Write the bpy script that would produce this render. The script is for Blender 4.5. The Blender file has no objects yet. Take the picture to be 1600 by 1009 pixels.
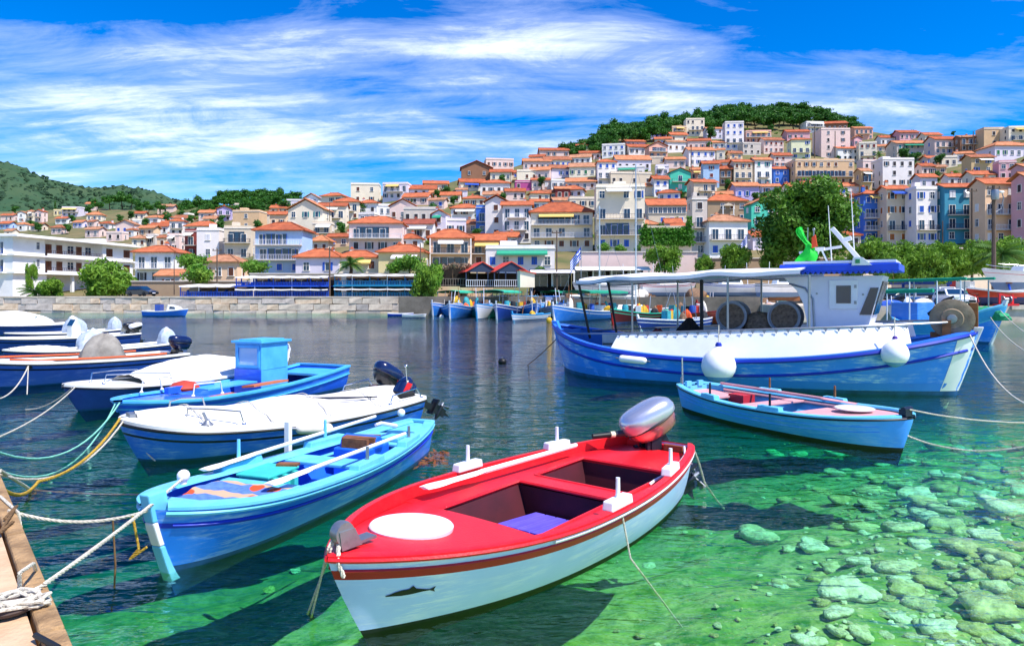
import bpy, math, random
from mathutils import Vector, Matrix
R = random.Random(7)
rad = math.radians
scene = bpy.context.scene
COL = scene.collection

# ---------------------------------------------------------------- camera, sky, sun, exposure
F, HY, ZC = 1067.0, 460.0, 2.2          # focal length in photo pixels, horizon row, eye height in metres
cam_d = bpy.data.cameras.new('camera'); cam = bpy.data.objects.new('camera', cam_d); COL.objects.link(cam)
cam_d.lens = 24.0; cam_d.sensor_width = 36.0; cam_d.shift_y = -(504.5 - HY) / 1600.0
cam_d.clip_start = 0.1; cam_d.clip_end = 12000
cam.location = (0, 0, ZC); cam.rotation_euler = (rad(90), 0, 0)
scene.camera = cam

SUN_EL, SUN_AZ = rad(57), rad(-36)       # azimuth measured from +X towards +Y
sdir = Vector((math.cos(SUN_EL) * math.cos(SUN_AZ), math.cos(SUN_EL) * math.sin(SUN_AZ), math.sin(SUN_EL)))
sun_d = bpy.data.lights.new('sun', 'SUN'); sun = bpy.data.objects.new('sun', sun_d); COL.objects.link(sun)
sun_d.energy = 3.5; sun_d.angle = rad(0.53); sun_d.color = (1.0, 0.95, 0.87)
sun.rotation_euler = (-sdir).to_track_quat('-Z', 'Y').to_euler()

scene.view_settings.view_transform = 'Standard'
scene.view_settings.look = 'None'
scene.view_settings.exposure = 0.98
scene.view_settings.gamma = 1.0
scene.view_settings.use_curve_mapping = False
cy = scene.cycles
cy.max_bounces = 8; cy.diffuse_bounces = 3; cy.glossy_bounces = 3; cy.transmission_bounces = 4
cy.transparent_max_bounces = 12; cy.volume_bounces = 0; cy.caustics_reflective = True; cy.blur_glossy = 0.6; cy.sample_clamp_indirect = 12; cy.caustics_refractive = False
cy.use_denoising = True


def N(nt, typ, **kw):
    n = nt.nodes.new(typ)
    for k, v in kw.items():
        if k[0] == '_':
            n.inputs[k[1:].replace('_', ' ')].default_value = v
        else:
            setattr(n, k, v)
    return n


def build_world():
    w = bpy.data.worlds.new('World'); scene.world = w; w.use_nodes = True
    nt = w.node_tree; nt.nodes.clear(); L = nt.links.new
    out = N(nt, 'ShaderNodeOutputWorld'); bg = N(nt, 'ShaderNodeBackground', _Strength=0.15)
    sky = N(nt, 'ShaderNodeTexSky', sky_type='NISHITA'); sky.sun_disc = False
    sky.sun_elevation = SUN_EL; sky.sun_rotation = rad(90) - SUN_AZ
    sky.air_density = 1.0; sky.dust_density = 0.3; sky.ozone_density = 3.0; sky.altitude = 0
    hs = N(nt, 'ShaderNodeHueSaturation', _Saturation=1.7, _Value=0.72, _Hue=0.517)
    L(sky.outputs[0], hs.inputs['Color'])
    tc = N(nt, 'ShaderNodeTexCoord'); sx = N(nt, 'ShaderNodeSeparateXYZ'); L(tc.outputs['Generated'], sx.inputs[0])

    def M(op, a, b=None, c=None):
        n = N(nt, 'ShaderNodeMath', operation=op)
        for i, q in enumerate((a, b, c)):
            if q is None: continue
            if isinstance(q, (int, float)): n.inputs[i].default_value = q
            else: L(q, n.inputs[i])
        return n.outputs[0]
    x, y, z = sx.outputs
    zc = M('ADD', M('MAXIMUM', z, 0.0), 0.16)
    u, v = M('DIVIDE', x, zc), M('DIVIDE', y, zc)
    cmb = N(nt, 'ShaderNodeCombineXYZ'); L(u, cmb.inputs[0]); L(v, cmb.inputs[1])
    rot = N(nt, 'ShaderNodeMapping'); L(cmb.outputs[0], rot.inputs[0])
    rot.inputs['Rotation'].default_value = (0, 0, rad(9)); rot.inputs['Scale'].default_value = (0.85, 1.7, 1); rot.inputs['Location'].default_value = (1.7, 0.35, 0)
    n1 = N(nt, 'ShaderNodeTexNoise', _Scale=0.85, _Detail=2.0, _Roughness=0.5, _Distortion=0.3); L(rot.outputs[0], n1.inputs[0])
    n2 = N(nt, 'ShaderNodeTexNoise', _Scale=2.6, _Detail=12.0, _Roughness=0.68, _Distortion=0.5); L(rot.outputs[0], n2.inputs[0])
    m3 = N(nt, 'ShaderNodeMapping'); L(cmb.outputs[0], m3.inputs[0]); m3.inputs['Scale'].default_value = (0.5, 5.5, 1); m3.inputs['Rotation'].default_value = (0, 0, rad(6))
    n3 = N(nt, 'ShaderNodeTexNoise', _Scale=2.2, _Detail=6.0, _Roughness=0.6, _Distortion=0.4); L(m3.outputs[0], n3.inputs[0])
    d = M('ADD', M('ADD', M('MULTIPLY', n1.outputs[0], 1.0), M('MULTIPLY', n2.outputs[0], 0.95)), M('MULTIPLY', n3.outputs[0], 0.45))
    # cloud bank to the north-west: fuller towards -X, thinning to +X and towards the zenith
    az = M('DIVIDE', x, M('MAXIMUM', M('ABSOLUTE', y), 0.05)); el = M('DIVIDE', z, M('MAXIMUM', M('ABSOLUTE', y), 0.05))

    def bump(a0, sa, e0, se, k, slope=0.0):
        da = M('DIVIDE', M('SUBTRACT', az, a0), sa)
        e_ = M('SUBTRACT', el, M('ADD', M('MULTIPLY', M('SUBTRACT', az, a0), slope), e0))
        de = M('DIVIDE', e_, se)
        q = M('ADD', M('MULTIPLY', da, da), M('MULTIPLY', de, de))
        return M('MULTIPLY', M('POWER', 2.718, M('MULTIPLY', q, -1.0)), k)
    for b in ((-0.02, 0.26, 0.375, 0.035, 0.42, 0.02), (-0.42, 0.45, 0.27, 0.085, 0.34, 0.04), (0.62, 0.35, 0.265, 0.04, 0.28, 0.0), (-0.1, 0.4, 0.215, 0.03, 0.2, 0.03), (0.5, 0.28, 0.39, 0.05, -0.3, 0.0), (-0.55, 0.2, 0.42, 0.03, -0.15, 0.0)):
        d = M('ADD', d, bump(*b))
    ramp = N(nt, 'ShaderNodeValToRGB'); L(M('MULTIPLY', d, 0.6), ramp.inputs[0])
    cr = ramp.color_ramp; cr.elements[0].position = 0.70; cr.elements[1].position = 1.1
    cr.elements[0].color = (0, 0, 0, 1); cr.elements[1].color = (1, 1, 1, 1)
    e = cr.elements.new(0.86); e.color = (0.3, 0.3, 0.3, 1)
    mix = N(nt, 'ShaderNodeMix', data_type='RGBA')
    mix.inputs['B'].default_value = (4.3, 4.7, 5.8, 1)
    L(M('MULTIPLY', ramp.outputs[0], 0.84), mix.inputs['Factor']); L(hs.outputs[0], mix.inputs['A'])
    L(mix.outputs['Result'], bg.inputs[0]); L(bg.outputs[0], out.inputs[0])


build_world()


# ---------------------------------------------------------------- materials
def lin(c):
    if isinstance(c, str):
        c = [int(c[i:i + 2], 16) / 255 for i in (0, 2, 4)]
        c = [q / 12.92 if q <= 0.04045 else ((q + 0.055) / 1.055) ** 2.4 for q in c]
    return tuple(c[:3]) + (1,)


MATS = {}


def mat(name, col, rough=0.6, metal=0.0, col2=None, scale=6.0, amt=0.5, bump=0.0, bscale=None, coat=0.0, detail=5.0, stretch=None, dirt=0.0, spec=0.4, sheen=None):
    """Principled material whose colour wanders between col and col2 by noise; dirt adds darker stains of their own shape."""
    if name in MATS: return MATS[name]
    m = bpy.data.materials.new(name); m.use_nodes = True; nt = m.node_tree; L = nt.links.new
    b = nt.nodes['Principled BSDF']
    b.inputs['Roughness'].default_value = rough; b.inputs['Metallic'].default_value = metal
    b.inputs['Coat Weight'].default_value = coat; b.inputs['Specular IOR Level'].default_value = spec
    c1 = lin(col); c2 = lin(col2) if col2 else tuple(q * 0.78 for q in c1[:3]) + (1,)
    tc = N(nt, 'ShaderNodeTexCoord'); src = tc.outputs['Object']
    if stretch:
        mp = N(nt, 'ShaderNodeMapping'); mp.inputs['Scale'].default_value = stretch; L(src, mp.inputs[0]); src = mp.outputs[0]
    n = N(nt, 'ShaderNodeTexNoise', _Scale=scale, _Detail=detail, _Roughness=0.6); L(src, n.inputs[0])
    r = N(nt, 'ShaderNodeValToRGB'); L(n.outputs[0], r.inputs[0])
    r.color_ramp.elements[0].position = 0.5 - 0.5 * (1 - amt) - 0.0; r.color_ramp.elements[1].position = 0.5 + 0.5 * (1.0 - amt) * 0.6 + 0.05
    r.color_ramp.elements[0].position = 0.36; r.color_ramp.elements[1].position = 0.68
    mx = N(nt, 'ShaderNodeMix', data_type='RGBA'); mx.inputs['A'].default_value = c1; mx.inputs['B'].default_value = c2
    mm = N(nt, 'ShaderNodeMath', operation='MULTIPLY'); L(r.outputs[0], mm.inputs[0]); mm.inputs[1].default_value = amt
    L(mm.outputs[0], mx.inputs['Factor']); colour = mx.outputs['Result']
    if dirt:
        n2 = N(nt, 'ShaderNodeTexNoise', _Scale=scale * 2.7, _Detail=8.0, _Roughness=0.7, _Distortion=0.6); L(src, n2.inputs[0])
        r2 = N(nt, 'ShaderNodeValToRGB'); L(n2.outputs[0], r2.inputs[0]); r2.color_ramp.elements[0].position = 0.52; r2.color_ramp.elements[1].position = 0.75
        m2 = N(nt, 'ShaderNodeMath', operation='MULTIPLY'); L(r2.outputs[0], m2.inputs[0]); m2.inputs[1].default_value = dirt
        mx2 = N(nt, 'ShaderNodeMix', data_type='RGBA'); L(m2.outputs[0], mx2.inputs['Factor']); L(colour, mx2.inputs['A']); mx2.inputs['B'].default_value = (0.09, 0.075, 0.06, 1)
        colour = mx2.outputs['Result']
    L(colour, b.inputs['Base Color'])
    if bump:
        nb = N(nt, 'ShaderNodeTexNoise', _Scale=bscale or scale * 4, _Detail=6.0); L(src, nb.inputs[0])
        bp = N(nt, 'ShaderNodeBump', _Strength=bump, _Distance=0.02); L(nb.outputs[0], bp.inputs['Height']); L(bp.outputs[0], b.inputs['Normal'])
    MATS[name] = m
    return m


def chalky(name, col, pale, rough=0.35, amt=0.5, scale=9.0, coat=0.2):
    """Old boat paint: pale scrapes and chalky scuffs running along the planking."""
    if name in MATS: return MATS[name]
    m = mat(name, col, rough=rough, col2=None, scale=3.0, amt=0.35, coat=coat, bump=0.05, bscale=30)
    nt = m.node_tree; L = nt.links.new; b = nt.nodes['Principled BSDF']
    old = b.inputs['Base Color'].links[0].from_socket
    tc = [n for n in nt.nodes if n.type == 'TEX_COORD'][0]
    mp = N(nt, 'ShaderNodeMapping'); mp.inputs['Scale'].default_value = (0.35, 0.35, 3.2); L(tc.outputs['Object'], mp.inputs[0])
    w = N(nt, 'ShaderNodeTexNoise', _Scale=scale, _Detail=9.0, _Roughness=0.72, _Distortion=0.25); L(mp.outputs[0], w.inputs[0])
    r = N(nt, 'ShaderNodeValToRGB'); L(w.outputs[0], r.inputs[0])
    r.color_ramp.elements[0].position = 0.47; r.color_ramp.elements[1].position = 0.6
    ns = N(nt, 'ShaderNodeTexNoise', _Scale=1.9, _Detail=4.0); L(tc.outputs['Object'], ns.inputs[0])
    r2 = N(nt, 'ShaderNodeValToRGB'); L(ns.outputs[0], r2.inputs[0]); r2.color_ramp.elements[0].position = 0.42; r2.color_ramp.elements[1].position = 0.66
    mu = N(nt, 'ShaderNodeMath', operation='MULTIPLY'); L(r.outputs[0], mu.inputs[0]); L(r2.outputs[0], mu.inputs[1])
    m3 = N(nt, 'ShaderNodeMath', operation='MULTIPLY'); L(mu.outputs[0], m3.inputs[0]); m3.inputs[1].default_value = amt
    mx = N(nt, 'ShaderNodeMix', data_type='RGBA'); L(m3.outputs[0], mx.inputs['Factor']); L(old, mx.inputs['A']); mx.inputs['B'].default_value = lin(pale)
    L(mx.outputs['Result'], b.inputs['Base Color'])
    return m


def leafmat(name, c1, c2, scale=1.2):
    if name in MATS: return MATS[name]
    m = mat(name, c1, rough=0.55, col2=c2, scale=scale, amt=1.0, spec=0.3)
    b = m.node_tree.nodes['Principled BSDF']
    nt = m.node_tree; L = nt.links.new
    tr = N(nt, 'ShaderNodeBsdfTranslucent'); src = b.inputs['Base Color'].links[0].from_socket; L(src, tr.inputs[0])
    mx = N(nt, 'ShaderNodeMixShader', _Fac=0.28); L(b.outputs[0], mx.inputs[1]); L(tr.outputs[0], mx.inputs[2])
    L(mx.outputs[0], nt.nodes['Material Output'].inputs[0])
    return m


# ---------------------------------------------------------------- mesh helpers
class MB:
    def __init__(s): s.v = []; s.f = []; s.m = []; s.sm = []

    def face(s, ids, m=0, smooth=False): s.f.append(tuple(ids)); s.m.append(m); s.sm.append(smooth)

    def box(s, c, d, m=0, rot=None, taper=1.0):
        o = len(s.v); c = Vector(c); x, y, z = d[0] / 2, d[1] / 2, d[2] / 2
        for i, (a, b_, e) in enumerate(((-1, -1, -1), (1, -1, -1), (1, 1, -1), (-1, 1, -1), (-1, -1, 1), (1, -1, 1), (1, 1, 1), (-1, 1, 1))):
            t = taper if e > 0 else 1.0
            p = Vector((a * x * t, b_ * y * t, e * z))
            if rot is not None: p = rot @ p
            s.v.append(c + p)
        for q in ((3, 2, 1, 0), (4, 5, 6, 7), (0, 1, 5, 4), (1, 2, 6, 5), (2, 3, 7, 6), (3, 0, 4, 7)): s.face([o + k for k in q], m)
        return s

    def bar(s, a, b, w, h, m=0, up=(0, 0, 1)):
        a, b = Vector(a), Vector(b); d = b - a; l = d.length
        if l < 1e-6: return s
        x = d / l; y = Vector(up).cross(x)
        if y.length < 1e-4: y = Vector((0, 1, 0)).cross(x)
        y.normalize(); z = x.cross(y)
        return s.box((a + b) / 2, (l, w, h), m, Matrix((x, y, z)).transposed())

    def tube(s, pts, r, m=0, n=8, caps=True, closed=False):
        pts = [Vector(p) for p in pts]; rs = r if isinstance(r, (list, tuple)) else [r] * len(pts)
        o = len(s.v); k = len(pts); prev = None
        for i, p in enumerate(pts):
            a = pts[i - 1] if (i or closed) else p; b = pts[(i + 1) % k] if (i < k - 1 or closed) else p
            t = (b - a)
            if t.length < 1e-9: t = Vector((0, 0, 1))
            t.normalize()
            if prev is None:
                u = Vector((0, 0, 1)).cross(t)
                if u.length < 0.05: u = Vector((1, 0, 0)).cross(t)
            else: u = prev - t * prev.dot(t)
            u.normalize(); prev = u; w = t.cross(u)
            for j in range(n):
                an = 2 * math.pi * j / n; s.v.append(p + (u * math.cos(an) + w * math.sin(an)) * rs[i])
        for i in range(k if closed else k - 1):
            for j in range(n):
                a, b = o + i * n + j, o + i * n + (j + 1) % n; c = o + ((i + 1) % k) * n
                s.face((a, b, c + (j + 1) % n, c + j), m, True)
        if caps and not closed:
            s.face([o + j for j in range(n)][::-1], m); s.face([o + (k - 1) * n + j for j in range(n)], m)
        return s

    def lathe(s, prof, c=(0, 0, 0), m=0, n=16, axis=None, ms=None):
        """prof: (radius, height) pairs; axis: direction of the height."""
        q = Vector((0, 0, 1)).rotation_difference(Vector(axis)) if axis is not None else None
        o = len(s.v); c = Vector(c)
        for r_, h in prof:
            for j in range(n):
                an = 2 * math.pi * j / n; p = Vector((r_ * math.cos(an), r_ * math.sin(an), h))
                s.v.append(c + (q @ p if q else p))
        for i in range(len(prof) - 1):
            for j in range(n):
                a, b = o + i * n + j, o + i * n + (j + 1) % n
                s.face((a, b, b + n, a + n), ms[i] if ms else m, True)
        s.face([o + j for j in range(n)][::-1], ms[0] if ms else m); e = o + (len(prof) - 1) * n; s.face([e + j for j in range(n)], ms[-1] if ms else m)
        return s

    def grid(s, rows, m=0, smooth=True, rowmats=None, close=False):
        o = len(s.v); k = len(rows[0])
        for r_ in rows: s.v.extend(Vector(p) for p in r_)
        for i in range(len(rows) - 1):
            for j in range(k if close else k - 1):
                a = o + i * k + j; b = o + i * k + (j + 1) % k
                s.face((a, b, b + k, a + k), rowmats[i] if rowmats else m, smooth)
        return s

    def poly(s, pts, m=0):
        o = len(s.v); s.v.extend(Vector(p) for p in pts); s.face(range(o, o + len(pts)), m); return s

    def prism(s, pts, vec, m=0):
        o = len(s.v); n = len(pts); vec = Vector(vec)
        s.v.extend(Vector(p) for p in pts); s.v.extend(Vector(p) + vec for p in pts)
        s.face(range(o, o + n), m); s.face([o + n + j for j in range(n)][::-1], m)
        for j in range(n): s.face((o + j, o + n + j, o + n + (j + 1) % n, o + (j + 1) % n), m)
        return s

    def ball(s, c, r, m=0, n=10, k=7, sc=(1, 1, 1), jit=0.0, rnd=None, rot=None):
        o = len(s.v); c = Vector(c)
        for i in range(k + 1):
            th = math.pi * i / k
            for j in range(n):
                ph = 2 * math.pi * j / n; f = 1 + (rnd.uniform(-jit, jit) if jit else 0)
                p = Vector((math.sin(th) * math.cos(ph) * sc[0], math.sin(th) * math.sin(ph) * sc[1], math.cos(th) * sc[2])) * r * f
                s.v.append(c + (rot @ p if rot else p))
        for i in range(k):
            for j in range(n):
                a = o + i * n + j; b = o + i * n + (j + 1) % n
                s.face((a, a + n, b + n, b), m, True)
        return s

    def mesh(s, name, mats, normals=False):
        me = bpy.data.meshes.new(name); me.from_pydata([tuple(p) for p in s.v], [], s.f)
        for q in mats: me.materials.append(q)
        me.polygons.foreach_set('material_index', s.m); me.polygons.foreach_set('use_smooth', s.sm)
        if normals:
            import bmesh
            bm = bmesh.new(); bm.from_mesh(me); bmesh.ops.remove_doubles(bm, verts=bm.verts, dist=1e-5); bmesh.ops.recalc_face_normals(bm, faces=bm.faces); bm.to_mesh(me); bm.free()
        me.update(); return me

    def build(s, name, mats, parent=None, loc=None, rotz=0.0, normals=True, edge=True):
        if not isinstance(mats, (list, tuple)): mats = [mats]
        me = s.mesh(name, mats, normals)
        if edge and any(s.sm):
            try: me.set_sharp_from_angle(angle=rad(42))
            except Exception: pass
        return link(name, me, parent, loc, rotz)


def link(name, me, parent=None, loc=None, rotz=0.0):
    o = bpy.data.objects.new(name, me); COL.objects.link(o)
    if parent is not None: o.parent = parent
    if loc is not None: o.location = loc
    if rotz: o.rotation_euler = (0, 0, rotz)
    return o


USED_LABELS = {}


def tag(o, label=None, cat=None, group=None, kind=None):
    if label: o['label'] = label; USED_LABELS.setdefault(label, []).append(o)
    if cat: o['category'] = cat
    if group: o['group'] = group
    if kind: o['kind'] = kind
    return o


def thing(name, loc=(0, 0, 0), rotz=0.0, label=None, cat=None, group=None):
    o = link(name, None, None, loc, rotz); o.empty_display_size = 0.2
    return tag(o, label, cat, group)


KIDS = {}


def copy_tree(o, parent=None, depth=0):
    c = o.copy(); COL.objects.link(c)
    if parent is not None: c.parent = parent
    for ch in [q for q in KIDS.get(o.name, [])]: 
        copy_tree(ch, c)
    return c


def index_kids(o):
    """Remember an object's tree so that copy_tree need not search the scene."""
    ks = list(o.children); KIDS[o.name] = ks
    for q in ks: index_kids(q)


def bevel(o, w=0.006, seg=2):
    b = o.modifiers.new('edge', 'BEVEL'); b.width = w; b.segments = seg; b.limit_method = 'ANGLE'; return o


def P(px, py, Y):
    """The point at photo pixel (px, py) and distance Y."""
    return Vector(((px - 800) / F * Y, Y, ZC - (py - HY) / F * Y))


def W(px, py, z=0.0):
    """The point where photo pixel (px, py) meets the level z."""
    Y = (ZC - z) * F / (py - HY); return Vector(((px - 800) / F * Y, Y, z))


def sstep(a, b, x):
    t = min(1, max(0, (x - a) / (b - a))); return t * t * (3 - 2 * t)


def interp(tab, x):
    if x <= tab[0][0]: return tab[0][1]
    for (a, va), (b, vb) in zip(tab, tab[1:]):
        if x <= b:
            t = (x - a) / (b - a); return va + (vb - va) * t
    return tab[-1][1]


white = mat('white_paint', 'e9e9ee', rough=0.35, col2='d2d4da', scale=2.5, amt=0.5, coat=0.2)
gel = mat('white_gelcoat', 'efefec', rough=0.28, col2='dddcd6', scale=2.0, amt=0.5, coat=0.3, dirt=0.12)
black = mat('black_rubber', '17171a', rough=0.5)
steel = mat('stainless_steel', 'c8ccd2', rough=0.25, metal=1.0)
galv = mat('galvanised_steel', '9a9ea4', rough=0.45, metal=0.8, dirt=0.3)
rope_w = mat('pale_rope', 'd8d2c4', rough=0.9, col2='a89f8c', scale=40, amt=0.8, bump=0.5, bscale=120)
rope_y = mat('yellow_rope', 'c9a43a', rough=0.9, col2='8d6d2a', scale=30, amt=0.8, bump=0.5, bscale=120)
rope_g = mat('teal_rope', '8fd6c4', rough=0.9, col2='5fa893', scale=30, amt=0.8)
rope_b = mat('brown_rope', '7d6142', rough=0.95, col2='4d3a25', scale=30, amt=0.8)
glass_dark = mat('dark_glass', '16304a', rough=0.12, col2='1f4464', scale=0.8, amt=0.6, spec=0.6)

# ---------------------------------------------------------------- ground, sea, quays
RIDGE = [(-700, 330), (-200, 335), (0, 331), (150, 326), (260, 330), (330, 322), (400, 318), (470, 318), (550, 312), (640, 300), (700, 286), (740, 274), (800, 262), (830, 252), (900, 234), (960, 212), (1050, 195), (1120, 186), (1200, 181), (1280, 186), (1340, 202), (1400, 212), (1500, 214), (1600, 206), (1800, 210), (2300, 260)]
RDIST = [(-700, 420), (0, 430), (250, 400), (400, 330), (550, 270), (640, 260), (740, 290), (830, 330), (960, 370), (1100, 410), (1200, 430), (1340, 400), (1450, 320), (1600, 270), (2300, 260)]
BASEY = [(-700, 124), (150, 124), (270, 101), (2300, 99)]


def depth(px, y):
    y0 = 462; yr = interp(RIDGE, px); b = interp(BASEY, px)
    q = max(0.0, (y0 - y) / (y0 - yr))
    return b * (interp(RDIST, px) / b) ** min(q, 1.0)


def tpoint(px, q):
    yr = interp(RIDGE, px); b = interp(BASEY, px); yd = interp(RDIST, px)
    if q <= 1:
        y = 462 - q * (462 - yr); Y = b * (yd / b) ** q
        p = P(px, y, Y)
    else:
        p0 = P(px, yr, yd); Y = yd * (1 + (q - 1) * 1.5)
        p = Vector(((px - 800) / F * Y, Y, p0.z - (Y - yd) * 0.12))
    return p


earth = mat('dry_earth', '7c6d48', rough=0.95, col2='46582a', scale=0.12, amt=0.9, bump=0.4, bscale=1.5, dirt=0.3)
rows = []
pxs = [-700 + 20 * i for i in range(151)]
for q in [-0.05] + [i / 40 for i in range(41)] + [1.08, 1.2, 1.5, 2.0]:
    r_ = []
    for px in pxs:
        if q < 0:
            p = tpoint(px, 0); p.z = -6
        else: p = tpoint(px, q)
        r_.append(p)
    rows.append(r_)
m = MB(); m.grid(rows, 0)
tag(m.build('hillside', earth, normals=False), 'terraced hillside under the town', None, kind='structure')

# far mountains on the left
scrub = mat('mountain_scrub', '274a2c', rough=0.95, col2='4c5c38', scale=0.012, amt=0.6, bump=0.8, bscale=0.15, detail=10)
mt = scrub.node_tree


def ridge_mesh(prof, Y, depthm, name, label, seed, material):
    rr = random.Random(seed); m = MB(); rows = []; step = 6
    x0, x1 = prof[0][0], prof[-1][0]
    n = int((x1 - x0) / step) + 1
    jit = [[rr.uniform(-1, 1) for _ in range(n)] for _ in range(26)]
    for j in range(26):
        f = j / 25; r_ = []
        for i in range(n):
            px = x0 + step * i; yt = interp(prof, px)
            Yj = Y - depthm * (1 - f) * 1.0
            top = P(px, yt, Y).z
            h = top * (f ** 1.25) + jit[j][i] * 5 * (1 if j else 0) * (0.35 + 0.65 * math.sin(px * 0.11 + j) ** 2)
            r_.append(Vector(((px - 800) / F * Yj, Yj, h)))
        rows.append(r_)
    r_ = [Vector((p.x * 1.3, p.y * 1.3, -5)) for p in rows[-1]]; rows.append(r_)
    m.grid(rows, 0); return tag(m.build(name, material, normals=False), label, None, kind='structure')


ridge_mesh([(-900, 330), (-400, 240), (-150, 235), (0, 252), (20, 256), (50, 268), (75, 280), (90, 284), (115, 288), (150, 294), (185, 290), (215, 293), (240, 299), (262, 307), (300, 318), (380, 345), (520, 380)], 1500, 800, 'mountain', 'green scrub-covered mountain behind the left of town', 3, scrub)

# sea: closed body of clear water over a real sea bed


def bed(x, y):
    d = 0.95 + 0.17 * max(0.0, y - 5.0 - 0.55 * x) - 0.28 * sstep(1.5, 6.5, x)
    d = min(d, 5.0)
    return -max(0.5, d) + 0.05 * math.sin(x * 2.1 + y * 1.3) + 0.04 * math.sin(x * 4.7 - y * 3.9)


wm = bpy.data.materials.new('sea_water'); wm.use_nodes = True
nt = wm.node_tree; nt.nodes.clear(); L_ = nt.links.new
out = N(nt, 'ShaderNodeOutputMaterial'); tr = N(nt, 'ShaderNodeBsdfTransparent', _Color=(0.96, 1, 0.98, 1)); gl = N(nt, 'ShaderNodeBsdfGlossy', _Roughness=0.03)
gl.inputs['Color'].default_value = (1, 1, 1, 1)
fr = N(nt, 'ShaderNodeFresnel', _IOR=1.33); mx = N(nt, 'ShaderNodeMixShader')
geo = N(nt, 'ShaderNodeNewGeometry')
mp1 = N(nt, 'ShaderNodeMapping'); mp1.inputs['Scale'].default_value = (0.55, 1.25, 1); L_(geo.outputs['Position'], mp1.inputs[0])
w1 = N(nt, 'ShaderNodeTexNoise', _Scale=1.5, _Detail=4.0, _Roughness=0.55, _Distortion=0.5); L_(mp1.outputs[0], w1.inputs[0])
w2 = N(nt, 'ShaderNodeTexNoise', _Scale=6.0, _Detail=3.0, _Roughness=0.5, _Distortion=0.3); L_(mp1.outputs[0], w2.inputs[0])
w3 = N(nt, 'ShaderNodeTexNoise', _Scale=0.12, _Detail=2.0); L_(geo.outputs['Position'], w3.inputs[0])
ma = N(nt, 'ShaderNodeMath', operation='MULTIPLY_ADD', _Value_001=0.3) if False else N(nt, 'ShaderNodeMath', operation='MULTIPLY_ADD')
L_(w2.outputs[0], ma.inputs[0]); ma.inputs[1].default_value = 0.28; L_(w1.outputs[0], ma.inputs[2])
mr = N(nt, 'ShaderNodeMapRange'); L_(w3.outputs[0], mr.inputs[0]); mr.inputs['From Min'].default_value = 0.3; mr.inputs['From Max'].default_value = 0.7; mr.inputs['To Min'].default_value = 0.35; mr.inputs['To Max'].default_value = 1.0
bp = N(nt, 'ShaderNodeBump', _Distance=0.16); L_(ma.outputs[0], bp.inputs['Height']); L_(mr.outputs[0], bp.inputs['Strength'])
for q in (gl, fr): L_(bp.outputs[0], q.inputs['Normal'])
L_(fr.outputs[0], mx.inputs[0]); L_(tr.outputs[0], mx.inputs[1]); L_(gl.outputs[0], mx.inputs[2]); L_(mx.outputs[0], out.inputs[0])
va = N(nt, 'ShaderNodeVolumeAbsorption', _Color=(0.42, 0.935, 0.85, 1), _Density=0.5); L_(va.outputs[0], out.inputs['Volume'])
m = MB(); m.box((0, 78, -6), (560, 190, 12)); 
sea = tag(m.build('sea_water', wm), 'clear harbour water', None, kind='structure')

sb = mat('sea_bed', '86a23c', rough=0.95, col2='d8c484', scale=1.6, amt=0.9, bump=1.0, bscale=14, detail=12)
nt = sb.node_tree; L_ = nt.links.new; b_ = nt.nodes['Principled BSDF']
old = b_.inputs['Base Color'].links[0].from_socket
geo = N(nt, 'ShaderNodeNewGeometry')
n9 = N(nt, 'ShaderNodeTexNoise', _Scale=3.4, _Detail=12.0, _Roughness=0.78, _Distortion=0.15); L_(geo.outputs['Position'], n9.inputs[0])
r9 = N(nt, 'ShaderNodeValToRGB'); L_(n9.outputs[0], r9.inputs[0]); r9.color_ramp.elements[0].position = 0.42; r9.color_ramp.elements[1].position = 0.62
mx = N(nt, 'ShaderNodeMix', data_type='RGBA'); L_(r9.outputs[0], mx.inputs['Factor']); L_(old, mx.inputs['A']); mx.inputs['B'].default_value = lin('3f7426')
# deep seagrass bed, with the water's scattered blue light put into its colour
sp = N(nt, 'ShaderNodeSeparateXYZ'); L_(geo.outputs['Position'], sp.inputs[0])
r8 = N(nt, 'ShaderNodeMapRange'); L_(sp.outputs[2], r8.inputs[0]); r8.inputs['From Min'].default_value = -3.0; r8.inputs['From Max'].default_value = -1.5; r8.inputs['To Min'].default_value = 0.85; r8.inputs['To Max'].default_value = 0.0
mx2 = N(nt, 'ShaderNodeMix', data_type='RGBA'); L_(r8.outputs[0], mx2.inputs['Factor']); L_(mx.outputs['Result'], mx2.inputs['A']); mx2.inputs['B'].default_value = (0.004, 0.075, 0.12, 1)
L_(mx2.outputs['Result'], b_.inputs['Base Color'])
m = MB(); rr = random.Random(5)
ys = [-6 + 0.25 * i for i in range(80)] + [14 + 1.5 * i for i in range(80)]
xs = [-150, -90, -50, -30] + [-20 + 0.4 * i for i in range(101)] + [30, 50, 90, 150]
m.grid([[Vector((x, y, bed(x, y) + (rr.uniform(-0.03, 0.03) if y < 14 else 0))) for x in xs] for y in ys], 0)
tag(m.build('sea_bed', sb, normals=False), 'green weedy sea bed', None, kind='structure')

# ---- quays
conc = mat('quay_concrete', 'd6c8b4', rough=0.9, col2='a89a86', scale=0.7, amt=0.8, bump=0.4, bscale=6, dirt=0.35)
stone_mats = [mat('quay_stone_%s' % s, a, rough=0.92, col2=b, scale=1.6, amt=0.9, bump=0.6, bscale=7, dirt=0.35) for s, a, b in (('pale', 'dccdb8', 'b0a090'), ('grey', 'cfc2b6', 'a0958c'), ('warm', 'e0cbb0', 'b89c80'))]
asphalt = mat('harbour_paving', '8d8880', rough=0.95, col2='6f6b66', scale=0.5, amt=0.8, bump=0.2, dirt=0.2)

QZ = 1.95
m = MB()
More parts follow.
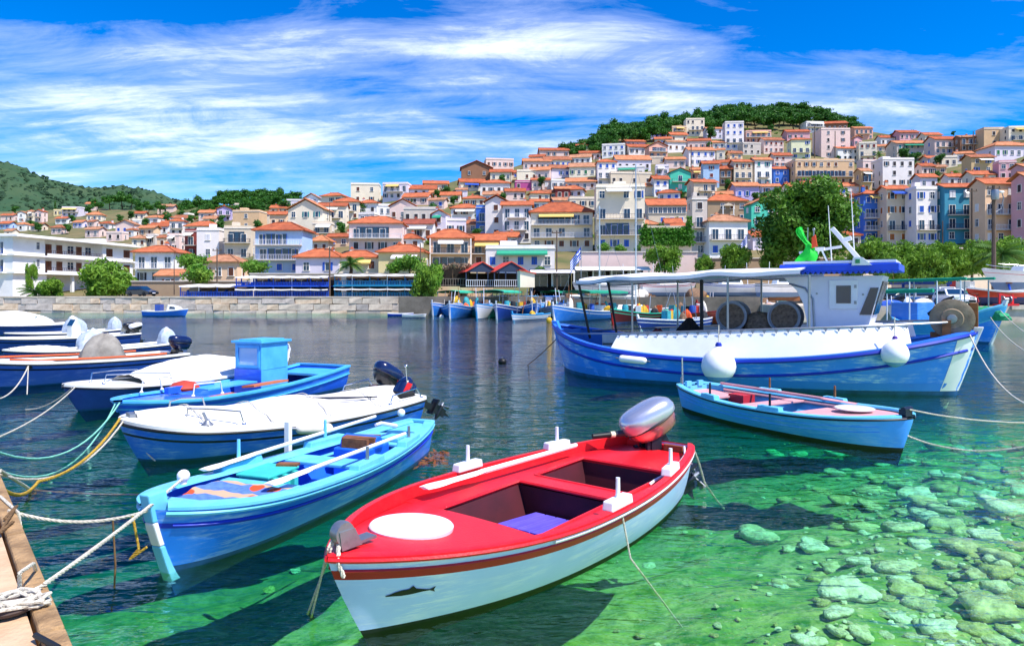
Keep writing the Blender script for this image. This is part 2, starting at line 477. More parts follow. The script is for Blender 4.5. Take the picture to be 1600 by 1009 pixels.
# land behind the tavern quay, flat up to the first houses
m.prism([(-62, 82.3, -5), (-12.3, 82.3, -5), (-12.3, 74, -5), (24, 66, -5), (24, 101, -5), (-60, 103, -5), (-66, 100, -5)], (0, 0, 5 + QZ))
tag(m.build('quay_ground', mat('dark_quay', '8a7f70', rough=.9, col2='5d5548', scale=.8, amt=.8, dirt=.4)), 'paved quay under the taverns', None, kind='structure')
m = MB(); m.prism([(24.02, 57, -5), (60, 52, -5), (110, 52, -5), (110, 101, -5), (24.02, 101, -5)], (0, 0, 5 + 1.25))
tag(m.build('harbour_pavement', conc), 'grey harbour parking ground', None, kind='structure')
# capping of the right quay, a pale concrete lip
m = MB(); m.prism([(40, 54.6, 1.0), (60, 51.7, 1.0), (95, 51.7, 1.0), (95, 53, 1.0), (60, 53, 1.0), (40, 56, 1.0)], (0, 0, 0.34))
tag(m.build('quay_kerb', conc), 'pale concrete lip of the right quay', None, kind='structure')

# stone wall in front of the taverns: rough blocks one by one
wall = thing('quay_wall', (-37, 82, 0), 0, 'long pale stone quay wall below the blue waterfront taverns', 'wall')
rr = random.Random(11)
mort = mat('quay_mortar', '8d8072', rough=0.95, dirt=0.3)
m = MB(); m.box((0, 0.18, -1.5), (49.6, 0.3, 6.6)); m.build('backing', mort, wall)
zz = [-0.7, 0.28, 1.08, 1.78]
for i in range(3):
    x = -24.8
    while x < 24.7:
        w_ = min(rr.choice((rr.uniform(0.8, 1.6), rr.uniform(1.8, 3.4))), 24.8 - x); h = zz[i + 1] - zz[i] - 0.05
        if w_ < 0.25: break
        m = MB(); dd = rr.uniform(0.2, 0.34)
        m.box((0, 0, 0), (w_ - 0.05, dd, h))
        for k, v in enumerate(m.v): m.v[k] = v + Vector((rr.uniform(-.05, .05), rr.uniform(-.06, .06), rr.uniform(-.07, .07)))
        m.build('stone', rr.choice(stone_mats), wall, (x + w_ / 2, -0.06 - dd / 4, (zz[i] + zz[i + 1]) / 2)); x += w_
m = MB(); m.box((0, 0.05, 1.88), (49.8, 0.7, 0.18)); m.build('coping', conc, wall)

# rough shore at the foot of the white building
m = MB(); rows = []; rr = random.Random(21)
for j in range(9):
    f = j / 8; r_ = []
    for i in range(60):
        px = -500 + i * 13.2
        Yb = interp(BASEY, px) + 1.0 - f * 13.0
        x = (px - 800) / F * Yb
        r_.append(Vector((x, Yb, 2.0 - 2.9 * f ** 0.8 + rr.uniform(-0.12, 0.12))))
    rows.append(r_)
m.grid(rows, 0)
tag(m.build('shore', mat('shore_sand', 'c3aa84', rough=0.95, col2='8a765a', scale=0.5, amt=0.9, bump=0.6, bscale=4), normals=False), 'rocky sandy shore at the left', None, kind='structure')

# ---- the near quay the photographer stands on
d_ = Vector((0.652, -0.757, 0)); n_ = Vector((0.757, 0.652, 0)); QN = 0.58
base = n_ * 0.0
def qp(s, k, z): return d_ * s + n_ * k + Vector((0, 0, z))
m = MB(); m.prism([qp(-16, 0.395, -3.0), qp(5, 0.395, -3.0), qp(5, -5, -3.0), qp(-16, -5, -3.0)], (0, 0, 3.0 + QN))
near_conc = mat('near_quay_concrete', 'd9b795', rough=0.9, col2='b08e6c', scale=2.2, amt=0.8, bump=0.5, bscale=30, dirt=0.3)
tag(m.build('near_quay', near_conc), 'warm concrete quay edge at the bottom left', None, kind='structure')
beam = thing('edge_beam', (0, 0, 0), 0, 'weathered timber beam along the near quay edge at bottom left', 'beam')
wood_old = mat('weathered_timber', 'b89468', rough=0.9, col2='7d6244', scale=5.0, amt=0.95, bump=1.0, bscale=30, stretch=(1, 1, 0.3), dirt=0.6)
for s0, s1 in ((-9.0, -5.62), (-5.6, -3.9), (-3.88, -1.2), (-1.18, 3)):
    m = MB(); m.prism([qp(s0, 0.412, 0.3), qp(s1, 0.412, 0.3), qp(s1, 0.515, 0.3), qp(s0, 0.515, 0.3)], (0, 0, 0.31))
    o = m.build('timber', wood_old, beam); bevel(o, 0.015, 2)
m = MB(); m.prism([qp(-9, 0.42, -3), qp(3, 0.42, -3), qp(3, 0.5, -3), qp(-9, 0.5, -3)], (0, 0, 3.295)); m.build('fender_wall', near_conc, beam)

# ---------------------------------------------------------------- houses
WALLS = dict(
    lav='e2d6e6', lwhite='f2e8e4', cream='f3e2c4', white='f1eeea', pink='ebc8bc', peach='efbf8e', tan='d9aa6e', beige='dcc6a6', stone='a58b6c', grey='cbbcae',
    blue='2f6fd0', sky='9cc2ea', teal='2f8fae', turq='3cc0a4', yellow='f0d68a', lime='e6e6b4', salmon='ec9f80', red='8e2f28', ochre='c9a25a', brown='8c5f42', magenta='b03f86', violet='b9a3da', rose='e29aa2')
CWORD = dict(lav='lavender', lwhite='pale lilac', cream='cream', white='white', pink='pale pink', peach='peach', tan='tan', beige='beige', stone='brown stone', grey='grey', blue='blue', sky='light blue', teal='teal blue',
             turq='turquoise', yellow='yellow', lime='pale lime', salmon='salmon', red='dark red', ochre='ochre', brown='brown', magenta='magenta', violet='violet', rose='rose pink')
SHUT = dict(n='6b3d28', d='3a3236', b='2a5fc4', t='2a8a8c', g='2f7d4a', w='e4e2e6', r='7e2a24', o='b0672a', k='2b3038')
SWORD = dict(n='brown', d='dark', b='blue', t='teal', g='green', w='white', r='dark red', o='orange brown', k='black')


def wallmat(k):
    return mat('wall_' + k, [(q * (.96 if k in 'blue teal turq red brown magenta stone'.split() else .8) + (.04 if k in 'blue teal turq red brown magenta stone'.split() else .2) * .74) if i > 2 else q for i, q in enumerate([0, 0, 0] + list(lin(WALLS[k])[:3]))][3:], rough=0.9, col2=None, scale=0.35, amt=0.45, bump=0.12, bscale=5, dirt=0.12)


def shutmat(k): return mat('shutter_' + k, SHUT[k], rough=0.6, scale=2.0, amt=0.4)


roof_mats = []
for i, (a, b) in enumerate((('d4764a', 'ac5a3a'), ('c4683f', '964c30'), ('dc9064', 'b87048'), ('bc7450', '8c5238'), ('d09470', 'a06c4c'), ('b05a42', '864636'))):
    q = mat('terracotta_%d' % i, a, rough=0.85, col2=b, scale=0.8, amt=0.9, dirt=0.2)
    nt = q.node_tree; bn = nt.nodes['Principled BSDF']
    tcn = [n for n in nt.nodes if n.type == 'TEX_COORD'][0]
    wv = N(nt, 'ShaderNodeTexWave', wave_type='BANDS', bands_direction='X', _Scale=1.3, _Distortion=0.3); nt.links.new(tcn.outputs['UV'], wv.inputs[0])
    bp = N(nt, 'ShaderNodeBump', _Strength=0.8, _Distance=0.08); nt.links.new(wv.outputs[1], bp.inputs['Height']); nt.links.new(bp.outputs[0], bn.inputs['Normal'])
    roof_mats.append(q)
trim = mat('house_trim', 'ece8e2', rough=0.7, scale=1.0, amt=0.3)
slabm = mat('balcony_slab', 'd8d0c6', rough=0.85, scale=0.8, amt=0.5, dirt=0.25)
railm = mat('iron_railing', '4a4448', rough=0.5, scale=2, amt=0.3)
railw = mat('white_railing', 'dfe0ea', rough=0.5, scale=2, amt=0.3)
railb = mat('blue_railing', '2d62c8', rough=0.5, scale=2, amt=0.3)
awn_mats = dict(w=mat('awning_white', 'efece6', rough=0.8, scale=0.6, amt=0.4), g=mat('awning_green', '2a9a76', rough=0.8), y=mat('awning_yellow', 'e8c873', rough=0.8), b=mat('awning_blue', '2f59c0', rough=0.8))
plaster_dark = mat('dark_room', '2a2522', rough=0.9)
WIN = {}


def win_mesh(w, h, kind, sh):
    """kind: 0 glazed, 1 closed shutters, 2 shutters folded open, 3 glazed door. Origin at the sill centre, wall plane y=0, outside is -y."""
    key = (round(w, 1), round(h, 1), kind, sh)
    if key in WIN: return WIN[key]
    w, h = key[0], key[1]; fr = MB()
    t = 0.09
    for a, b in (((-w / 2, h / 2), (t, h + t)), ((w / 2, h / 2), (t, h + t))): fr.box((a[0], -0.03, a[1]), (b[0], 0.12, b[1]))
    fr.box((0, -0.03, h), (w - t, 0.12, t)); 
    if kind != 3: fr.box((0, -0.07, -0.03), (w + 0.3, 0.24, 0.08))
    if kind in (0, 3): fr.box((0, -0.02, h / 2), (0.06, 0.07, h - t))
    if kind == 0: fr.box((0, -0.021, h * 0.62), (w - t, 0.06, 0.05))
    pane = MB(); pane.box((0, 0.0, h / 2), (w - t, 0.05, h - t * 0.6))
    shm = None
    if kind in (1, 2):
        shm = MB(); sw = w / 2 - 0.05
        for sgn in (-1, 1):
            cx = sgn * (w / 4 + 0.0) if kind == 1 else sgn * (w / 2 + sw / 2 + 0.08)
            yy = -0.045 if kind == 1 else -0.05
            shm.box((cx, yy, h / 2), (sw - 0.02, 0.05, h - 0.06))
            for q in range(4): shm.box((cx, yy - 0.035, h * (0.14 + 0.24 * q)), (sw - 0.16, 0.03, h * 0.17))
    WIN[key] = (fr.mesh('window', [trim]), pane.mesh('pane', [glass_dark]), shm.mesh('shutter', [shutmat(sh)]) if shm else None, key)
    if True:
        al = MB(); 
        for src, k in ((fr, 0), (pane, 1), (shm, 2)):
            if src is None: continue
            o = len(al.v); al.v += src.v
            for f in src.f: al.face([o + i for i in f], k)
        WIN[key] += (al.mesh('window', [trim, glass_dark, shutmat(sh)]),)
    return WIN[key]


def put_window(parent, x, y, z, ang, w, h, kind, sh, full):
    fr, pane, shm, key, al = win_mesh(w, h, kind, sh)
    nm = 'glass_door' if kind == 3 else 'window'
    if full:
        o = link(nm, fr, parent, (x, y, z), ang); link('pane', pane, o)
        if shm: link('shutter', shm, o)
    else: o = link(nm, al, parent, (x, y, z), ang)
    return o


def railing_mb(pts, h, mi=0, step=0.28):
    m = MB()
    for a, b in zip(pts, pts[1:]):
        a, b = Vector(a), Vector(b); l = (b - a).length
        m.bar(a + Vector((0, 0, h)), b + Vector((0, 0, h)), 0.07, 0.06, mi); m.bar(a + Vector((0, 0, 0.1)), b + Vector((0, 0, 0.1)), 0.05, 0.05, mi)
        n = max(2, int(l / step))
        for i in range(n + 1):
            p = a.lerp(b, i / n); m.bar(p, p + Vector((0, 0, h)), 0.045, 0.045, mi, up=(1, 0, 0))
    return m


def roof_mb(kind, Wd, D, over, pitch, thick=0.16):
    """Returns a roof with its underside at z=0; uv for the tile ribs is set later."""
    m = MB(); a, b = Wd / 2 + over, D / 2 + over
    if kind == 'h':
        rise = min(a, b) * pitch; rl = max(0.0, a - b); rd = max(0.0, b - a)
        base = [(-a, -b, 0), (a, -b, 0), (a, b, 0), (-a, b, 0)]; up = [(x, y, thick) for x, y, _ in base]
        r0, r1 = (Vector((-rl, -rd, rise + thick)), Vector((rl, rd, rise + thick)))
        m.v = [Vector(p) for p in base + up] + [r0, r1]
        m.face((3, 2, 1, 0))
        for i in range(4): m.face((i, (i + 1) % 4, 4 + (i + 1) % 4, 4 + i))
        if a >= b:
            m.face((4, 5, 9, 8)); m.face((5, 6, 9)); m.face((6, 7, 8, 9)); m.face((7, 4, 8))
            ridges = [(4, 8), (7, 8), (5, 9), (6, 9), (8, 9)]
        else:
            m.face((4, 5, 8)); m.face((5, 6, 9, 8)); m.face((6, 7, 9)); m.face((7, 4, 8, 9))
            ridges = [(4, 8), (5, 8), (6, 9), (7, 9), (8, 9)]
        vs = list(m.v)
        for i, j in ridges:
            if (vs[j] - vs[i]).length > 0.1: m.tube([vs[i] + Vector((0, 0, .03)), vs[j] + Vector((0, 0, .03))], 0.12, 1, 6)
    elif kind == 'g':       # gable to the front
        rise = a * pitch
        prof = [(-a, 0), (0, rise), (a, 0), (a, thick), (0, rise + thick), (-a, thick)]
        m.prism([(x, -b, z) for x, z in prof], (0, 2 * b, 0))
        m.tube([(0, -b, rise + thick + .03), (0, b, rise + thick + .03)], 0.12, 1, 6)
    elif kind == 's':       # ridge along the facade
        rise = b * pitch
        prof = [(-b, 0), (0, rise), (b, 0), (b, thick), (0, rise + thick), (-b, thick)]
        m.prism([(-a, y, z) for y, z in prof], (2 * a, 0, 0))
        m.tube([(-a, 0, rise + thick + .03), (a, 0, rise + thick + .03)], 0.12, 1, 6)
    return m


def set_rib_uv(me):
    uv = me.uv_layers.new(name='UVMap')
    for p in me.polygons:
        n = p.normal; d = Vector((-n.y, n.x, 0))      # along the contour of the slope
        if d.length < 0.05: d = Vector((1, 0, 0))
        d.normalize()
        for li in p.loop_indices:
            v = me.vertices[me.loops[li].vertex_index].co
            uv.data[li].uv = (v.dot(d) * 1.6, v.z)


ROOFS = {}


def gable_wall(Wd, D, H, rise, kind):
    m = MB(); a, b = Wd / 2, D / 2
    if kind == 'g':
        prof = [(-a, -4), (a, -4), (a, H), (0, H + rise), (-a, H)]
        m.prism([(x, -b, z) for x, z in prof], (0, D, 0))
    elif kind == 's':
        prof = [(-b, -4), (b, -4), (b, H), (0, H + rise), (-b, H)]
        m.prism([(-a, y, z) for y, z in prof], (Wd, 0, 0))
    else: m.box((0, 0, (H - 4) / 2), (Wd, D, H + 4))
    return m


HOUSES = []       # (object, description, px, py)


def house(x0, x1, yt, yb, wall='white', roof='h', sh='n', flags='', desc=None, yaw=0.0, rnd=None, Y=None, rcol=None, win=None):
    """One house whose photograph spans columns x0..x1, with its eaves at row yt and foot at row yb."""
    rr = rnd or random.Random(int(x0 * 131 + yt * 17 + x1))
    pc = (x0 + x1) / 2; ppm_y = Y or depth(pc, yb)
    ppm = F / ppm_y
    az = math.atan((pc - 800) / F)
    A = abs(az - 0) + 0.0
    ratio = 0.7
    wm_ = (x1 - x0) / ppm * math.cos(az) ** 0.5
    Wd = wm_ / (math.cos(A) + ratio * math.sin(A)); Wd = max(3.0, Wd); D = max(4.0, min(ratio * Wd, 9.0))
    H = max(2.4, (yb - yt) / ppm)
    ang = rad(yaw) + (rr.uniform(-0.26, 0.2) if not desc else rr.uniform(-.1, .1))
    p = P(pc, yb, ppm_y)
    root = thing('house', (p.x, p.y + D * 0.4, p.z), ang)
    full = (x1 - x0) * (yb - yt) > 1500
    wmtl = wallmat(wall)
    pitch = rr.uniform(0.38, 0.56); flat = roof == 'f'
    over = rr.uniform(.4, .65) if Wd > 4 else 0.3
    k = roof if roof in 'hgs' else 'f'
    gable_wall(Wd, D, H, (Wd / 2 if k == 'g' else D / 2) * pitch, k).build('wall', wmtl, root, normals=True)
    if flat:
        m = MB(); e = 0.18
        m.box((0, 0, H + 0.06), (Wd + 0.3, D + 0.3, 0.14), 0)
        ph = 0.55
        for c, d in (((0, -D / 2 + e / 2, H + 0.13 + ph / 2), (Wd, e, ph)), ((0, D / 2 - e / 2, H + 0.13 + ph / 2), (Wd, e, ph)), ((-Wd / 2 + e / 2, 0, H + 0.13 + ph / 2), (e, D - 2 * e, ph)), ((Wd / 2 - e / 2, 0, H + 0.13 + ph / 2), (e, D - 2 * e, ph))): m.box(c, d, 1)
        ro = m.build('roof', [trim, wmtl], root)
        if full and rr.random() < 0.8:
            m = MB(); q = rr.uniform(-.3, .3) * Wd; m.box((q, D * 0.15, H + 0.9), (Wd * 0.25, D * 0.35, 1.7)); m.build('stair_hut', wmtl, ro)
    else:
        rm = roof_mats[rcol if rcol is not None else rr.choice((0, 0, 1, 1, 2, 2, 3, 4))]
        m = roof_mb(k, Wd, D, over, pitch)
        ro = m.build('roof', [rm, rm], root, (0, 0, H + 0.01), normals=False, edge=False); set_rib_uv(ro.data)
        if rr.random() < 0.7:
            m = MB(); q = rr.uniform(-.35, .35) * Wd; yy = rr.uniform(0.0, 0.3) * D
            m.box((0, 0, 0), (0.6, 0.6, 1.6), 0); m.box((0, 0, 0.86), (0.8, 0.8, 0.12), 1); m.box((0, 0, 1.05), (0.4, 0.4, 0.26), 1)
            m.build('chimney', [wmtl, rm], ro, (q, yy, 0.9 + 0.25 * H * 0.1))
    # storeys of windows
    nf = max(1, int(round(H / 3.1))); fh = H / nf
    nc = max(1, int(round(Wd / 2.6))) if win is None else win
    cw = Wd / nc
    hh = min(1.5, fh * 0.48); ww = min(1.15, cw * 0.46)
    if nf > 1 and 'B' not in flags and 'G' not in flags and not any(q.isdigit() for q in flags) and rr.random() < .55:
        flags += rr.choice(('1', '1L', '1w', '1wL') if nf < 3 else ('12L', '1', '2w', '12Lw'))
    if nf > 1 and not set(flags) & set('WAYUBG') and rr.random() < .28: flags += rr.choice('WWWAYU')
    bal = [int(q) for q in flags if q.isdigit()]
    for f in range(nf):
        z0 = f * fh + fh * 0.32
        for c in range(nc):
            if rr.random() < 0.08 and nc > 2: continue
            x = -Wd / 2 + cw * (c + 0.5) + rr.uniform(-.1, .1)
            if 'G' in flags and f == nf - 1: continue
            if f in bal: put_window(root, x, -D / 2 - 0.002, f * fh + 0.12, 0, ww * 1.1, min(2.1, fh * 0.72), 3, sh, full)
            else:
                kd = rr.choice((1, 1, 2, 0)) if sh not in 'w' else rr.choice((0, 0, 1))
                put_window(root, x, -D / 2 - 0.002, z0, 0, ww * (0.75 if kd == 2 else 1), hh, kd, sh, full)
    side = 1 if pc < 800 else -1
    ns = max(1, int(D / 3.6))
    if 'B' not in flags:
        for f in range(nf):
            for c in range(ns):
                if rr.random() < 0.25: continue
                y = -D / 2 + D * (c + 0.5) / ns
                put_window(root, side * (Wd / 2 + 0.002), y, f * fh + fh * 0.32, side * rad(90), min(0.95, D / ns * 0.4), hh, rr.choice((0, 1)), sh, full)
    if 'G' in flags:        # glazed gallery along the top storey
        z0 = (nf - 1) * fh + fh * 0.22; n = max(4, int(Wd / 1.1))
        for c in range(n):
            put_window(root, -Wd / 2 + Wd * (c + 0.5) / n, -D / 2 - 0.02, z0, 0, Wd / n * 0.84, fh * 0.62, 0, sh, full)
    for f in bal:
        if f >= nf: continue
        if 'L' in flags and rr.random() < .6:      # a deep loggia behind the balcony
            lw = Wd * rr.uniform(.45, .8); m = MB(); m.box((0, 0, 0), (lw, .05, fh * .74)); lo = m.build('loggia_glazing', glass_dark, root, (rr.uniform(-.08, .08) * Wd, -D / 2 - .05, f * fh + .12 + fh * .37)); m = MB(); k_ = max(2, int(lw / 1.1))
            for q in range(k_ + 1): m.box((-lw / 2 + lw * q / k_, -.05, 0), (.09, .08, fh * .74))
            m.build('loggia_frame', shutmat(sh), lo)
        bw = Wd * (0.98 if 'L' in flags else rr.uniform(0.6, 0.95)); z = f * fh + 0.02
        m = MB(); m.box((0, -0.6, 0), (bw, 1.2, 0.16)); b_ = m.build('balcony', slabm, root, (0, -D / 2 - 0.003, z))
        rm_ = railw if 'w' in flags else (railb if 'u' in flags else railm)
        railing_mb([(-bw / 2 + .06, -0.02, .08), (-bw / 2 + .06, -1.14, .08), (bw / 2 - .06, -1.14, .08), (bw / 2 - .06, -0.02, .08)], 0.95, step=0.3 if full else 0.6).build('railing', rm_, b_, normals=False)
        if 'c' in flags:
            m = MB()
            for sx in (-1, 1): m.box((sx * (bw / 2 - .12), -1.08, fh / 2), (0.2, 0.2, fh - 0.16))
            m.build('balcony_post', trim, b_)
    for ch in 'WAYU':
        if ch in flags:
            aw = Wd * rr.uniform(0.5, 0.8); zt = (nf - 1) * fh + fh * 0.92
            m = MB(); am = awn_mats[{'W': 'w', 'A': 'g', 'Y': 'y', 'U': 'b'}[ch]]
            m.prism([(-aw / 2, -0.02, 0), (-aw / 2, -1.5, -0.62), (-aw / 2, -1.5, -0.9), (-aw / 2, -1.47, -0.66), (-aw / 2, -0.02, -0.07)], (aw, 0, 0)); m.build('awning', am, root, (rr.uniform(-.1, .1) * Wd, -D / 2 - 0.01, zt), normals=True)
    if 'd' in flags:
        m = MB(); m.lathe([(0.05, -0.04), (0.32, 0.02), (0.5, 0.12), (0.52, 0.13), (0.32, 0.06), (0.04, 0.0)], axis=(0.3, -1, 0.5), n=12); m.tube([(0, 0.0, 0), (0, 0.3, -.3), (0, 0.3, -1.2)], 0.03); m.build('satellite_dish', white, root, (Wd * 0.2, -D / 2 - 0.4, H * (0.92 if roof != 'f' else 1.0)))
    if 'P' in flags:         # little pediment porch
        m = MB(); m.prism([(-1.6, -0.9, 0), (1.6, -0.9, 0), (0, -0.9, 0.75)], (0, 0.9, 0), 1)
        for sx in (-1.4, 1.4): m.box((sx, -0.75, -1.2), (0.22, 0.22, 2.4))
        m.build('porch', [trim, wallmat('beige')], root, (0, -D / 2 - 0.01, H * 0.78))
    t = desc
    if not t:
        rw = {'h': 'hipped tiled roof', 'g': 'front gable', 's': 'tiled roof', 'f': 'flat roof'}[roof]
        st = ('low' if H < 4 else 'two-storey' if H < 7.4 else 'tall')
        t = '%s %s house with %s shutters and %s' % (st, CWORD[wall], SWORD[sh], rw)
    root['category'] = 'house'; root['group'] = 'houses on the town hillside'
    HOUSES.append((root, t, pc, (yt + yb) / 2, desc is not None)); return root


H = []
def h(*a, **k): H.append((a, k))
# far left
h(-2, 24, 337, 346, 'pink', 's', 'n'); h(26, 41, 333, 347, 'white', 'g', 'r'); h(41, 53, 331, 346, 'cream', 'h', 'd'); h(53, 69, 331, 348, 'pink', 'g', 'n', desc='pale pink gabled house with dark windows on the far left slope')
h(82, 99, 329, 337, 'yellow', 'f', 'd', desc='small yellow flat-topped house beside long lilac villa'); h(93, 131, 325, 339, 'lav', 'f', 'd', desc='long lilac flat-roofed villa below far mountain'); h(132, 150, 319, 329, 'pink', 's', 'd')
h(132, 161, 336, 346, 'cream', 'h', 'n'); h(84, 109, 342, 350, 'white', 's', 'd'); h(-4, 21, 350, 358, 'sky', 's', 'b'); h(25, 42, 351, 361, 'white', 'h', 'd'); h(78, 101, 356, 366, 'pink', 'h', 'n')
h(112, 134, 348, 356, 'lav', 's', 'b'); h(135, 151, 347, 355, 'pink', 's', 'd'); h(154, 176, 350, 358, 'lwhite', 'h', 'd'); h(177, 215, 351, 367, 'pink', 'g', 'b', desc='wide pale pink gabled house with blue windows behind the white block')
h(130, 161, 359, 371, 'pink', 's', 'd'); h(163, 196, 364, 377, 'pink', 'f', 'd'); h(206, 221, 345, 354, 'white', 'f', 'd'); h(5, 22, 362, 370, 'cream', 's', 'n'); h(45, 70, 353, 361, 'beige', 's', 'n'); h(196, 214, 360, 370, 'white', 'h', 'n')
# left middle
h(243, 273, 323, 334, 'pink', 's', 'd', desc='long rosy house alone on the far green slope'); h(281, 299, 335, 345, 'white', 'f', 'd'); h(262, 289, 346, 369, 'lwhite', 'h', 'd'); h(249, 262, 350, 358, 'salmon', 's', 'n'); h(214, 246, 357, 370, 'peach', 's', 'n')
h(260, 284, 368, 393, 'pink', 'f', 'd', 'W'); h(228, 247, 368, 384, 'grey', 'f', 'd', 'W'); h(245, 262, 372, 388, 'peach', 's', 'n')
h(289, 309, 362, 406, 'red', 'f', 'd', 'W1', desc='dark red house with white awning beside blank lilac block')
h(304, 347, 360, 406, 'lwhite', 'f', 'w', 'B', desc='blank pale lilac block with flat white roof edge', win=1)
h(285, 345, 354, 364, 'cream', 'h', 'n', rcol=0); h(336, 363, 327, 346, 'violet', 'g', 'd'); h(308, 336, 333, 343, 'pink', 's', 'n'); h(316, 338, 344, 352, 'cream', 's', 'n'); h(270, 300, 343, 350, 'cream', 's', 'n')
h(346, 396, 357, 403, 'beige', 'f', 'd', '012L', desc='beige apartment block with dark full-width balconies'); h(360, 412, 331, 361, 'tan', 'f', 'n', 'B', desc='big blank tan house above the dark balconies', win=1); h(364, 389, 320, 331, 'beige', 'f', 'n')
h(404, 423, 335, 353, 'cream', 's', 'b'); h(393, 482, 361, 430, 'sky', 'h', 'b', '12Lw', desc='light blue corner house with white balconies above blue taverna')
h(309, 381, 410, 441, 'peach', 'h', 'n', desc='low peach house with brown shutters left of blue taverna')
h(205, 282, 395, 446, 'white', 'h', 'd', '1w', desc='bright white house with orange hipped roof right of white harbour building', rcol=0)
h(240, 287, 443, 455, 'grey', 's', 'n', desc='low grey stone hut with orange roof on the left quay', rcol=2)
h(380, 402, 344, 356, 'white', 's', 'n')
# middle left
h(420, 452, 326, 335, 'peach', 's', 'n', rcol=0); h(444, 491, 314, 329, 'lav', 'f', 'd', desc='long lilac house with row of dark windows below the green ridge'); h(474, 501, 310, 319, 'white', 'g', 'd'); h(501, 541, 307, 319, 'cream', 'h', 'd')
h(419, 449, 336, 357, 'peach', 's', 'd'); h(447, 513, 328, 380, 'cream', 'g', 't', desc='tall cream gabled house with teal shutters', win=3); h(493, 543, 323, 360, 'cream', 's', 'd', '1', rcol=1); h(520, 563, 316, 345, 'cream', 'h', 'n', '1', rcol=0)
h(559, 593, 318, 337, 'white', 'h', 'd', rcol=0); h(545, 594, 289, 319, 'cream', 'f', 'n', desc='big plain cream cube house on the skyline', win=2); h(597, 641, 288, 313, 'lav', 'f', 'd', desc='lilac and cream flat house on the skyline right of cream cube')
h(607, 652, 323, 347, 'pink', 'g', 'n', rcol=0); h(589, 612, 322, 339, 'white', 'f', 'w'); h(541, 634, 350, 397, 'pink', 'h', 'd', '1Lw', desc='large pale pink house with dark glazed veranda upstairs')
h(458, 539, 403, 432, 'lav', 'h', 'b', 'B', desc='low lilac taverna house with blue window and orange roof', win=2, rcol=0); h(524, 594, 403, 428, 'cream', 'h', 'n', 'Y', desc='cream house with yellow awning behind the palm', rcol=0)
h(590, 669, 395, 428, 'yellow', 'h', 'b', '1Wu', desc='yellow house with blue glazed doors and white awning', rcol=0); h(455, 490, 385, 398, 'salmon', 's', 'n')
h(486, 520, 350, 380, 'beige', 'f', 'd', '1'); h(560, 590, 335, 350, 'lwhite', 'f', 'd')
# middle
h(629, 682, 297, 307, 'lav', 's', 'd'); h(629, 673, 311, 320, 'pink', 's', 'd', rcol=0); h(629, 651, 324, 336, 'cream', 'g', 'n'); h(629, 684, 327, 350, 'grey', 'f', 'd', '1', desc='grey house with wide dark glazed front'); h(629, 679, 351, 378, 'lwhite', 's', 'n', '1W', rcol=5)
h(676, 700, 335, 372, 'lav', 'g', 'n'); h(692, 728, 345, 370, 'lav', 'f', 'd', '1w'); h(705, 750, 326, 353, 'white', 'h', 'n', rcol=0); h(745, 763, 325, 370, 'blue', 'f', 'b', '12u', desc='narrow bright blue house with blue balconies'); h(759, 794, 316, 374, 'lwhite', 'g', 'n', 'B', desc='tall narrow pale lilac gabled house with two brown windows', win=1)
h(786, 831, 322, 380, 'white', 's', 'd', '12w', desc='white house with stacked balconies right of tall lilac gable'); h(750, 797, 287, 306, 'lwhite', 'h', 'd', rcol=0); h(719, 768, 263, 279, 'brown', 'g', 'n', desc='brown gabled warehouse on the skyline', win=2); h(757, 801, 250, 264, 'pink', 'f', 'n')
h(716, 757, 286, 298, 'cream', 's', 'b', 'U'); h(712, 730, 298, 308, 'lav', 's', 'd'); h(724, 760, 311, 324, 'cream', 'h', 'n', rcol=0); h(804, 838, 285, 298, 'magenta', 'f', 'd', desc='magenta-walled house among the mid slope roofs'); h(827, 858, 303, 315, 'cream', 'h', 'n'); h(807, 850, 268, 284, 'cream', 'f', 'n')
h(817, 861, 253, 267, 'pink', 's', 'n', rcol=2); h(668, 738, 373, 421, 'peach', 'h', 'n', '01Lc', desc='peach house with two colonnaded balconies above the boats', rcol=0); h(735, 788, 377, 418, 'peach', 's', 'n', '1', desc='peach house with orange roof right of the colonnaded house'); h(760, 868, 389, 426, 'lwhite', 'f', 'b', '1ALw', desc='long lilac house with green awning along its balcony')
h(775, 808, 374, 388, 'white', 's', 'd'); h(688, 720, 306, 318, 'cream', 's', 'n'); h(766, 800, 270, 284, 'cream', 's', 'n', rcol=1); h(660, 700, 290, 298, 'cream', 's', 'd'); h(790, 820, 300, 314, 'pink', 's', 'd'); h(755, 785, 305, 318, 'lwhite', 's', 'n')
# centre
h(829, 930, 333, 392, 'cream', 'h', 'n', '123Lw', desc='big cream house with three long balconies under orange roof', rcol=1); h(929, 1012, 293, 394, 'cream', 'f', 'b', '12L', desc='tall cream apartment house with blue windows and two balconies'); h(948, 1020, 272, 292, 'beige', 'f', 'd')
h(1009, 1076, 322, 352, 'beige', 's', 'b', 'G', desc='beige house with long row of blue glazing above the ivy', rcol=0); h(888, 934, 311, 342, 'beige', 'f', 'd', desc='plain beige house behind the cream balconies'); h(867, 891, 296, 313, 'red', 's', 'd'); h(829, 857, 316, 330, 'white', 's', 'd', rcol=0)
h(845, 870, 302, 313, 'cream', 's', 'n'); h(885, 934, 285, 298, 'pink', 's', 'n', rcol=2); h(932, 964, 254, 293, 'lwhite', 'h', 'b', '1w', desc='white house with bright blue shutters under orange eaves'); h(889, 933, 262, 277, 'cream', 's', 'g', desc='cream house with green shutters'); h(859, 891, 264, 278, 'lav', 's', 'b')
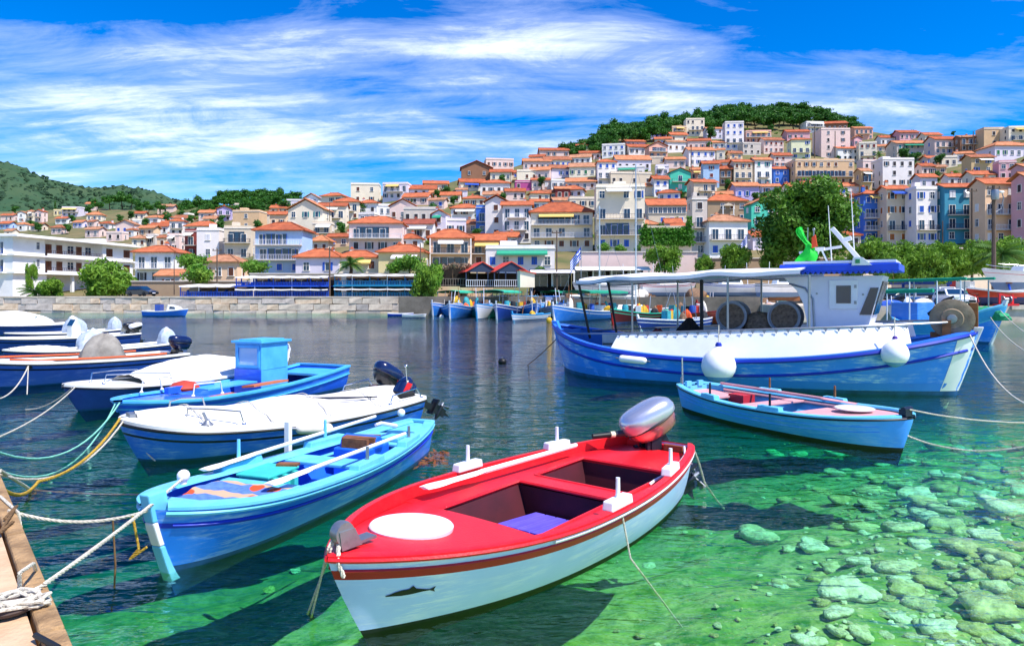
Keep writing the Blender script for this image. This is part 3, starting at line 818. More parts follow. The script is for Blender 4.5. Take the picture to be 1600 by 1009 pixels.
h(829, 861, 267, 283, 'pink', 's', 'd'); h(849, 893, 251, 263, 'cream', 's', 'b'); h(891, 926, 247, 258, 'white', 's', 'd'); h(959, 1019, 251, 268, 'lav', 's', 'd', rcol=2); h(959, 1012, 262, 280, 'lwhite', 'f', 'd', 'A'); h(1024, 1047, 260, 277, 'lav', 'f', 'd', 'W')
h(1019, 1045, 281, 307, 'white', 's', 'b'); h(1044, 1081, 270, 300, 'turq', 'g', 'w', '1', desc='turquoise gabled house with green balcony high in the middle', win=1); h(842, 889, 236, 247, 'pink', 's', 'n', desc='pink-walled row at the left foot of the pine wood'); h(901, 920, 228, 236, 'cream', 's', 'n'); h(941, 980, 227, 245, 'white', 'f', 'b')
h(979, 1017, 231, 243, 'lwhite', 's', 'd'); h(974, 1009, 222, 230, 'rose', 's', 'd'); h(989, 1050, 208, 217, 'violet', 's', 'b', desc='long violet and blue row just below the pines'); h(1010, 1044, 229, 247, 'salmon', 'g', 'n'); h(828, 852, 246, 257, 'pink', 's', 'n')
h(905, 940, 240, 250, 'pink', 's', 'n'); h(860, 892, 283, 297, 'white', 'f', 'd'); h(930, 960, 305, 322, 'beige', 's', 'd') if False else None
h(1048, 1074, 199, 213, 'tan', 'f', 'd'); h(1070, 1103, 187, 213, 'cream', 'f', 'd', '1', desc='tall cream flat-topped house against the pine wood'); h(1101, 1131, 202, 217, 'lav', 's', 'n', rcol=2); h(1131, 1165, 192, 235, 'lwhite', 'f', 'b', '1', desc='tall white house with rooftop tank against the pines')
h(1162, 1209, 206, 225, 'salmon', 'f', 'r', desc='salmon house with terrace right of tall white house'); h(1156, 1191, 225, 242, 'grey', 'f', 'd', desc='grey unfinished house under the salmon terrace'); h(1188, 1227, 220, 240, 'pink', 's', 'r', rcol=3); h(1226, 1269, 207, 220, 'rose', 's', 'd'); h(1233, 1270, 219, 250, 'lime', 'h', 'b', '1', desc='pale lime house with blue windows')
h(1039, 1073, 223, 238, 'lwhite', 's', 'n'); h(1073, 1114, 221, 236, 'pink', 's', 'r', rcol=1); h(1071, 1120, 236, 260, 'lwhite', 's', 'b', desc='white house with bright blue shutters and red roof edge', win=4); h(1039, 1073, 250, 263, 'pink', 's', 'd'); h(1097, 1126, 257, 293, 'sky', 's', 'r', desc='light blue narrow house with one dark red shutter', win=1)
h(1079, 1099, 266, 285, 'salmon', 's', 'd', 'Y'); h(1124, 1146, 265, 291, 'brown', 's', 'd', '1'); h(1143, 1178, 254, 292, 'beige', 's', 'n', '1', desc='beige house with brown shutters and iron balcony', rcol=0); h(1175, 1208, 251, 292, 'white', 's', 't', '1', desc='white house with tall teal shutters', win=2); h(1205, 1240, 244, 262, 'pink', 's', 'r', rcol=1)
h(1205, 1235, 265, 288, 'blue', 's', 'b', desc='small blue house behind the plane tree', rcol=0); h(1077, 1122, 286, 313, 'beige', 's', 'd', '1', rcol=0); h(1144, 1189, 292, 313, 'violet', 's', 'b', desc='violet-blue house with white front above the turquoise gable', rcol=2); h(1120, 1148, 305, 317, 'cream', 's', 'n', rcol=2)
h(1098, 1171, 315, 350, 'stone', 'h', 'n', 'P', desc='brown stone house with small pediment porch', rcol=0); h(1167, 1216, 320, 372, 'turq', 'g', 'w', '', desc='turquoise gabled house beside the plane tree', win=2); h(1098, 1172, 347, 405, 'white', 'h', 'b', '1L', desc='white house with crowded balcony and blue shutters below stone house', rcol=4); h(1082, 1103, 312, 402, 'grey', 'f', 'd', '12', desc='narrow grey house squeezed left of the stone house', win=1)
h(1045, 1075, 212, 222, 'cream', 's', 'n'); h(1120, 1135, 235, 250, 'cream', 's', 'd')
# right
h(1254, 1290, 192, 207, 'white', 'f', 'd'); h(1281, 1329, 194, 206, 'brown', 's', 'd'); h(1276, 1333, 203, 248, 'pink', 'f', 'd', 'B', desc='tall pale pink house with bare flank below the pines', win=2); h(1331, 1367, 201, 219, 'salmon', 's', 'd'); h(1331, 1348, 216, 230, 'rose', 'g', 'd'); h(1302, 1344, 233, 252, 'white', 's', 'k', rcol=0)
h(1341, 1374, 224, 255, 'cream', 'f', 'r', '1'); h(1229, 1345, 252, 290, 'tan', 'f', 'n', '1L', desc='long tan house with dark terrace above the plane tree'); h(1343, 1374, 252, 283, 'pink', 'f', 'd'); h(1370, 1434, 250, 293, 'lwhite', 'f', 'd', desc='broad pale lilac house behind the tall black pole', win=4); h(1341, 1364, 268, 303, 'ochre', 's', 'o')
h(1393, 1455, 225, 247, 'grey', 's', 't', desc='grey house with teal shutters and long orange roof', rcol=2); h(1452, 1502, 219, 243, 'pink', 's', 'b', '1', desc='pale pink house with blue windows and shaded porch'); h(1496, 1536, 215, 238, 'brown', 's', 'd', '1', desc='bare brown brick house on the right skyline'); h(1532, 1573, 202, 231, 'tan', 'f', 'd', 'B', desc='tan windowless house on right skyline', win=1); h(1569, 1632, 200, 220, 'cream', 'f', 'k', '0', desc='cream house with dark veranda at the right skyline')
h(1538, 1628, 229, 249, 'lav', 'h', 'g', desc='long lilac house with green shutters at right edge', rcol=2); h(1511, 1558, 247, 272, 'ochre', 's', 'b', desc='ochre house with two white-framed arched windows', win=2); h(1559, 1592, 254, 282, 'rose', 'f', 'd', 'B'); h(1589, 1630, 262, 302, 'rose', 's', 'd', '1'); h(1431, 1468, 278, 296, 'lav', 's', 'd', rcol=0); h(1478, 1508, 277, 292, 'lwhite', 's', 'd', rcol=0); h(1512, 1561, 274, 290, 'cream', 's', 'd', rcol=0)
h(1400, 1440, 208, 220, 'rose', 's', 'd'); h(1440, 1475, 212, 222, 'cream', 's', 'n'); h(1372, 1402, 216, 228, 'white', 's', 'd'); h(1460, 1500, 246, 262, 'cream', 'f', 'd'); h(1556, 1600, 286, 296, 'pink', 's', 'n')
# front row on the right
h(1343, 1381, 304, 380, 'blue', 'h', 'b', '012Lw', desc='blue front row house with white balconies', rcol=0, win=2); h(1379, 1425, 297, 382, 'beige', 's', 'o', '1d', desc='beige front row house with one tall brown shutter pair', rcol=0, win=2); h(1424, 1468, 296, 382, 'lwhite', 'f', 'b', '1L', desc='lilac-white front row house with blue arched shutters', win=2)
h(1467, 1528, 294, 380, 'teal', 's', 'w', '12d', desc='teal blue front row house with white windows', rcol=0, win=2); h(1527, 1594, 289, 384, 'peach', 's', 'w', '12w', desc='peach front row house with blue glazed loggia', rcol=0, win=3); h(1594, 1650, 280, 390, 'rose', 's', 'd', '1', desc='rose house at the right edge behind the lamp pole')
H = [q for q in H if q]
for a, k in H: house(*a, **k)
# roofs that fill the lanes between the houses one can single out
cover = [(a[0], a[1], a[2] - 6, a[3]) for a, k in H]
rr = random.Random(99)
for y in range(224, 404, 7):
    for px in range(215, 1640, 19):
        x = px + rr.uniform(-8, 8); yb = y + rr.uniform(-3, 3)
        if yb < interp(RIDGE, x) + 14: continue
        w_ = rr.uniform(24, 38) * (230 / depth(x, yb)) ** 0.5; hh_ = rr.uniform(10, 16) * (230 / depth(x, yb)) ** 0.8
        if x > 1335 and yb > 345: continue
        r_ = (x - w_ / 2, x + w_ / 2, yb - hh_ - 5, yb)
        if any(min(r_[1], c[1]) - max(r_[0], c[0]) > w_ * 0.45 and min(r_[3], c[3]) - max(r_[2], c[2]) > 0.36 * (r_[3] - r_[2]) for c in cover): continue
        if 268 < x < 470 and yb < 345: continue
        cover.append(r_)
        house(r_[0], r_[1], r_[2] + 5, yb, rr.choice(('lwhite', 'cream', 'pink', 'white', 'beige', 'lav', 'peach')), rr.choice('sshf' if rr.random() < .3 else 'ssh'), rr.choice('ndbnw'), rr.choice(('', '', '1')), rnd=random.Random(int(x * 7 + yb)))
print('houses', len(HOUSES))


# give every house a label of its own: look first, then the neighbour it stands by
LANDMARKS = [(t, px, py) for o, t, px, py, own in HOUSES if own]
short = lambda t: ' '.join(t.split()[:t.split().index('with')] if 'with' in t.split() else t.split()[:6])


def rel(px, py, l):
    dx, dy = px - l[1], py - l[2]
    if abs(dx) > 1.2 * abs(dy): return ('right of' if dx > 0 else 'left of')
    return 'below' if dy > 0 else 'above'


sh_count = {}
for t, _, _ in LANDMARKS: sh_count[short(t)] = sh_count.get(short(t), 0) + 1
LM = [(short(t), px, py) for t, px, py in LANDMARKS if sh_count[short(t)] == 1]
taken = set()
for o, t, px, py, own in HOUSES:
    if own:
        assert t not in taken, t
        taken.add(t); tag(o, t)
for o, t, px, py, own in HOUSES:
    if own: continue
    cand = sorted(LM, key=lambda l: (px - l[1]) ** 2 + 2.5 * (py - l[2]) ** 2)
    done = False
    for l in cand[:6]:
        for pre in ('', 'smaller '):
            lab = '%s%s, %s the %s' % (pre, t.replace(' house', '').replace(' and ', ', ') if len(t.split()) + len(l[0].split()) > 13 else t, rel(px, py, l), l[0])
            if pre and len(lab.split()) > 16: continue
            w_ = lab.split()
            if len(w_) > 16: lab = ' '.join(lab.replace(' shutters', '').replace(' tiled', '').split())
            if len(lab.split()) <= 16 and lab not in taken and not pre: taken.add(lab); tag(o, lab); done = True; break
        if done: break
    if not done:
        l = cand[0]; lab = '%s house %s the %s, %d paces off' % (t.split()[1], rel(px, py, l), l[0], int(abs(px - l[1]) + abs(py - l[2]))); tag(o, lab)

# ---------------------------------------------------------------- trees and plants
pineleaf = leafmat('pine_foliage', '2f6420', '4f8226', 0.25); tamleaf = leafmat('tamarisk_foliage', '82a836', '527f28', 0.9); planeleaf = leafmat('plane_foliage', '5f8c26', '38621c', 0.6)
bushleaf = leafmat('bush_foliage', '578f2c', '7fa038', 0.8); palmleaf = leafmat('palm_foliage', '3d6a26', '5f8030', 0.6); ivyleaf = leafmat('ivy_foliage', '3a7a1e', '5d9228', 0.9); darkleaf = leafmat('dark_foliage', '356a28', '4c7e2e', 0.5)
bark = mat('tree_bark', '5d4a38', rough=0.95, col2='3a2d22', scale=5, amt=0.8, bump=0.6, bscale=20)


def crown_mesh(name, blobs, n, size, material, seed, flat=0.0, droop=0.0):
    """Leaf sprays scattered through several blobs (centre, radii); more of them near each blob's skin."""
    rr = random.Random(seed); m = MB(); vol = [b[1][0] * b[1][1] * b[1][2] for b in blobs]; tot = sum(vol)
    for (c, r_), v in zip(blobs, vol):
        for _ in range(max(6, int(n * (v / tot)))):
            d = Vector((rr.gauss(0, 1), rr.gauss(0, 1), rr.gauss(0, 1))); d.normalize()
            f = rr.random() ** 0.45 * (1 + 0.18 * math.sin(d.x * 5 + d.z * 7 + seed) + rr.uniform(-.06, .1))
            p = Vector(c) + Vector((d.x * r_[0], d.y * r_[1], d.z * r_[2])) * f
            nn = (d + Vector((rr.gauss(0, .7), rr.gauss(0, .7), rr.gauss(0, .7) + flat))).normalized()
            u = nn.cross(Vector((rr.gauss(0, 1), rr.gauss(0, 1), rr.gauss(0, 1)))).normalized(); w = nn.cross(u)
            s = size * rr.uniform(0.55, 1.35)
            dz = Vector((0, 0, -droop * s))
            o = len(m.v)
            m.v += [p - u * s * .9, p + w * s * .42 + nn * s * .2, p + u * s * 0.95 + dz, p - w * s * .45 + nn * s * .1]
            m.face((o, o + 3, o + 2, o + 1))
    return m.mesh(name, [material])


def trunk_mesh(h, r, seed, limbs=5, spread=0.5, lean=0.1, from_=0.45, top=1.0):
    rr = random.Random(seed); m = MB()
    pts = [Vector((lean * h * t + 0.06 * h * math.sin(3 * t + seed) * t, 0.05 * h * math.sin(4 * t + seed), h * t)) for t in (0, .2, .4, .6, .8, 1)]
    m.tube(pts, [r * 1.35, r * 1.05, r * .9, r * .75, r * .5, r * .25], n=8)
    for i in range(limbs):
        t = rr.uniform(from_, 0.9); k = min(4, int(t * 5)); a = pts[k].lerp(pts[k + 1], t * 5 - k); an = rr.uniform(0, 6.28)
        e = a + Vector((math.cos(an) * spread * h, math.sin(an) * spread * h, h * rr.uniform(.15, .4)))
        m.tube([a, a.lerp(e, .5) + Vector((0, 0, .06 * h)), e], [r * .45, r * .3, r * .1], n=6)
    return m.mesh('trunk', [bark])


def blobs_for(seed, n, rx, rz, h, br, flatz=0.7):
    rr = random.Random(seed); out = []
    for i in range(n):
        an = rr.uniform(0, 6.28); q = rr.random() ** 0.5
        b = br * rr.uniform(0.7, 1.25)
        out.append(((math.cos(an) * rx * q, math.sin(an) * rx * q, h + rr.uniform(-1, 1) * rz), (b, b, b * flatz)))
    return out


PROTO = {}
PROTO['pine'] = [(crown_mesh('crown', blobs_for(s, 9, 2.2, 1.3, 4.9, 1.5, .75), 900, 0.5, pineleaf, s), trunk_mesh(5.2, .2, s, 5, .3)) for s in (1, 2, 3, 4)]
PROTO['tamarisk'] = [(crown_mesh('crown', blobs_for(s, 20, 1.75, 1.45, 1.75, .85, .9), 5600, 0.2, tamleaf, s, droop=.5), trunk_mesh(2.6, .14, s, 7, .4, from_=.2)) for s in (11, 12, 13)]
PROTO['bush'] = [(crown_mesh('crown', blobs_for(s, 9, 1.1, .5, 1.1, .7, .85), 1500, 0.2, bushleaf, s), trunk_mesh(1.2, .08, s, 4, .4, from_=.2)) for s in (21, 22)]
PROTO['plane'] = [(crown_mesh('crown', blobs_for(31, 52, 4.5, 3.5, 6.0, 1.75, .85), 23000, 0.32, planeleaf, 31), trunk_mesh(8.5, .38, 31, 9, .35))]
PROTO['dark'] = [(crown_mesh('crown', blobs_for(s, 9, 1.3, 1.5, 3.2, 1.0, .9), 1100, 0.36, darkleaf, s), trunk_mesh(3.6, .15, s, 5, .3)) for s in (41, 42)]
PROTO['cypress'] = [(crown_mesh('crown', [((0, 0, 1.2 + i), (.75 - .1 * i * .6, .75 - .06 * i, .9)) for i in range(6)], 900, 0.3, darkleaf, 51), trunk_mesh(5.5, .12, 51, 2, .05))]


def tree(kind, loc, s, name, label, cat='tree', group=None, rot=None, sc=(1, 1, 1)):
    cm, tm = R.choice(PROTO[kind]); o = thing(name, loc, R.uniform(0, 6.28) if rot is None else rot, label, cat, group)
    o.scale = (s * sc[0], s * sc[1], s * sc[2]); link('crown', cm, o); link('trunk', tm, o); return o


TOPS = [(880, 229), (905, 222), (930, 212), (945, 202), (965, 189), (985, 195), (1005, 188), (1025, 183), (1050, 183), (1075, 178), (1100, 175), (1130, 168), (1160, 164), (1185, 168), (1210, 163), (1240, 164), (1270, 169), (1300, 177), (1325, 185), (1350, 196)]
rr = random.Random(17)
npine = 0
for row in range(4):
    for px in range(884, 1350, 13 if row else 12):
        x = px + rr.uniform(-5, 5)
        top = interp(TOPS, x) + (row * 5.0 + rr.uniform(-1, 3) if row else rr.uniform(-2, 2))
        if row >= 2 and not (1100 < x < 1270 or 930 < x < 1040): continue
        base = interp(RIDGE, x); base = min(base + 2, top + 26)
        Y = interp(RDIST, x) * (1.0 - 0.035 * row); hgt = rr.uniform(19, 25) / F * Y
        g = P(x, top, Y); s = hgt / 6.8
        tree('pine', (g.x, Y, g.z - hgt), s * 1.12, 'pine_tree', 'dark green pine in the wood along the hilltop', group='pines of the hilltop wood', sc=(1.1, 1.1, 1.0)); npine += 1
rr = random.Random(18)
for row in range(4):
    for px in range(268, 476, 12):
        x = px + rr.uniform(-5, 5); top = interp([(268, 322), (300, 314), (330, 306), (350, 299), (400, 298), (440, 297), (460, 300), (476, 312)], x) + row * 6 + rr.uniform(-1.5, 2)
        if row >= 2 and x > 360 and x < 372: continue
        Y = interp(RDIST, x) * (1.05 - 0.05 * row); hgt = rr.uniform(17, 24) / F * Y; g = P(x, top, Y)
        tree('pine' if rr.random() < .7 else 'dark', (g.x, Y, g.z - hgt), hgt / 6.2, 'ridge_tree', 'green tree on the low wooded ridge left of the town', group='trees of the low left ridge', sc=(1.15, 1.15, 1))
for px, top, hp, k in ((172, 306, 22, 'pine'), (190, 303, 24, 'pine'), (205, 308, 20, 'pine'), (152, 314, 18, 'pine'), (218, 314, 20, 'dark'), (232, 318, 18, 'pine'), (250, 318, 18, 'pine'), (140, 322, 16, 'dark'), (86, 316, 18, 'cypress'), (112, 338, 12, 'dark'), (24, 324, 12, 'dark'), (205, 332, 14, 'dark'), (188, 336, 12, 'dark'), (228, 342, 14, 'dark'), (60, 348, 14, 'dark'), (104, 352, 14, 'dark'), (48, 346, 12, 'dark'), (284, 330, 16, 'dark'), (262, 336, 14, 'dark'), (222, 330, 12, 'dark'), (298, 338, 14, 'dark')):
    Y = depth(px, top + hp); hgt = hp / F * Y; g = P(px, top + hp, Y)
    tree(k, g, hgt / (6.2 if k != 'dark' else 4.4), 'cypress' if k == 'cypress' else 'hillside_tree', 'slim dark cypress on the far left slope' if k == 'cypress' else 'dark leafy tree among the far left houses', group=None if k == 'cypress' else 'trees among the far left houses')
# scattered scrub on the left mountain reads as one mass
m = MB(); rr = random.Random(23)
for i in range(1900):
    px = rr.uniform(-60, 330); f = rr.random() ** .8
    yt = interp([(-900, 330), (-150, 235), (0, 252), (50, 268), (90, 284), (150, 294), (185, 290), (215, 293), (262, 307), (300, 318), (380, 345)], px); Y = 1500 - 800 * (1 - f); top = P(px, yt, 1500).z
    z = top * f ** 1.25; c = Vector(((px - 800) / F * Y, Y, z)); s = rr.uniform(2.5, 6)
    m.ball(c, s, 0, 5, 3, (1, 1, .7), .3, rr)
tag(m.build('mountain_scrub', mat('scrub_bush', '1f3a28', rough=0.95, col2='33502f', scale=.02, amt=.8), normals=False), 'scattered scrub bushes over the left mountain', 'scrub', kind='stuff')

tree('plane', P(1262, 432, 84), 1.04, 'plane_tree', 'big green plane tree rising above the fishing boat cabin', rot=.6, sc=(1.12, 1.0, 1.0))
for px, py, Y, s, lab in ((1038, 428, 88, 0.98, 'round light green tamarisk below the ivy wall'), (1100, 427, 87, 0.62, 'small tamarisk between the two rounder ones'), (1150, 428, 86, 1.0, 'wide light green tamarisk below the white balcony house'), (1205, 428, 84, .7, 'low tamarisk at the left foot of the plane tree'),
                          (1362, 428, 76, 1.05, 'light green tamarisk just right of the plane tree'), (1412, 433, 74, 1.0, 'tamarisk in front of the beige row house'), (1440, 428, 78, .9, 'tamarisk in front of the lilac row house'), (1478, 432, 74, 1.0, 'tamarisk in front of the teal row house'), (1512, 420, 78, 1.0, 'darker tamarisk left of the tall lamp pole'), (1388, 426, 80, .9, 'tamarisk behind the blue kiosk'), (1330, 430, 78, .8, 'tamarisk half hidden behind the cabin roof'), (1395, 440, 72, .8, 'low light tamarisk right behind the wheelhouse roof'), (1455, 438, 72, .85, 'low tamarisk behind the kiosk roof'), (1500, 436, 75, .8, 'low tamarisk above the box trailer'), (1545, 425, 80, 1.1, 'tamarisk behind the tall lamp pole'), (1585, 420, 82, 1.2, 'tamarisk at the right edge behind the palm'),
                          (668, 486, 80.5, 1.05, 'tall ragged green bush at the end of the stone quay'), (166, 470, 110, 2.05, 'big light green tree on the shore before the white building'), (48, 455, 116, .8, 'small slender tree against the white building'), (78, 472, 110, 1.0, 'rounded shrub beside the shore palm')):
    q = (1, 1, 1) if px != 668 else (.8, .8, 1.45)
    if px == 48: q = (.5, .5, 1.6)
    tree('tamarisk', P(px, py, Y), s, 'tamarisk', lab, sc=q)
for px, py, Y, s, lab in ((308, 448, 97, 1.6, 'green bush above the white café canopy'), (300, 425, 104, 1.4, 'bush right of the bright white house'), (640, 428, 97, 1.3, 'dark bush before the yellow house'), (618, 430, 97, 1.0, 'smaller bush left of the dark bush'), (398, 432, 100, 1.2, 'bush beside the peach house'), (842, 430, 92, .6, 'small round potted olive before the dark shop'), (1000, 398, 100, .8, 'planter bush at the foot of the cream apartments'), (945, 396, 100, .8, 'low balcony greenery under the cream apartments'), (970, 397, 100, .7, 'low greenery under middle of the cream apartments')):
    tree('bush', P(px, py, Y), s, 'bush', lab, 'bush')
for px, py, hp, k, lab in ((697, 313, 20, 'dark', 'dark tree between lilac roofs left of the warehouse'), (684, 314, 16, 'dark', 'left one of two dark trees below the warehouse'), (847, 297, 18, 'dark', 'round green tree right of the magenta house'), (1111, 222, 20, 'dark', 'green tree left of the tall white house'), (1413, 260, 24, 'dark', 'green tree right of the broad lilac house'), (1430, 264, 22, 'dark', 'green tree beside the grey teal-shuttered house'), (1470, 264, 20, 'dark', 'dark tree under the shaded porch house'), (1395, 222, 12, 'dark', 'low green tree on the right ridge'), (1424, 216, 12, 'dark', 'dark bushy tree on the right ridge'), (1490, 214, 8, 'dark', 'tiny tree at the right skyline'),
                           (1196, 318, 16, 'dark', 'green shrub tree by the violet-blue house'), (1128, 318, 14, 'dark', 'low tree above the stone house'), (1066, 312, 14, 'dark', 'green shrub below the turquoise gable'), (475, 392, 24, 'dark', 'shrub growing at the foot of the tall cream gable'), (930, 236, 20, 'dark', 'yellowish tree at the left end of the wood'), (960, 236, 16, 'dark', 'bush below the wood beside the white house')):
    Y = depth(px, py); hgt = hp / F * Y
    tree(k, P(px, py, Y), hgt / 4.4, 'garden_tree', lab)
# small greenery in the lanes of the town
rr = random.Random(5)
for i in range(150):
    px = rr.uniform(300, 1590); y = rr.uniform(interp(RIDGE, px) + 15, 350 if px > 1330 else 385); Y = depth(px, y); s = rr.uniform(.5, 1.0)
    tree(rr.choice(('dark', 'bush', 'bush')), P(px, y + 2, Y), s * (1 if Y > 150 else .8), 'lane_shrub', 'green shrub between houses on the hill', 'shrub', 'shrubs in the lanes of the town')


def palm(loc, h, n, fl, name, label, seed, up=0.5, cat='palm'):
    rr = random.Random(seed); root = thing(name, loc, 0, label, cat)
    m = MB(); m.tube([(0, 0, 0), (.05 * h, 0, h * .5), (.02 * h, 0, h)], [.28, .22, .2], n=8); m.build('trunk', bark, root)
    m = MB()
    for i in range(24): m.ball((0, 0, h), .3, 0, 6, 4) if i == 0 else None
    for k in range(n):
        an = 6.283 * k / n * 2.4 + rr.uniform(-.2, .2); el = rr.uniform(-.2, 1.2) * up * 2; m = MB(); pr = []
        for i in range(8):
            t = i / 7; r_ = fl * t * math.cos(el * (1 - t * .5)); z = h + fl * (math.sin(el) * t - 0.55 * t * t * (1.1 - .3 * math.sin(el)))
            pr.append(Vector((math.cos(an) * r_, math.sin(an) * r_, z)))
        m.tube(pr, [.05 - .005 * i for i in range(8)], n=4)
        sd = Vector((-math.sin(an), math.cos(an), 0))
        for i in range(16):
            t = (i + 1) / 17; j = min(6, int(t * 7)); p = pr[j].lerp(pr[j + 1], t * 7 - j); f = (pr[j + 1] - pr[j]).normalized()
            ln = fl * .3 * math.sin(math.pi * (0.12 + .85 * t)) + .1
            for sg in (-1, 1):
                e = p + sd * sg * ln * .8 + f * ln * .5 + Vector((0, 0, -ln * .45)); o = len(m.v); wv = f * fl * .028
                m.v += [p - wv, p + wv, e]; m.face((o, o + 1, o + 2))
        m.build('frond', palmleaf, root, normals=False)
    return root


palm(P(55, 474, 110), 1.7, 26, 2.9, 'shore_palm', 'low bushy palm on the shore at far left', 1)
palm(P(548, 430, 97), 1.6, 22, 2.2, 'taverna_palm', 'dark green palm behind the teal taverna', 2)
palm(P(1566, 430, 72), 2.2, 26, 3.0, 'harbour_palm', 'leafy palm right of the tall lamp pole', 3)
palm(P(1373, 262, depth(1373, 290)), 5.0, 16, 2.2, 'tall_palm', 'tall slim palm above the broad lilac house', 4)

# ivy wall under the blue glazed house
o = thing('ivy_hedge', P(1042, 382, 97.5), 0, 'thick green ivy hanging over the wall below blue glazing', 'ivy')
bl = [((x, 0, z), (.75, .45, .6)) for x in [-3.3 + .66 * i for i in range(11)] for z in (0.3, 1.1, 1.9)] + [((3.2, 0, 2.8), (.6, .4, .6)), ((3.2, 0, 3.6), (.5, .4, .6)), ((-3.1, 0, 2.7), (.4, .4, .4))]
link('foliage', crown_mesh('foliage', bl, 5200, .22, ivyleaf, 61), o); m = MB(); m.box((0, .45, .6), (7.2, .3, 4.2)); m.build('trellis_wall', wallmat('beige'), o)

# ---------------------------------------------------------------- white harbour building on the left
def harbour_building():
    a = Vector((-86.3, 118, 2.0)); u = Vector((5.2, 28, 0)).normalized(); ang = math.atan2(u.y, u.x)
    root = thing('harbour_building', a, ang, 'long white three-storey harbour building with brown shutters and balconies', 'building')
    wm_ = wallmat('white'); Z = (0, 4.0, 7.1, 10.2); D = 12
    m = MB()
    m.box((3.25, D / 2, 4.6), (6.5, D, 11.2)); m.box((13.05, D / 2 + .7, 7.1), (13.1, D - 1.4, 6.2)); m.box((13.05, D / 2 + 1.5, 1.5), (13.1, D - 3, 5)); m.box((20.1, D / 2 - .2, 5.2), (1.0, D + .4, 12.4)); m.box((24.5, D / 2, 4.6), (7.9, D, 11.2))
    m.build('wall', wm_, root)
    m = MB(); m.box((14.2, D / 2 - .7, 10.35), (29.6, D + 1.6, .3)); m.box((14.2, D / 2 - .4, 10.62), (28.8, D + .6, .24)); m.build('roof', wm_, root)
    for z in Z[1:3]:
        m = MB(); m.box((14.25, .1, z), (29.2, 1.5, .28)); s = m.build('balcony', wm_, root)
        m = MB(); m.box((13.0, -.58, z + .35), (13.0, .1, .42)); m.build('parapet', wm_, s)
        r_ = railing_mb([(6.6, -.55, z + .5), (19.5, -.55, z + .5)], .65, step=.4); r_.build('railing', mat('brown_rail', '5a4038', rough=.6), s, normals=False)
        for x, k in ((8.6, 3), (11.0, 3), (13.6, 0), (15.6, 3), (17.9, 0)):
            fr, pane, shm, key, al = win_mesh(1.5, 2.2 if k == 3 else 1.5, 1 if k == 3 else 0, 'n'); w_ = link('window', fr, root, (x, 1.395, z + (.25 if k == 3 else .9))); link('pane', pane, w_)
            if shm: link('shutter', shm, w_)
        for x in (21.8, 26.6):
            fr, pane, shm, key, al = win_mesh(1.9, 1.7, 1, 'n'); w_ = link('window', fr, root, (x, -.005, z + .75)); link('pane', pane, w_); link('shutter', shm, w_)
        fr, pane, shm, key, al = win_mesh(.7, 1.3, 0, 'd'); w_ = link('window', fr, root, (5.0, -.005, z + 1.2)); link('pane', pane, w_)
    for x in (7.8, 9.6, 11.4):
        fr, pane, shm, key, al = win_mesh(1.7, 2.9, 3, 'd'); w_ = link('glass_door', fr, root, (x, 2.9, .3)); link('pane', pane, w_)
    m = MB()
    for x in (6.7, 12.9, 19.4): m.box((x, .3, 2), (.5, .5, 3.8))
    m.build('pillar', wm_, root)
    fr, pane, shm, key, al = win_mesh(1.6, 1.2, 1, 'n'); w_ = link('window', fr, root, (25.0, -.005, 1.9)); link('pane', pane, w_); link('shutter', shm, w_)
    # the end that faces the bay mouth
    for z in Z[1:3]:
        m = MB(); m.box((-.55, 5.5, z), (1.1, 9, .25)); s = m.build('balcony', wm_, root)
        railing_mb([(-1.02, 1.1, z + .12), (-1.02, 9.9, z + .12)], .85, step=.5).build('railing', railb, s, normals=False)
        for y in (2.4, 5, 7.6):
            fr, pane, shm, key, al = win_mesh(1.2, 2.1, 3, 'd'); w_ = link('glass_door', fr, root, (-.005, y, z + .15), rad(-90)); link('pane', pane, w_)
    return root


harbour_building()

# ---------------------------------------------------------------- tavernas and waterfront
tb = mat('taverna_blue', '1f55c8', rough=.5, scale=2, amt=.4); tt = mat('taverna_teal', '1f86b0', rough=.5, scale=2, amt=.4); tw = mat('taverna_white', 'e6e6e6', rough=.6, scale=2, amt=.3); canvas = mat('canvas_white', 'efece6', rough=.85, col2='d2ccc2', scale=2.2, amt=.7, bump=.9, bscale=5, dirt=.1)
chairm = mat('chair_blue', '2a5fd0', rough=.6); cloth_m = mat('table_cloth', 'e9e2d6', rough=.9)


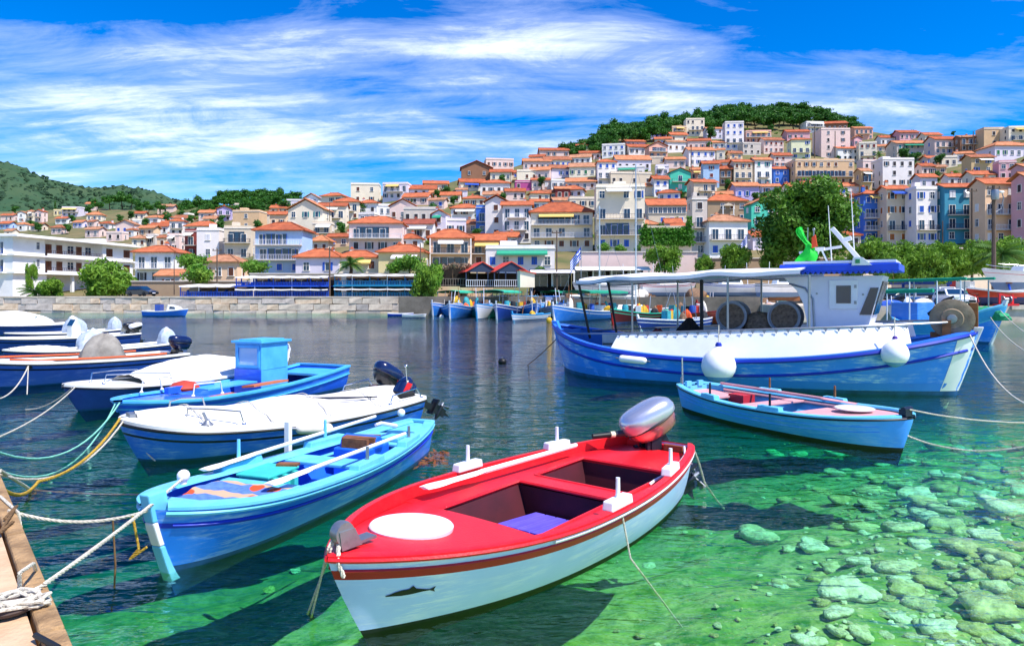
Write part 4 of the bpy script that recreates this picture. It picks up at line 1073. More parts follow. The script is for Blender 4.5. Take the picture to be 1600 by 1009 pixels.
def taverna(px0, px1, Y, ys, color, name, label, depth_=6.0):
    """ys: rows of the awning top, upper rail top, upper floor, ground rail top, ground."""
    x0, x1 = (px0 - 800) / F * Y, (px1 - 800) / F * Y; Wd = x1 - x0; z = [ZC - (y - HY) / F * Y for y in ys]
    root = thing(name, ((x0 + x1) / 2, Y, 0), 0, label, 'taverna')
    m = MB(); m.box((0, depth_ + .15, (z[0] + z[-1]) / 2), (Wd, .3, z[0] - z[-1] + .2)); m.build('back_wall', mat('taverna_inside', '57463a', rough=.9, col2='8a7a66', scale=.6, amt=.8), root)
    n = max(3, int(Wd / 2.2))
    two = len(ys) == 5
    for i in range(n):
        xa, xb = -Wd / 2 + Wd * i / n, -Wd / 2 + Wd * (i + 1) / n
        for zt in ([z[0], z[2] - .12] if two else [z[0]]):
            m = MB(); rows = []
            for j in range(5):
                t = j / 4; rows.append([Vector((xa + .02 + (xb - xa - .04) * k / 4, -.5 + (depth_ + .3) * t, zt - .28 + .3 * t + .05 * math.sin(k * math.pi / 4) * -1 + (.0))) for k in range(5)])
            m.grid(rows); lo = [[v + Vector((0, 0, -.03)) for v in r_] for r_ in rows]; m.grid(lo)
            m.grid([[v + Vector((0, -.005, 0)) for v in rows[0]], [v + Vector((0, -.02, -.16)) for v in rows[0]]])
            m.build('awning', canvas, root, normals=False)
        m = MB(); m.box((xa, 0, (z[0] + z[-1]) / 2 - .15), (.1, .1, z[0] - z[-1] - .3)); m.build('post', tw if i % 2 else color, root)
    m = MB(); m.box((Wd / 2, 0, (z[0] + z[-1]) / 2 - .15), (.1, .1, z[0] - z[-1] - .3)); m.build('post', color, root)
    if two:
        m = MB(); m.box((0, depth_ / 2 - .2, z[2] - .05), (Wd + .2, depth_ + .4, .14)); m.build('upper_floor', color, root)
    for zr0, zr1 in ([(z[2] + .03, z[1]), (z[4], z[3])] if two else [(z[-1], z[-2])]):
        m = MB(); m.bar((-Wd / 2, -.12, zr1), (Wd / 2, -.12, zr1), .07, .07); m.bar((-Wd / 2, -.12, zr0 + .06), (Wd / 2, -.12, zr0 + .06), .05, .06)
        k = int(Wd / .2)
        for i in range(k): m.box((-Wd / 2 + Wd * (i + .5) / k, -.12, (zr0 + zr1) / 2), (.1, .035, zr1 - zr0 - .06))
        m.build('railing', color, root)
        # tables and chairs seen between the posts
        m = MB(); rr = random.Random(int(px0 + zr0 * 10))
        for i in range(int(Wd / 1.7)):
            x = -Wd / 2 + .9 + i * 1.7 + rr.uniform(-.2, .2); y = rr.uniform(.8, 3.2)
            m.box((x, y, zr0 + .7), (.8, .8, .05), 1); m.box((x, y, zr0 + .35), (.1, .1, .66), 1)
            for sx in (-.62, .62): m.box((x + sx, y, zr0 + .42), (.36, .36, .05), 0); m.box((x + sx * 1.25, y, zr0 + .66), (.05, .36, .5), 0); m.box((x + sx, y, zr0 + .2), (.3, .3, .38), 0)
        tag(m.build('dining_set', [chairm, cloth_m], root, normals=True), kind='stuff')
    return root


taverna(282, 368, 86.5, (443, 456, 464), chairm, 'cafe_canopy', 'single-level white café canopy over blue chairs left of the tavernas', 5)
taverna(369, 514, 86, (429, 441, 446.5, 455.5, 464), tb, 'blue_taverna', 'deep blue two-level waterfront taverna with white awnings')
taverna(523, 660, 86, (426, 439, 446, 457, 464), tt, 'teal_taverna', 'teal blue two-level waterfront taverna right of the deep blue one')

# thatched terrace, twin dark gables, small hut, shop and café awning further right
root = thing('thatched_terrace', P(695, 447, 84), 0, 'terrace with a ragged dry thatch roof left of dark gables', 'terrace')
th = mat('dry_thatch', 'a58e78', rough=.95, col2='5d4a3c', scale=3, amt=1, bump=.8)
bl = [((x, y, 2.35 + .25 * math.sin(x)), (.8, .8, .3)) for x in (-2.4, -1.2, 0, 1.2, 2.4) for y in (0, 1.2)]
link('thatch', crown_mesh('thatch', bl, 900, .25, th, 71, droop=.4), root)
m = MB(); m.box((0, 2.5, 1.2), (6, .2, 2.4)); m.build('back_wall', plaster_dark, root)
for x in (-2.9, -1, 1, 2.9):
    m = MB(); m.box((x, -.4, 1.1), (.12, .12, 2.3)); m.build('post', bark, root)
railing_mb([(-2.9, -.55, 0), (2.9, -.55, 0)], .9, step=.3).build('railing', mat('grey_wood', '8d8078', rough=.9), root, normals=False)
navy = mat('navy_panel', '26344f', rough=.6, scale=1, amt=.4); redroof = mat('red_roof', 'd84a36', rough=.7, col2='b5382a', scale=1, amt=.6)
for k, (p0, p1, lab) in enumerate(((728, 780, 'left of the two dark blue market gables with red roofs'), (772, 826, 'right of the two dark blue market gables with red roofs'))):
    Y = 82 - k * .8; wd = (p1 - p0) / F * Y; root = thing('market_hall', P((p0 + p1) / 2, 448, Y), rad(14), lab, 'market hall')
    e, rg = 1.75, 2.9
    m = MB(); m.prism([(-wd / 2, 0, e), (wd / 2, 0, e), (0, 0, rg)], (0, .12, 0)); m.build('gable', navy, root)
    m = MB(); m.prism([(-wd / 2 - .1, -.15, e - .03), (0, -.15, rg + .03), (wd / 2 + .1, -.15, e - .03), (wd / 2 + .1, -.15, e + .07), (0, -.15, rg + .14), (-wd / 2 - .1, -.15, e + .07)], (0, 5, 0)); m.build('roof', redroof, root)
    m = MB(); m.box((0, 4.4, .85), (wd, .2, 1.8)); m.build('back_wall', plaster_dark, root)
    for x in (-wd / 2, -wd / 6, wd / 6, wd / 2):
        m = MB(); m.box((x, .06, e / 2), (.12, .12, e)); m.build('post', navy, root)
    railing_mb([(-wd / 2, -.03, 0), (wd / 2, -.03, 0)], .8, step=.25).build('railing', railw, root, normals=False)
root = thing('kiosk_hut', P(822, 449, 79), rad(10), 'small cream hut with sloping red roof beside the market gables', 'hut')
m = MB(); m.prism([(-.85, -.8, 0), (.85, -.8, 0), (.85, -.8, 1.55), (-.85, -.8, 1.9)], (0, 1.8, 0)); m.build('wall', wallmat('cream'), root)
m = MB(); m.prism([(-1.0, -1, 1.95), (1.0, -1, 1.54), (1.0, -1, 1.64), (-1.0, -1, 2.05)], (0, 2.2, 0)); m.build('roof', redroof, root)


def shopfront(px0, px1, ytop, ybot, Y, awn, name, label, base_y=None):
    x0, x1 = (px0 - 800) / F * Y, (px1 - 800) / F * Y; zt, zb = P(0, ytop, Y).z, P(0, ybot, Y).z; Wd = x1 - x0
    root = thing(name, ((x0 + x1) / 2, Y, zb), 0, label, 'shop'); hgt = zt - zb
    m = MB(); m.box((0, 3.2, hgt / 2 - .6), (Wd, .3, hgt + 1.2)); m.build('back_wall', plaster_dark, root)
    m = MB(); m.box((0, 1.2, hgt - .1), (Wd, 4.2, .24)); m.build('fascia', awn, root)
    m = MB(); m.prism([(-Wd / 2, -.95, hgt - .35), (-Wd / 2, -.9, hgt - .1), (-Wd / 2, -2.3, hgt - .45), (-Wd / 2, -2.3, hgt - .55)], (Wd, 0, 0)); m.build('awning', canvas, root)
    n = max(2, int(Wd / 2.4))
    for i in range(n + 1):
        m = MB(); m.box((-Wd / 2 + Wd * i / n, -.85, hgt / 2 - .1), (.14, .14, hgt - .3)); m.build('post', tw, root)
    for i in range(n):
        fr, pane, shm, key, al = win_mesh(Wd / n * .7, min(2.2, hgt * .7), 3, 'b'); w_ = link('glass_door', fr, root, (-Wd / 2 + Wd * (i + .5) / n, 3.04, 0.05)); link('pane', pane, w_)
    return root


shopfront(828, 896, 421, 448, 88, navy, 'dark_shop', 'dark shop under a navy fascia below the green awning')
shopfront(897, 1012, 417, 441, 90, tw, 'cafe', 'long café front with white awning under cream apartments')
# retaining walls and quay-side walls
for px0, px1, y0, y1, Y, mm, lab in ((905, 1090, 394, 455, 97, 'pink', 'rosy retaining wall under the ivy and cream apartments'), (1088, 1345, 404, 458, 95, 'stone', 'brown stone retaining wall behind the tamarisks'), (1346, 1660, 388, 458, 93, 'beige', 'beige retaining wall under the right front row'), (655, 770, 418, 455, 97, 'tan', 'tan wall below the peach houses'), (390, 660, 428, 450, 97.5, 'cream', 'cream wall behind the tavernas'), (205, 390, 440, 458, 99, 'stone', 'brown stone wall behind the left café canopy')):
    a_, b_2 = P(px0, y1, Y), P(px1, y0, Y); root = thing('retaining_wall', ((a_.x + b_2.x) / 2, Y, a_.z), 0, lab, 'wall'); Wd = b_2.x - a_.x; hh_ = b_2.z - a_.z
    m = MB(); m.box((0, .4, hh_ / 2 - 1), (Wd, .7, hh_ + 2)); m.build('wall_face', wallmat(mm), root); m = MB(); m.box((0, .35, hh_ + .06), (Wd + .1, .9, .14)); m.build('coping', slabm, root)
# boulders along the left shore
rr = random.Random(31); bm_ = [mat('boulder_%d' % i, c, rough=.95, col2=d, scale=1.5, amt=.9, bump=.7) for i, (c, d) in enumerate((('b7a58c', '7d6f5e'), ('94877a', '5d544c')))]
BP = []
for s in range(5):
    m = MB(); m.ball((0, 0, 0), 1, 0, 8, 6, (1, .8, .6), .22, rr); BP.append(m.mesh('boulder', [bm_[s % 2]]))
for i in range(46):
    px = rr.uniform(-5, 232); f = rr.uniform(.25, .85); Y = interp(BASEY, px) + 1 - 13 * f
    o = link('boulder', rr.choice(BP), None, ((px - 800) / F * Y, Y, 2 - 2.9 * f ** .8 + .1), rr.uniform(0, 6)); s = rr.uniform(.3, .9); o.scale = (s, s, s)
    tag(o, 'rough boulder along the left shore', 'boulder', 'boulders along the left shore')

# ---------------------------------------------------------------- boats
class Hull:
    """Lofted boat hull; local +x runs from stern to bow, z=0 is the waterline."""
    def __init__(s, L, B, zs, zm, zb, wt, tm, pb, rb, em, draft=0.22, pe=0.75, rs=0.0, boot_x=0.0):
        s.L, s.B, s.zs, s.zm, s.zb, s.wt, s.tm, s.pb, s.rb, s.em, s.d, s.pe, s.rs = L, B, zs, zm, zb, wt, tm, pb, rb, em, draft, pe, rs

    def sheer(s, t):
        return s.zs * (t - .42) * (t - 1) / .42 + s.zm * t * (t - 1) / (.42 * -.58) + s.zb * t * (t - .42) / .58

    def w(s, t):
        if t < s.tm: f = s.wt + (1 - s.wt) * math.sin(math.pi / 2 * max(0, t / s.tm)) ** .8
        else: f = max(0.0, 1 - min(1, (t - s.tm) / (1 - s.tm)) ** s.pb) ** s.pe
        return f * s.B / 2

    def at(s, t, z, side, inset=0.0, out=0.0):
        sh = s.sheer(t); v = max(0.0, min(1.15, (z + s.d) / (sh + s.d))); e = s.em + (.75 - s.em) * t ** 2.5
        x = -s.L / 2 + s.L * t - s.rb * max(0, 1 - v) ** 1.2 * t ** 3 + s.rs * max(0, 1 - v) * (1 - t) ** 3
        wv = max(0.0, s.w(t) * v ** e - inset)
        return Vector((x - inset * .9 * sstep(.8, 1, t), side * (wv + out), z))

    def xt(s, x): return x / s.L + .5

    def wx(s, x, z=None):
        t = min(1, max(0, s.xt(x)))
        if z is None: return s.w(t)
        return s.at(t, z, 1).y


def ts(a=0.0, b=1.0, n=36):
    return [a + (b - a) * (1 - (1 - i / n) ** 1.5) for i in range(n + 1)]


def shell(h, bands, mats, parent, main=None, name='hull', boot=0.06):
    """bands: (depth below the sheer, material slot) from the top down; then the main colour down to the boot top."""
    T = ts(); fz = [lambda t: -h.d, lambda t: -h.d * .6, lambda t: -h.d * .25, lambda t: boot]
    slot = [1, 1, 1]
    lastd = bands[-1][0] if bands else 0.0
    for f in (.33, .66): fz.append(lambda t, f=f: boot + (h.sheer(t) - lastd - boot) * f); slot.append(0)
    prev = lastd; slot.append(0)
    for i in range(len(bands) - 1, -1, -1):
        d0 = bands[i][0]; fz.append(lambda t, d0=d0: h.sheer(t) - d0); slot.append(bands[i][1])
    fz.append(lambda t: h.sheer(t))
    if not bands: slot = slot[:len(fz) - 1]
    m = MB()
    for side in (1, -1):
        rows = [[h.at(t, f(t), side) for t in T] for f in fz]
        m.grid(rows, 0, True, slot[:len(fz) - 1])
    if h.wt > .1:
        for a, b, sl in zip(fz, fz[1:], slot): m.poly([h.at(0, a(0), 1), h.at(0, a(0), -1), h.at(0, b(0), -1), h.at(0, b(0), 1)], sl)
    return m.build(name, mats, parent, normals=True)


def path(h, t0, t1, dz, inset=0.0, out=0.0, side=1, n=30, zabs=None):
    r = []
    for t in ts(t0, t1, n):
        z = h.sheer(t) + dz if zabs is None else zabs
        p = h.at(t, min(z, h.sheer(t) * 1.1 + .05), side, inset, out); p.z = z; r.append(p)
    return r


def rub(h, t0, t1, dz, r, material, parent, name='rub_rail', out=0.0, squash=1.0):
    m = MB()
    for side in (1, -1): m.tube(path(h, t0, t1, dz, 0, out, side), r, n=6)
    return m.build(name, material, parent, normals=False)


def cap(h, t0, t1, width, thick, material, parent, name='gunwale', out=0.02, dz=0.0, transom=True, inner_drop=None):
    m = MB()
    for side in (1, -1):
        o = path(h, t0, t1, dz, 0, out, side); i = path(h, t0, t1, dz, width, 0, side)
        for p in i:
            if p.y * side < 0: p.y = 0
        up = Vector((0, 0, thick)); rows = [o, [p + up * .8 for p in o], [p.lerp(q, .2) + up for p, q in zip(o, i)], [p.lerp(q, .85) + up for p, q in zip(o, i)], i if inner_drop is None else [p - Vector((0, 0, inner_drop)) for p in i], o]
        m.grid(rows, 0, True)
    if transom and h.wt > .1 and t0 == 0:
        w = h.w(0); z = h.sheer(0) + dz; x = -h.L / 2
        m.box((x + .03, 0, z + thick / 2 - .001), (.09, w * 2, thick))
    return m.build(name, material, parent, normals=True)


def liner(h, t0, t1, zf, inset, material, parent, name='inner_planking', top=0.0, n=24):
    m = MB(); T = ts(t0, t1, n)
    for side in (1, -1):
        rows = []
        for k in range(5):
            rows.append([h.at(t, zf + (h.sheer(t) - top - zf) * k / 4, side, inset) for t in T])
        m.grid(rows)
    for t in (t0, t1):
        a = [h.at(t, zf + (h.sheer(t) - top - zf) * k / 4, 1, inset) for k in range(5)]; b = [Vector((p.x, -p.y, p.z)) for p in a]
        m.poly(a + b[::-1])
    return m.build(name, material, parent, normals=False)


def deck(h, t0, t1, zf, inset, material, parent, name='deck', camber=.02, n=16, thick=.03):
    m = MB(); T = ts(t0, t1, n) if t1 > .97 else [t0 + (t1 - t0) * i / n for i in range(n + 1)]; C = [-1, -.66, -.33, 0, .33, .66, 1]; rows = []; lo = []
    for t in T:
        z = zf(t); p = h.at(t, z, 1, inset); w = max(0, p.y)
        rows.append([Vector((p.x, w * c, z + camber * (1 - c * c))) for c in C]); lo.append([Vector((p.x, w * c, z - thick)) for c in C])
    m.grid(rows); m.grid(lo)
    m.grid([rows[0], lo[0]], smooth=False); m.grid([rows[-1], lo[-1]], smooth=False)
    return m.build(name, material, parent, normals=False)


def floor_planks(h, t0, t1, z, n, material, parent, inset=.05, gap=.012, name='floor_plank'):
    w = min(h.at(t0, z, 1, inset).y, h.at((t0 + t1) / 2, z, 1, inset).y) * 1.0
    wm_ = max(h.at(t, z, 1, inset).y for t in (t0, (t0 + t1) / 2, t1))
    out = []
    for j in range(n):
        y0, y1 = -wm_ + 2 * wm_ * j / n, -wm_ + 2 * wm_ * (j + 1) / n
        x = [t for t in [t0 + (t1 - t0) * k / 30 for k in range(31)] if h.at(t, z, 1, inset).y > max(abs(y0), abs(y1)) - .02]
        if len(x) < 3: continue
        xa, xb = h.L * (x[0] - .5), h.L * (x[-1] - .5)
        m = MB(); m.box(((xa + xb) / 2, (y0 + y1) / 2, z), (xb - xa, y1 - y0 - gap, .025)); out.append(m.build(name, material, parent))
    return out


def thwart(h, t, width, z, material, parent, name='thwart', inset=.03, thick=.035):
    m = MB(); x = h.L * (t - .5); a = [h.at(h.xt(x - width / 2), z, 1, inset).y, h.at(h.xt(x + width / 2), z, 1, inset).y]
    m.prism([(x - width / 2, -a[0], z), (x - width / 2, a[0], z), (x + width / 2, a[1], z), (x + width / 2, -a[1], z)], (0, 0, thick))
    return bevel(m.build(name, material, parent), .008)


def root_boat(name, cx, cy, a, label, cat='boat', group=None): return thing(name, (cx, cy, 0), a, label, cat, group)


def wp(root_pose, p):
    cx, cy, a = root_pose; p = Vector(p); return Vector((cx + p.x * math.cos(a) - p.y * math.sin(a), cy + p.x * math.sin(a) + p.y * math.cos(a), p.z))


def rope(pts, r, material, label, sag=0.0, name='mooring_rope', group=None, n=14, cat='rope'):
    """A rope through the points, each span sagging in proportion to its length."""
    pts = [Vector(p) for p in pts]; out = [pts[0]]
    sags = sag if isinstance(sag, (list, tuple)) else [sag] * (len(pts) - 1)
    for a, b, s in zip(pts, pts[1:], sags):
        for i in range(1, n + 1):
            t = i / n; p = a.lerp(b, t); p.z -= s * 4 * t * (1 - t); out.append(p)
    m = MB(); ln = sum((q - p).length for p, q in zip(out, out[1:]))
    if r >= .0075 and ln < 5.5 and out[0].y < 11 and name == 'mooring_rope':      # three laid strands
        pitch = r * 9; fine = []; acc = 0.0
        for p, q in zip(out, out[1:]):
            k = max(1, int((q - p).length / (pitch / 7)))
            for i in range(k): fine.append((p.lerp(q, i / k), acc + (q - p).length * i / k, (q - p).normalized() if (q - p).length else Vector((1, 0, 0))))
            acc += (q - p).length
        for s_ in range(3):
            P_ = []
            for p, l, d in fine:
                u = Vector((0, 0, 1)).cross(d)
                if u.length < .1: u = Vector((1, 0, 0)).cross(d)
                u.normalize(); v = d.cross(u); an = 6.283 * (l / pitch + s_ / 3); P_.append(p + (u * math.cos(an) + v * math.sin(an)) * r * .52)
            m.tube(P_, r * .58, n=5)
    else: m.tube(out, r, n=6)
    return tag(m.build(name, material, None, normals=False), label, cat, group)


def oar(pose, a, b, material, label, r=.022, blade_at='a', blade=.5):
    a, b = wp(pose, a), wp(pose, b); d = (b - a); L = d.length; root = thing('oar', a, 0, label, 'oar'); d.normalize(); u = Vector((0, 0, 1)); sd = u.cross(d).normalized(); up = d.cross(sd)
    m = MB(); m.tube([d * blade * .9, d * L], [r, r * .9], n=8); m.tube([d * (L - .16), d * (L + .02)], r * .8, n=8); m.build('shaft', material, root)
    m = MB(); rows = []
    for i in range(9):
        t = i / 8; hw = .075 * (1 - .12 * t) * (0.75 + .25 * math.sin(math.pi * min(1, t * 3))) * (1 if t < .75 else 1 - (t - .75) * 2.9) + .01; th = .012 + .012 * t
        c = d * (t * blade * 1.02); rows.append([c + sd * hw, c + up * th, c - sd * hw, c - up * th])
    m.grid(rows, close=True); m.poly(rows[0]); m.build('blade', material, root); return root


def oarlock(h, parent, x, side, block, pin, z=None, long_=.34, w=.1, tall=.17, inset=.06):
    t = h.xt(x); p = h.at(t, h.sheer(t), side, inset); p.z = (h.sheer(t) if z is None else z) + .03; p.y = side * (h.w(t) - inset)
    m = MB(); m.box((0, 0, .02), (long_, w, .075), taper=.92); tq = h.at(h.xt(x + .1), h.sheer(t), side); tr = h.at(h.xt(x - .1), h.sheer(t), side); an = math.atan2(tq.y - tr.y, tq.x - tr.x)
    o = bevel(m.build('oarlock_block', block, parent, p, an), .012); m = MB(); m.tube([(0, 0, .03), (0, 0, .05 + tall)], [.02, .017], n=8); m.build('pin', pin, o); return o


def outboard(parent, loc, rz, tilt, s, mt, mb, ml, name='outboard_motor', grip=True, sticker=None, long_=1.0):
    """Cowling, lower cowl, leg, clamp, propeller and tiller; local +x points back over the stern, tilt leans the leg up."""
    root = link(name, None, parent, loc, rz); root.scale = (s, s, s)
    T = Matrix.Rotation(-tilt, 3, 'Y')
    def q(p): return T @ Vector(p)
    def section(z, a, b, cx): return [q((cx + a * math.copysign(abs(math.cos(u)) ** .75, math.cos(u)), b * math.copysign(abs(math.sin(u)) ** .75, math.sin(u)), z)) for u in [2 * math.pi * i / 20 for i in range(20)]]
    m = MB(); S = [(0.30, .30, .175, .0), (.325, .325, .19, .0), (.39, .332, .195, -.005), (.445, .318, .185, -.015), (.49, .27, .16, -.035), (.515, .2, .115, -.05), (.522, .1, .055, -.06)]
    m.grid([section(*k) for k in S], close=True); m.poly(section(*S[-1])); m.build('cowling', mt, root)
    m = MB(); S = [(.13, .17, .1, .03), (.17, .24, .145, .02), (.24, .285, .168, .0), (.298, .30, .176, .0)]; m.grid([section(*k) for k in S], close=True); m.poly(section(*S[-1])); m.poly(section(*S[0])); lc = m.build('lower_cowl', mb, root)
    m = MB(); m.tube([q((-.3, 0, .312))] + [q((.322 * math.cos(u), .192 * math.sin(u), .312)) for u in [math.pi - i * math.pi / 12 for i in range(24)]], .012, n=6); m.build('cowl_seam', black, lc, normals=False)
    m = MB(); m.box(q((.02, 0, -.17)), (.13, .1, .56), 0, T); m.prism([q((-.06, -.03, -.42 * long_)), q((.16, -.03, -.42 * long_)), q((.14, -.03, -.8 * long_)), q((-.02, -.03, -.8 * long_))], T @ Vector((0, .06, 0))); m.prism([q((-.1, -.11, -.46 * long_)), q((.24, -.11, -.46 * long_)), q((.24, -.11, -.49 * long_)), q((-.1, -.11, -.49 * long_))], T @ Vector((0, .22, 0)))
    m.tube([q((-.14, 0, -.66 * long_)), q((-.04, 0, -.66 * long_)), q((.18, 0, -.66 * long_))], [.02, .055, .045], n=10); m.prism([q((0, -.012, -.72 * long_)), q((.12, -.012, -.72 * long_)), q((.06, -.012, -.95 * long_))], T @ Vector((0, .024, 0))); m.build('leg', ml, root)
    m = MB(); m.box((-.12, 0, .02), (.12, .22, .24)); m.box((-.2, .07, -.08), (.05, .05, .3)); m.box((-.2, -.07, -.08), (.05, .05, .3)); m.tube([(-.26, .07, -.02), (-.3, .07, -.02)], .03, n=8); m.build('clamp_bracket', ml, root)
    m = MB()
    for i in range(3):
        u = i * 2.094; c, s_ = math.cos(u), math.sin(u); m.prism([q((.19, .03 * c, -.66 * long_ + .03 * s_)), q((.17, .16 * c - .06 * s_, -.66 * long_ + .16 * s_ + .06 * c)), q((.21, .17 * c + .05 * s_, -.66 * long_ + .17 * s_ - .05 * c))], T @ Vector((.012, 0, 0)))
    m.tube([q((.17, 0, -.66 * long_)), q((.26, 0, -.66 * long_))], [.04, .015], n=8); m.build('propeller', galv, root)
    if grip:
        m = MB(); m.tube([(-.2, 0, .15), (-.45, .02, .16), (-.62, .03, .15)], [.045, .035, .028], n=8); g = m.build('tiller', ml, root); m = MB(); m.tube([(-.6, .03, .15), (-.82, .04, .14)], .03, n=10); m.build('grip', black, g); m = MB(); m.tube([(-.56, .028, .15), (-.61, .03, .15)], .034, n=10); m.build('throttle_ring', mat('cream_plastic', 'e6dcb8'), g)
    if sticker:
        m = MB(); m.prism([q((-.2, -.188, .34)), q((.2, -.188, .34)), q((.18, -.188, .46)), q((-.05, -.188, .46))], T @ Vector((0, -.004, 0))); m.prism([q((-.2, .188, .34)), q((.2, .188, .34)), q((.18, .188, .46)), q((-.05, .188, .46))], T @ Vector((0, .004, 0))); m.build('side_stripe', sticker, root)
    return root


def rail(parent, pts, r, material=None, name='grab_rail', feet=True):
    m = MB(); m.tube(pts, r, n=8)
    if feet:
        for p in (pts[0], pts[-1]): m.lathe([(r * 2.4, 0), (r * 2.2, .012), (r * 1.2, .03)], (p[0], p[1], p[2]), n=10)
    return m.build(name, material or steel, parent, normals=False)


# paints
red = mat('red_gelcoat', 'e21a26', rough=.42, col2='c4121d', scale=4, amt=.7, coat=.05, dirt=.2, bump=.12, bscale=60); dkred = mat('dark_red_band', 'b01c24', rough=.4, col2='8e141a', scale=4, amt=.6)
hullw = chalky('white_hull_shade_blue', 'b4cefa', 'ffffff', scale=8, amt=.6); boot_d = mat('dark_bottom_paint', '10261f', rough=.7, col2='0a1512', scale=3, amt=.7)  # hullw: the white hull's blue shade is put into its base colour
well = mat('dark_maroon_liner', '521622', rough=.7, col2='30101a', scale=3, amt=.6); purple = mat('violet_slat_paint', '6a5cd8', rough=.55, col2='4d3fb4', scale=5, amt=.7, dirt=.12, stretch=(.4, 2, 1)); purple2 = mat('deep_violet_paint', '2f22a0', rough=.6, scale=5, amt=.6)
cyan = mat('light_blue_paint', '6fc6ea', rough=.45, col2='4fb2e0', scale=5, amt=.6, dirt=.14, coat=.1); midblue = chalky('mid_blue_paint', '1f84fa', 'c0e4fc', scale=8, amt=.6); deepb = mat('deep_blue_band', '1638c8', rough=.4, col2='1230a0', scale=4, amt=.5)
innerb = mat('inner_blue_paint', '1f6ae6', rough=.45, col2='1857c4', scale=4, amt=.6, dirt=.1); bootb = mat('blue_boot_paint', '1d5a94', rough=.6, col2='0d2f52', scale=4, amt=.6)
tealp = mat('teal_wood_paint', '3fc4b8', rough=.5, col2='2ea69c', scale=5, amt=.6, dirt=.15); oarw = mat('white_oar_paint', 'f0efec', rough=.4, col2='d8d4cc', scale=6, amt=.5, dirt=.1)
woodb = mat('brown_wood', '8d5a34', rough=.7, col2='5e3a20', scale=4, amt=.8, stretch=(.3, 3, 3), bump=.3, bscale=20); pinkw = mat('pink_deck_paint', 'd9a0a4', rough=.6, col2='c48a8c', scale=5, amt=.6, dirt=.12)

# ---- 1 the red boat
POSE = (0.265, 6.013, -2.232); h = Hull(4.57, 1.80, .537, .521, .575, .468, .553, 2.5, .398, .23, pe=.9)
b = root_boat('red_rowing_boat', *POSE, 'bright red decked boat with white hull and silver outboard in front')
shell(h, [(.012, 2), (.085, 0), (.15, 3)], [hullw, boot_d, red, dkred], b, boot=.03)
rub(h, 0, 1, -.012, .017, red, b, 'gunwale_moulding', .006); rub(h, 0, .995, -.085, .012, dkred, b, 'rub_rail', .004)
m = MB()
for side in (1, -1): m.tube(path(h, .0, .72, -.045, 0, .008, side), [.016] * 31, n=6)
m.build('white_rub_strip', white, b, normals=False)
zd = lambda t: h.sheer(t) - .012 - .075 * sstep(1.0, .72, t)
cap(h, 0, 1, .07, .02, red, b, 'gunwale', .0, dz=-.004, transom=False, inner_drop=.1)
deck(h, .70, .985, zd, .05, red, b, 'foredeck', .025, n=20)
# side decks, thwart, after deck round two open wells
z_m = .435
def sidedeck(t0, t1, side, iy, name='side_deck'):
    m = MB(); T = [t0 + (t1 - t0) * i / 12 for i in range(13)]; o = [h.at(t, zd(t), side, .04) for t in T]
    i_ = [Vector((p.x, side * iy, p.z + .005)) for p in o]
    for p, t in zip(o, T): p.z = zd(t) + .005
    m.grid([o, i_], smooth=False); m.grid([[p - Vector((0, 0, .03)) for p in i_], [p - Vector((0, 0, .03)) for p in o]], smooth=False); m.grid([i_, [p - Vector((0, 0, .03)) for p in i_]], smooth=False); m.build(name, red, b, normals=False)
for side, iy in ((-1, .42), (1, .60)): sidedeck(.20, .702, side, iy)
def xz(t): return h.L * (t - .5)
m = MB(); m.box((xz(.425), .09, zd(.425) - .002), (.23, 1.02, .035)); bevel(m.build('thwart', red, b), .015)
deck(h, .02, .205, lambda t: zd(t), .05, red, b, 'stern_seat', .0, n=6)
for (t0, t1) in ((.452, .70), (.205, .40)):
    m = MB(); x0, x1 = xz(t0), xz(t1); y0, y1, zt, zf = -.42, .60, zd(t0) - .024, .07
    bx = lambda x: x * .96; by = lambda y: .0 + y * (.72 if t1 > .5 else .8)
    ring = [(x0, y0), (x1, y0), (x1, y1), (x0, y1)]
    for (xa, ya), (xb, yb) in zip(ring, ring[1:] + ring[:1]): m.poly([(xa, ya, zt), (xb, yb, zt), (bx(xb), by(yb), zf), (bx(xa), by(ya), zf)])
    m.poly([(bx(x), by(y), zf) for x, y in ring]); m.build('well_liner', well, b, normals=False)
    m = MB(); m.tube([(x0 + .02, y0, zt + .03), (x1 - .02, y0, zt + .03), (x1, y0 + .02, zt + .03), (x1, y1 - .02, zt + .03), (x1 - .02, y1, zt + .03), (x0 + .02, y1, zt + .03), (x0, y1 - .02, zt + .03), (x0, y0 + .02, zt + .03)], .018, n=6, closed=True); m.build('well_coaming', red, b, normals=False)
for k in range(5):
    m = MB(); m.box((xz(.525), -.02 + .115 * (k - 1), .22), (.56, .105, .022), rot=Matrix.Rotation(-.08, 3, 'Y')); bevel(m.build('floor_slat', purple, b), .006)
for k in range(4):
    m = MB(); m.box((xz(.31), .06 + .13 * (k - 1), .14), (.5, .118, .022)); bevel(m.build('floor_slat', purple, b), .006)
m = MB(); m.box((xz(.64), .06, .12), (.2, .66, .03)); m.build('floor_board', purple2, b); m = MB(); m.box((xz(.47), .06, .11), (.1, .66, .03)); m.build('floor_board', purple2, b)
m = MB(); m.lathe([(.30, -.03), (.305, .012), (.295, .022), (.1, .027), (.0, .027)], (1.45, -.13, zd(.82) + .034), n=36, axis=(-.07, 0, 1)); m.build('hatch_cover', white, b)
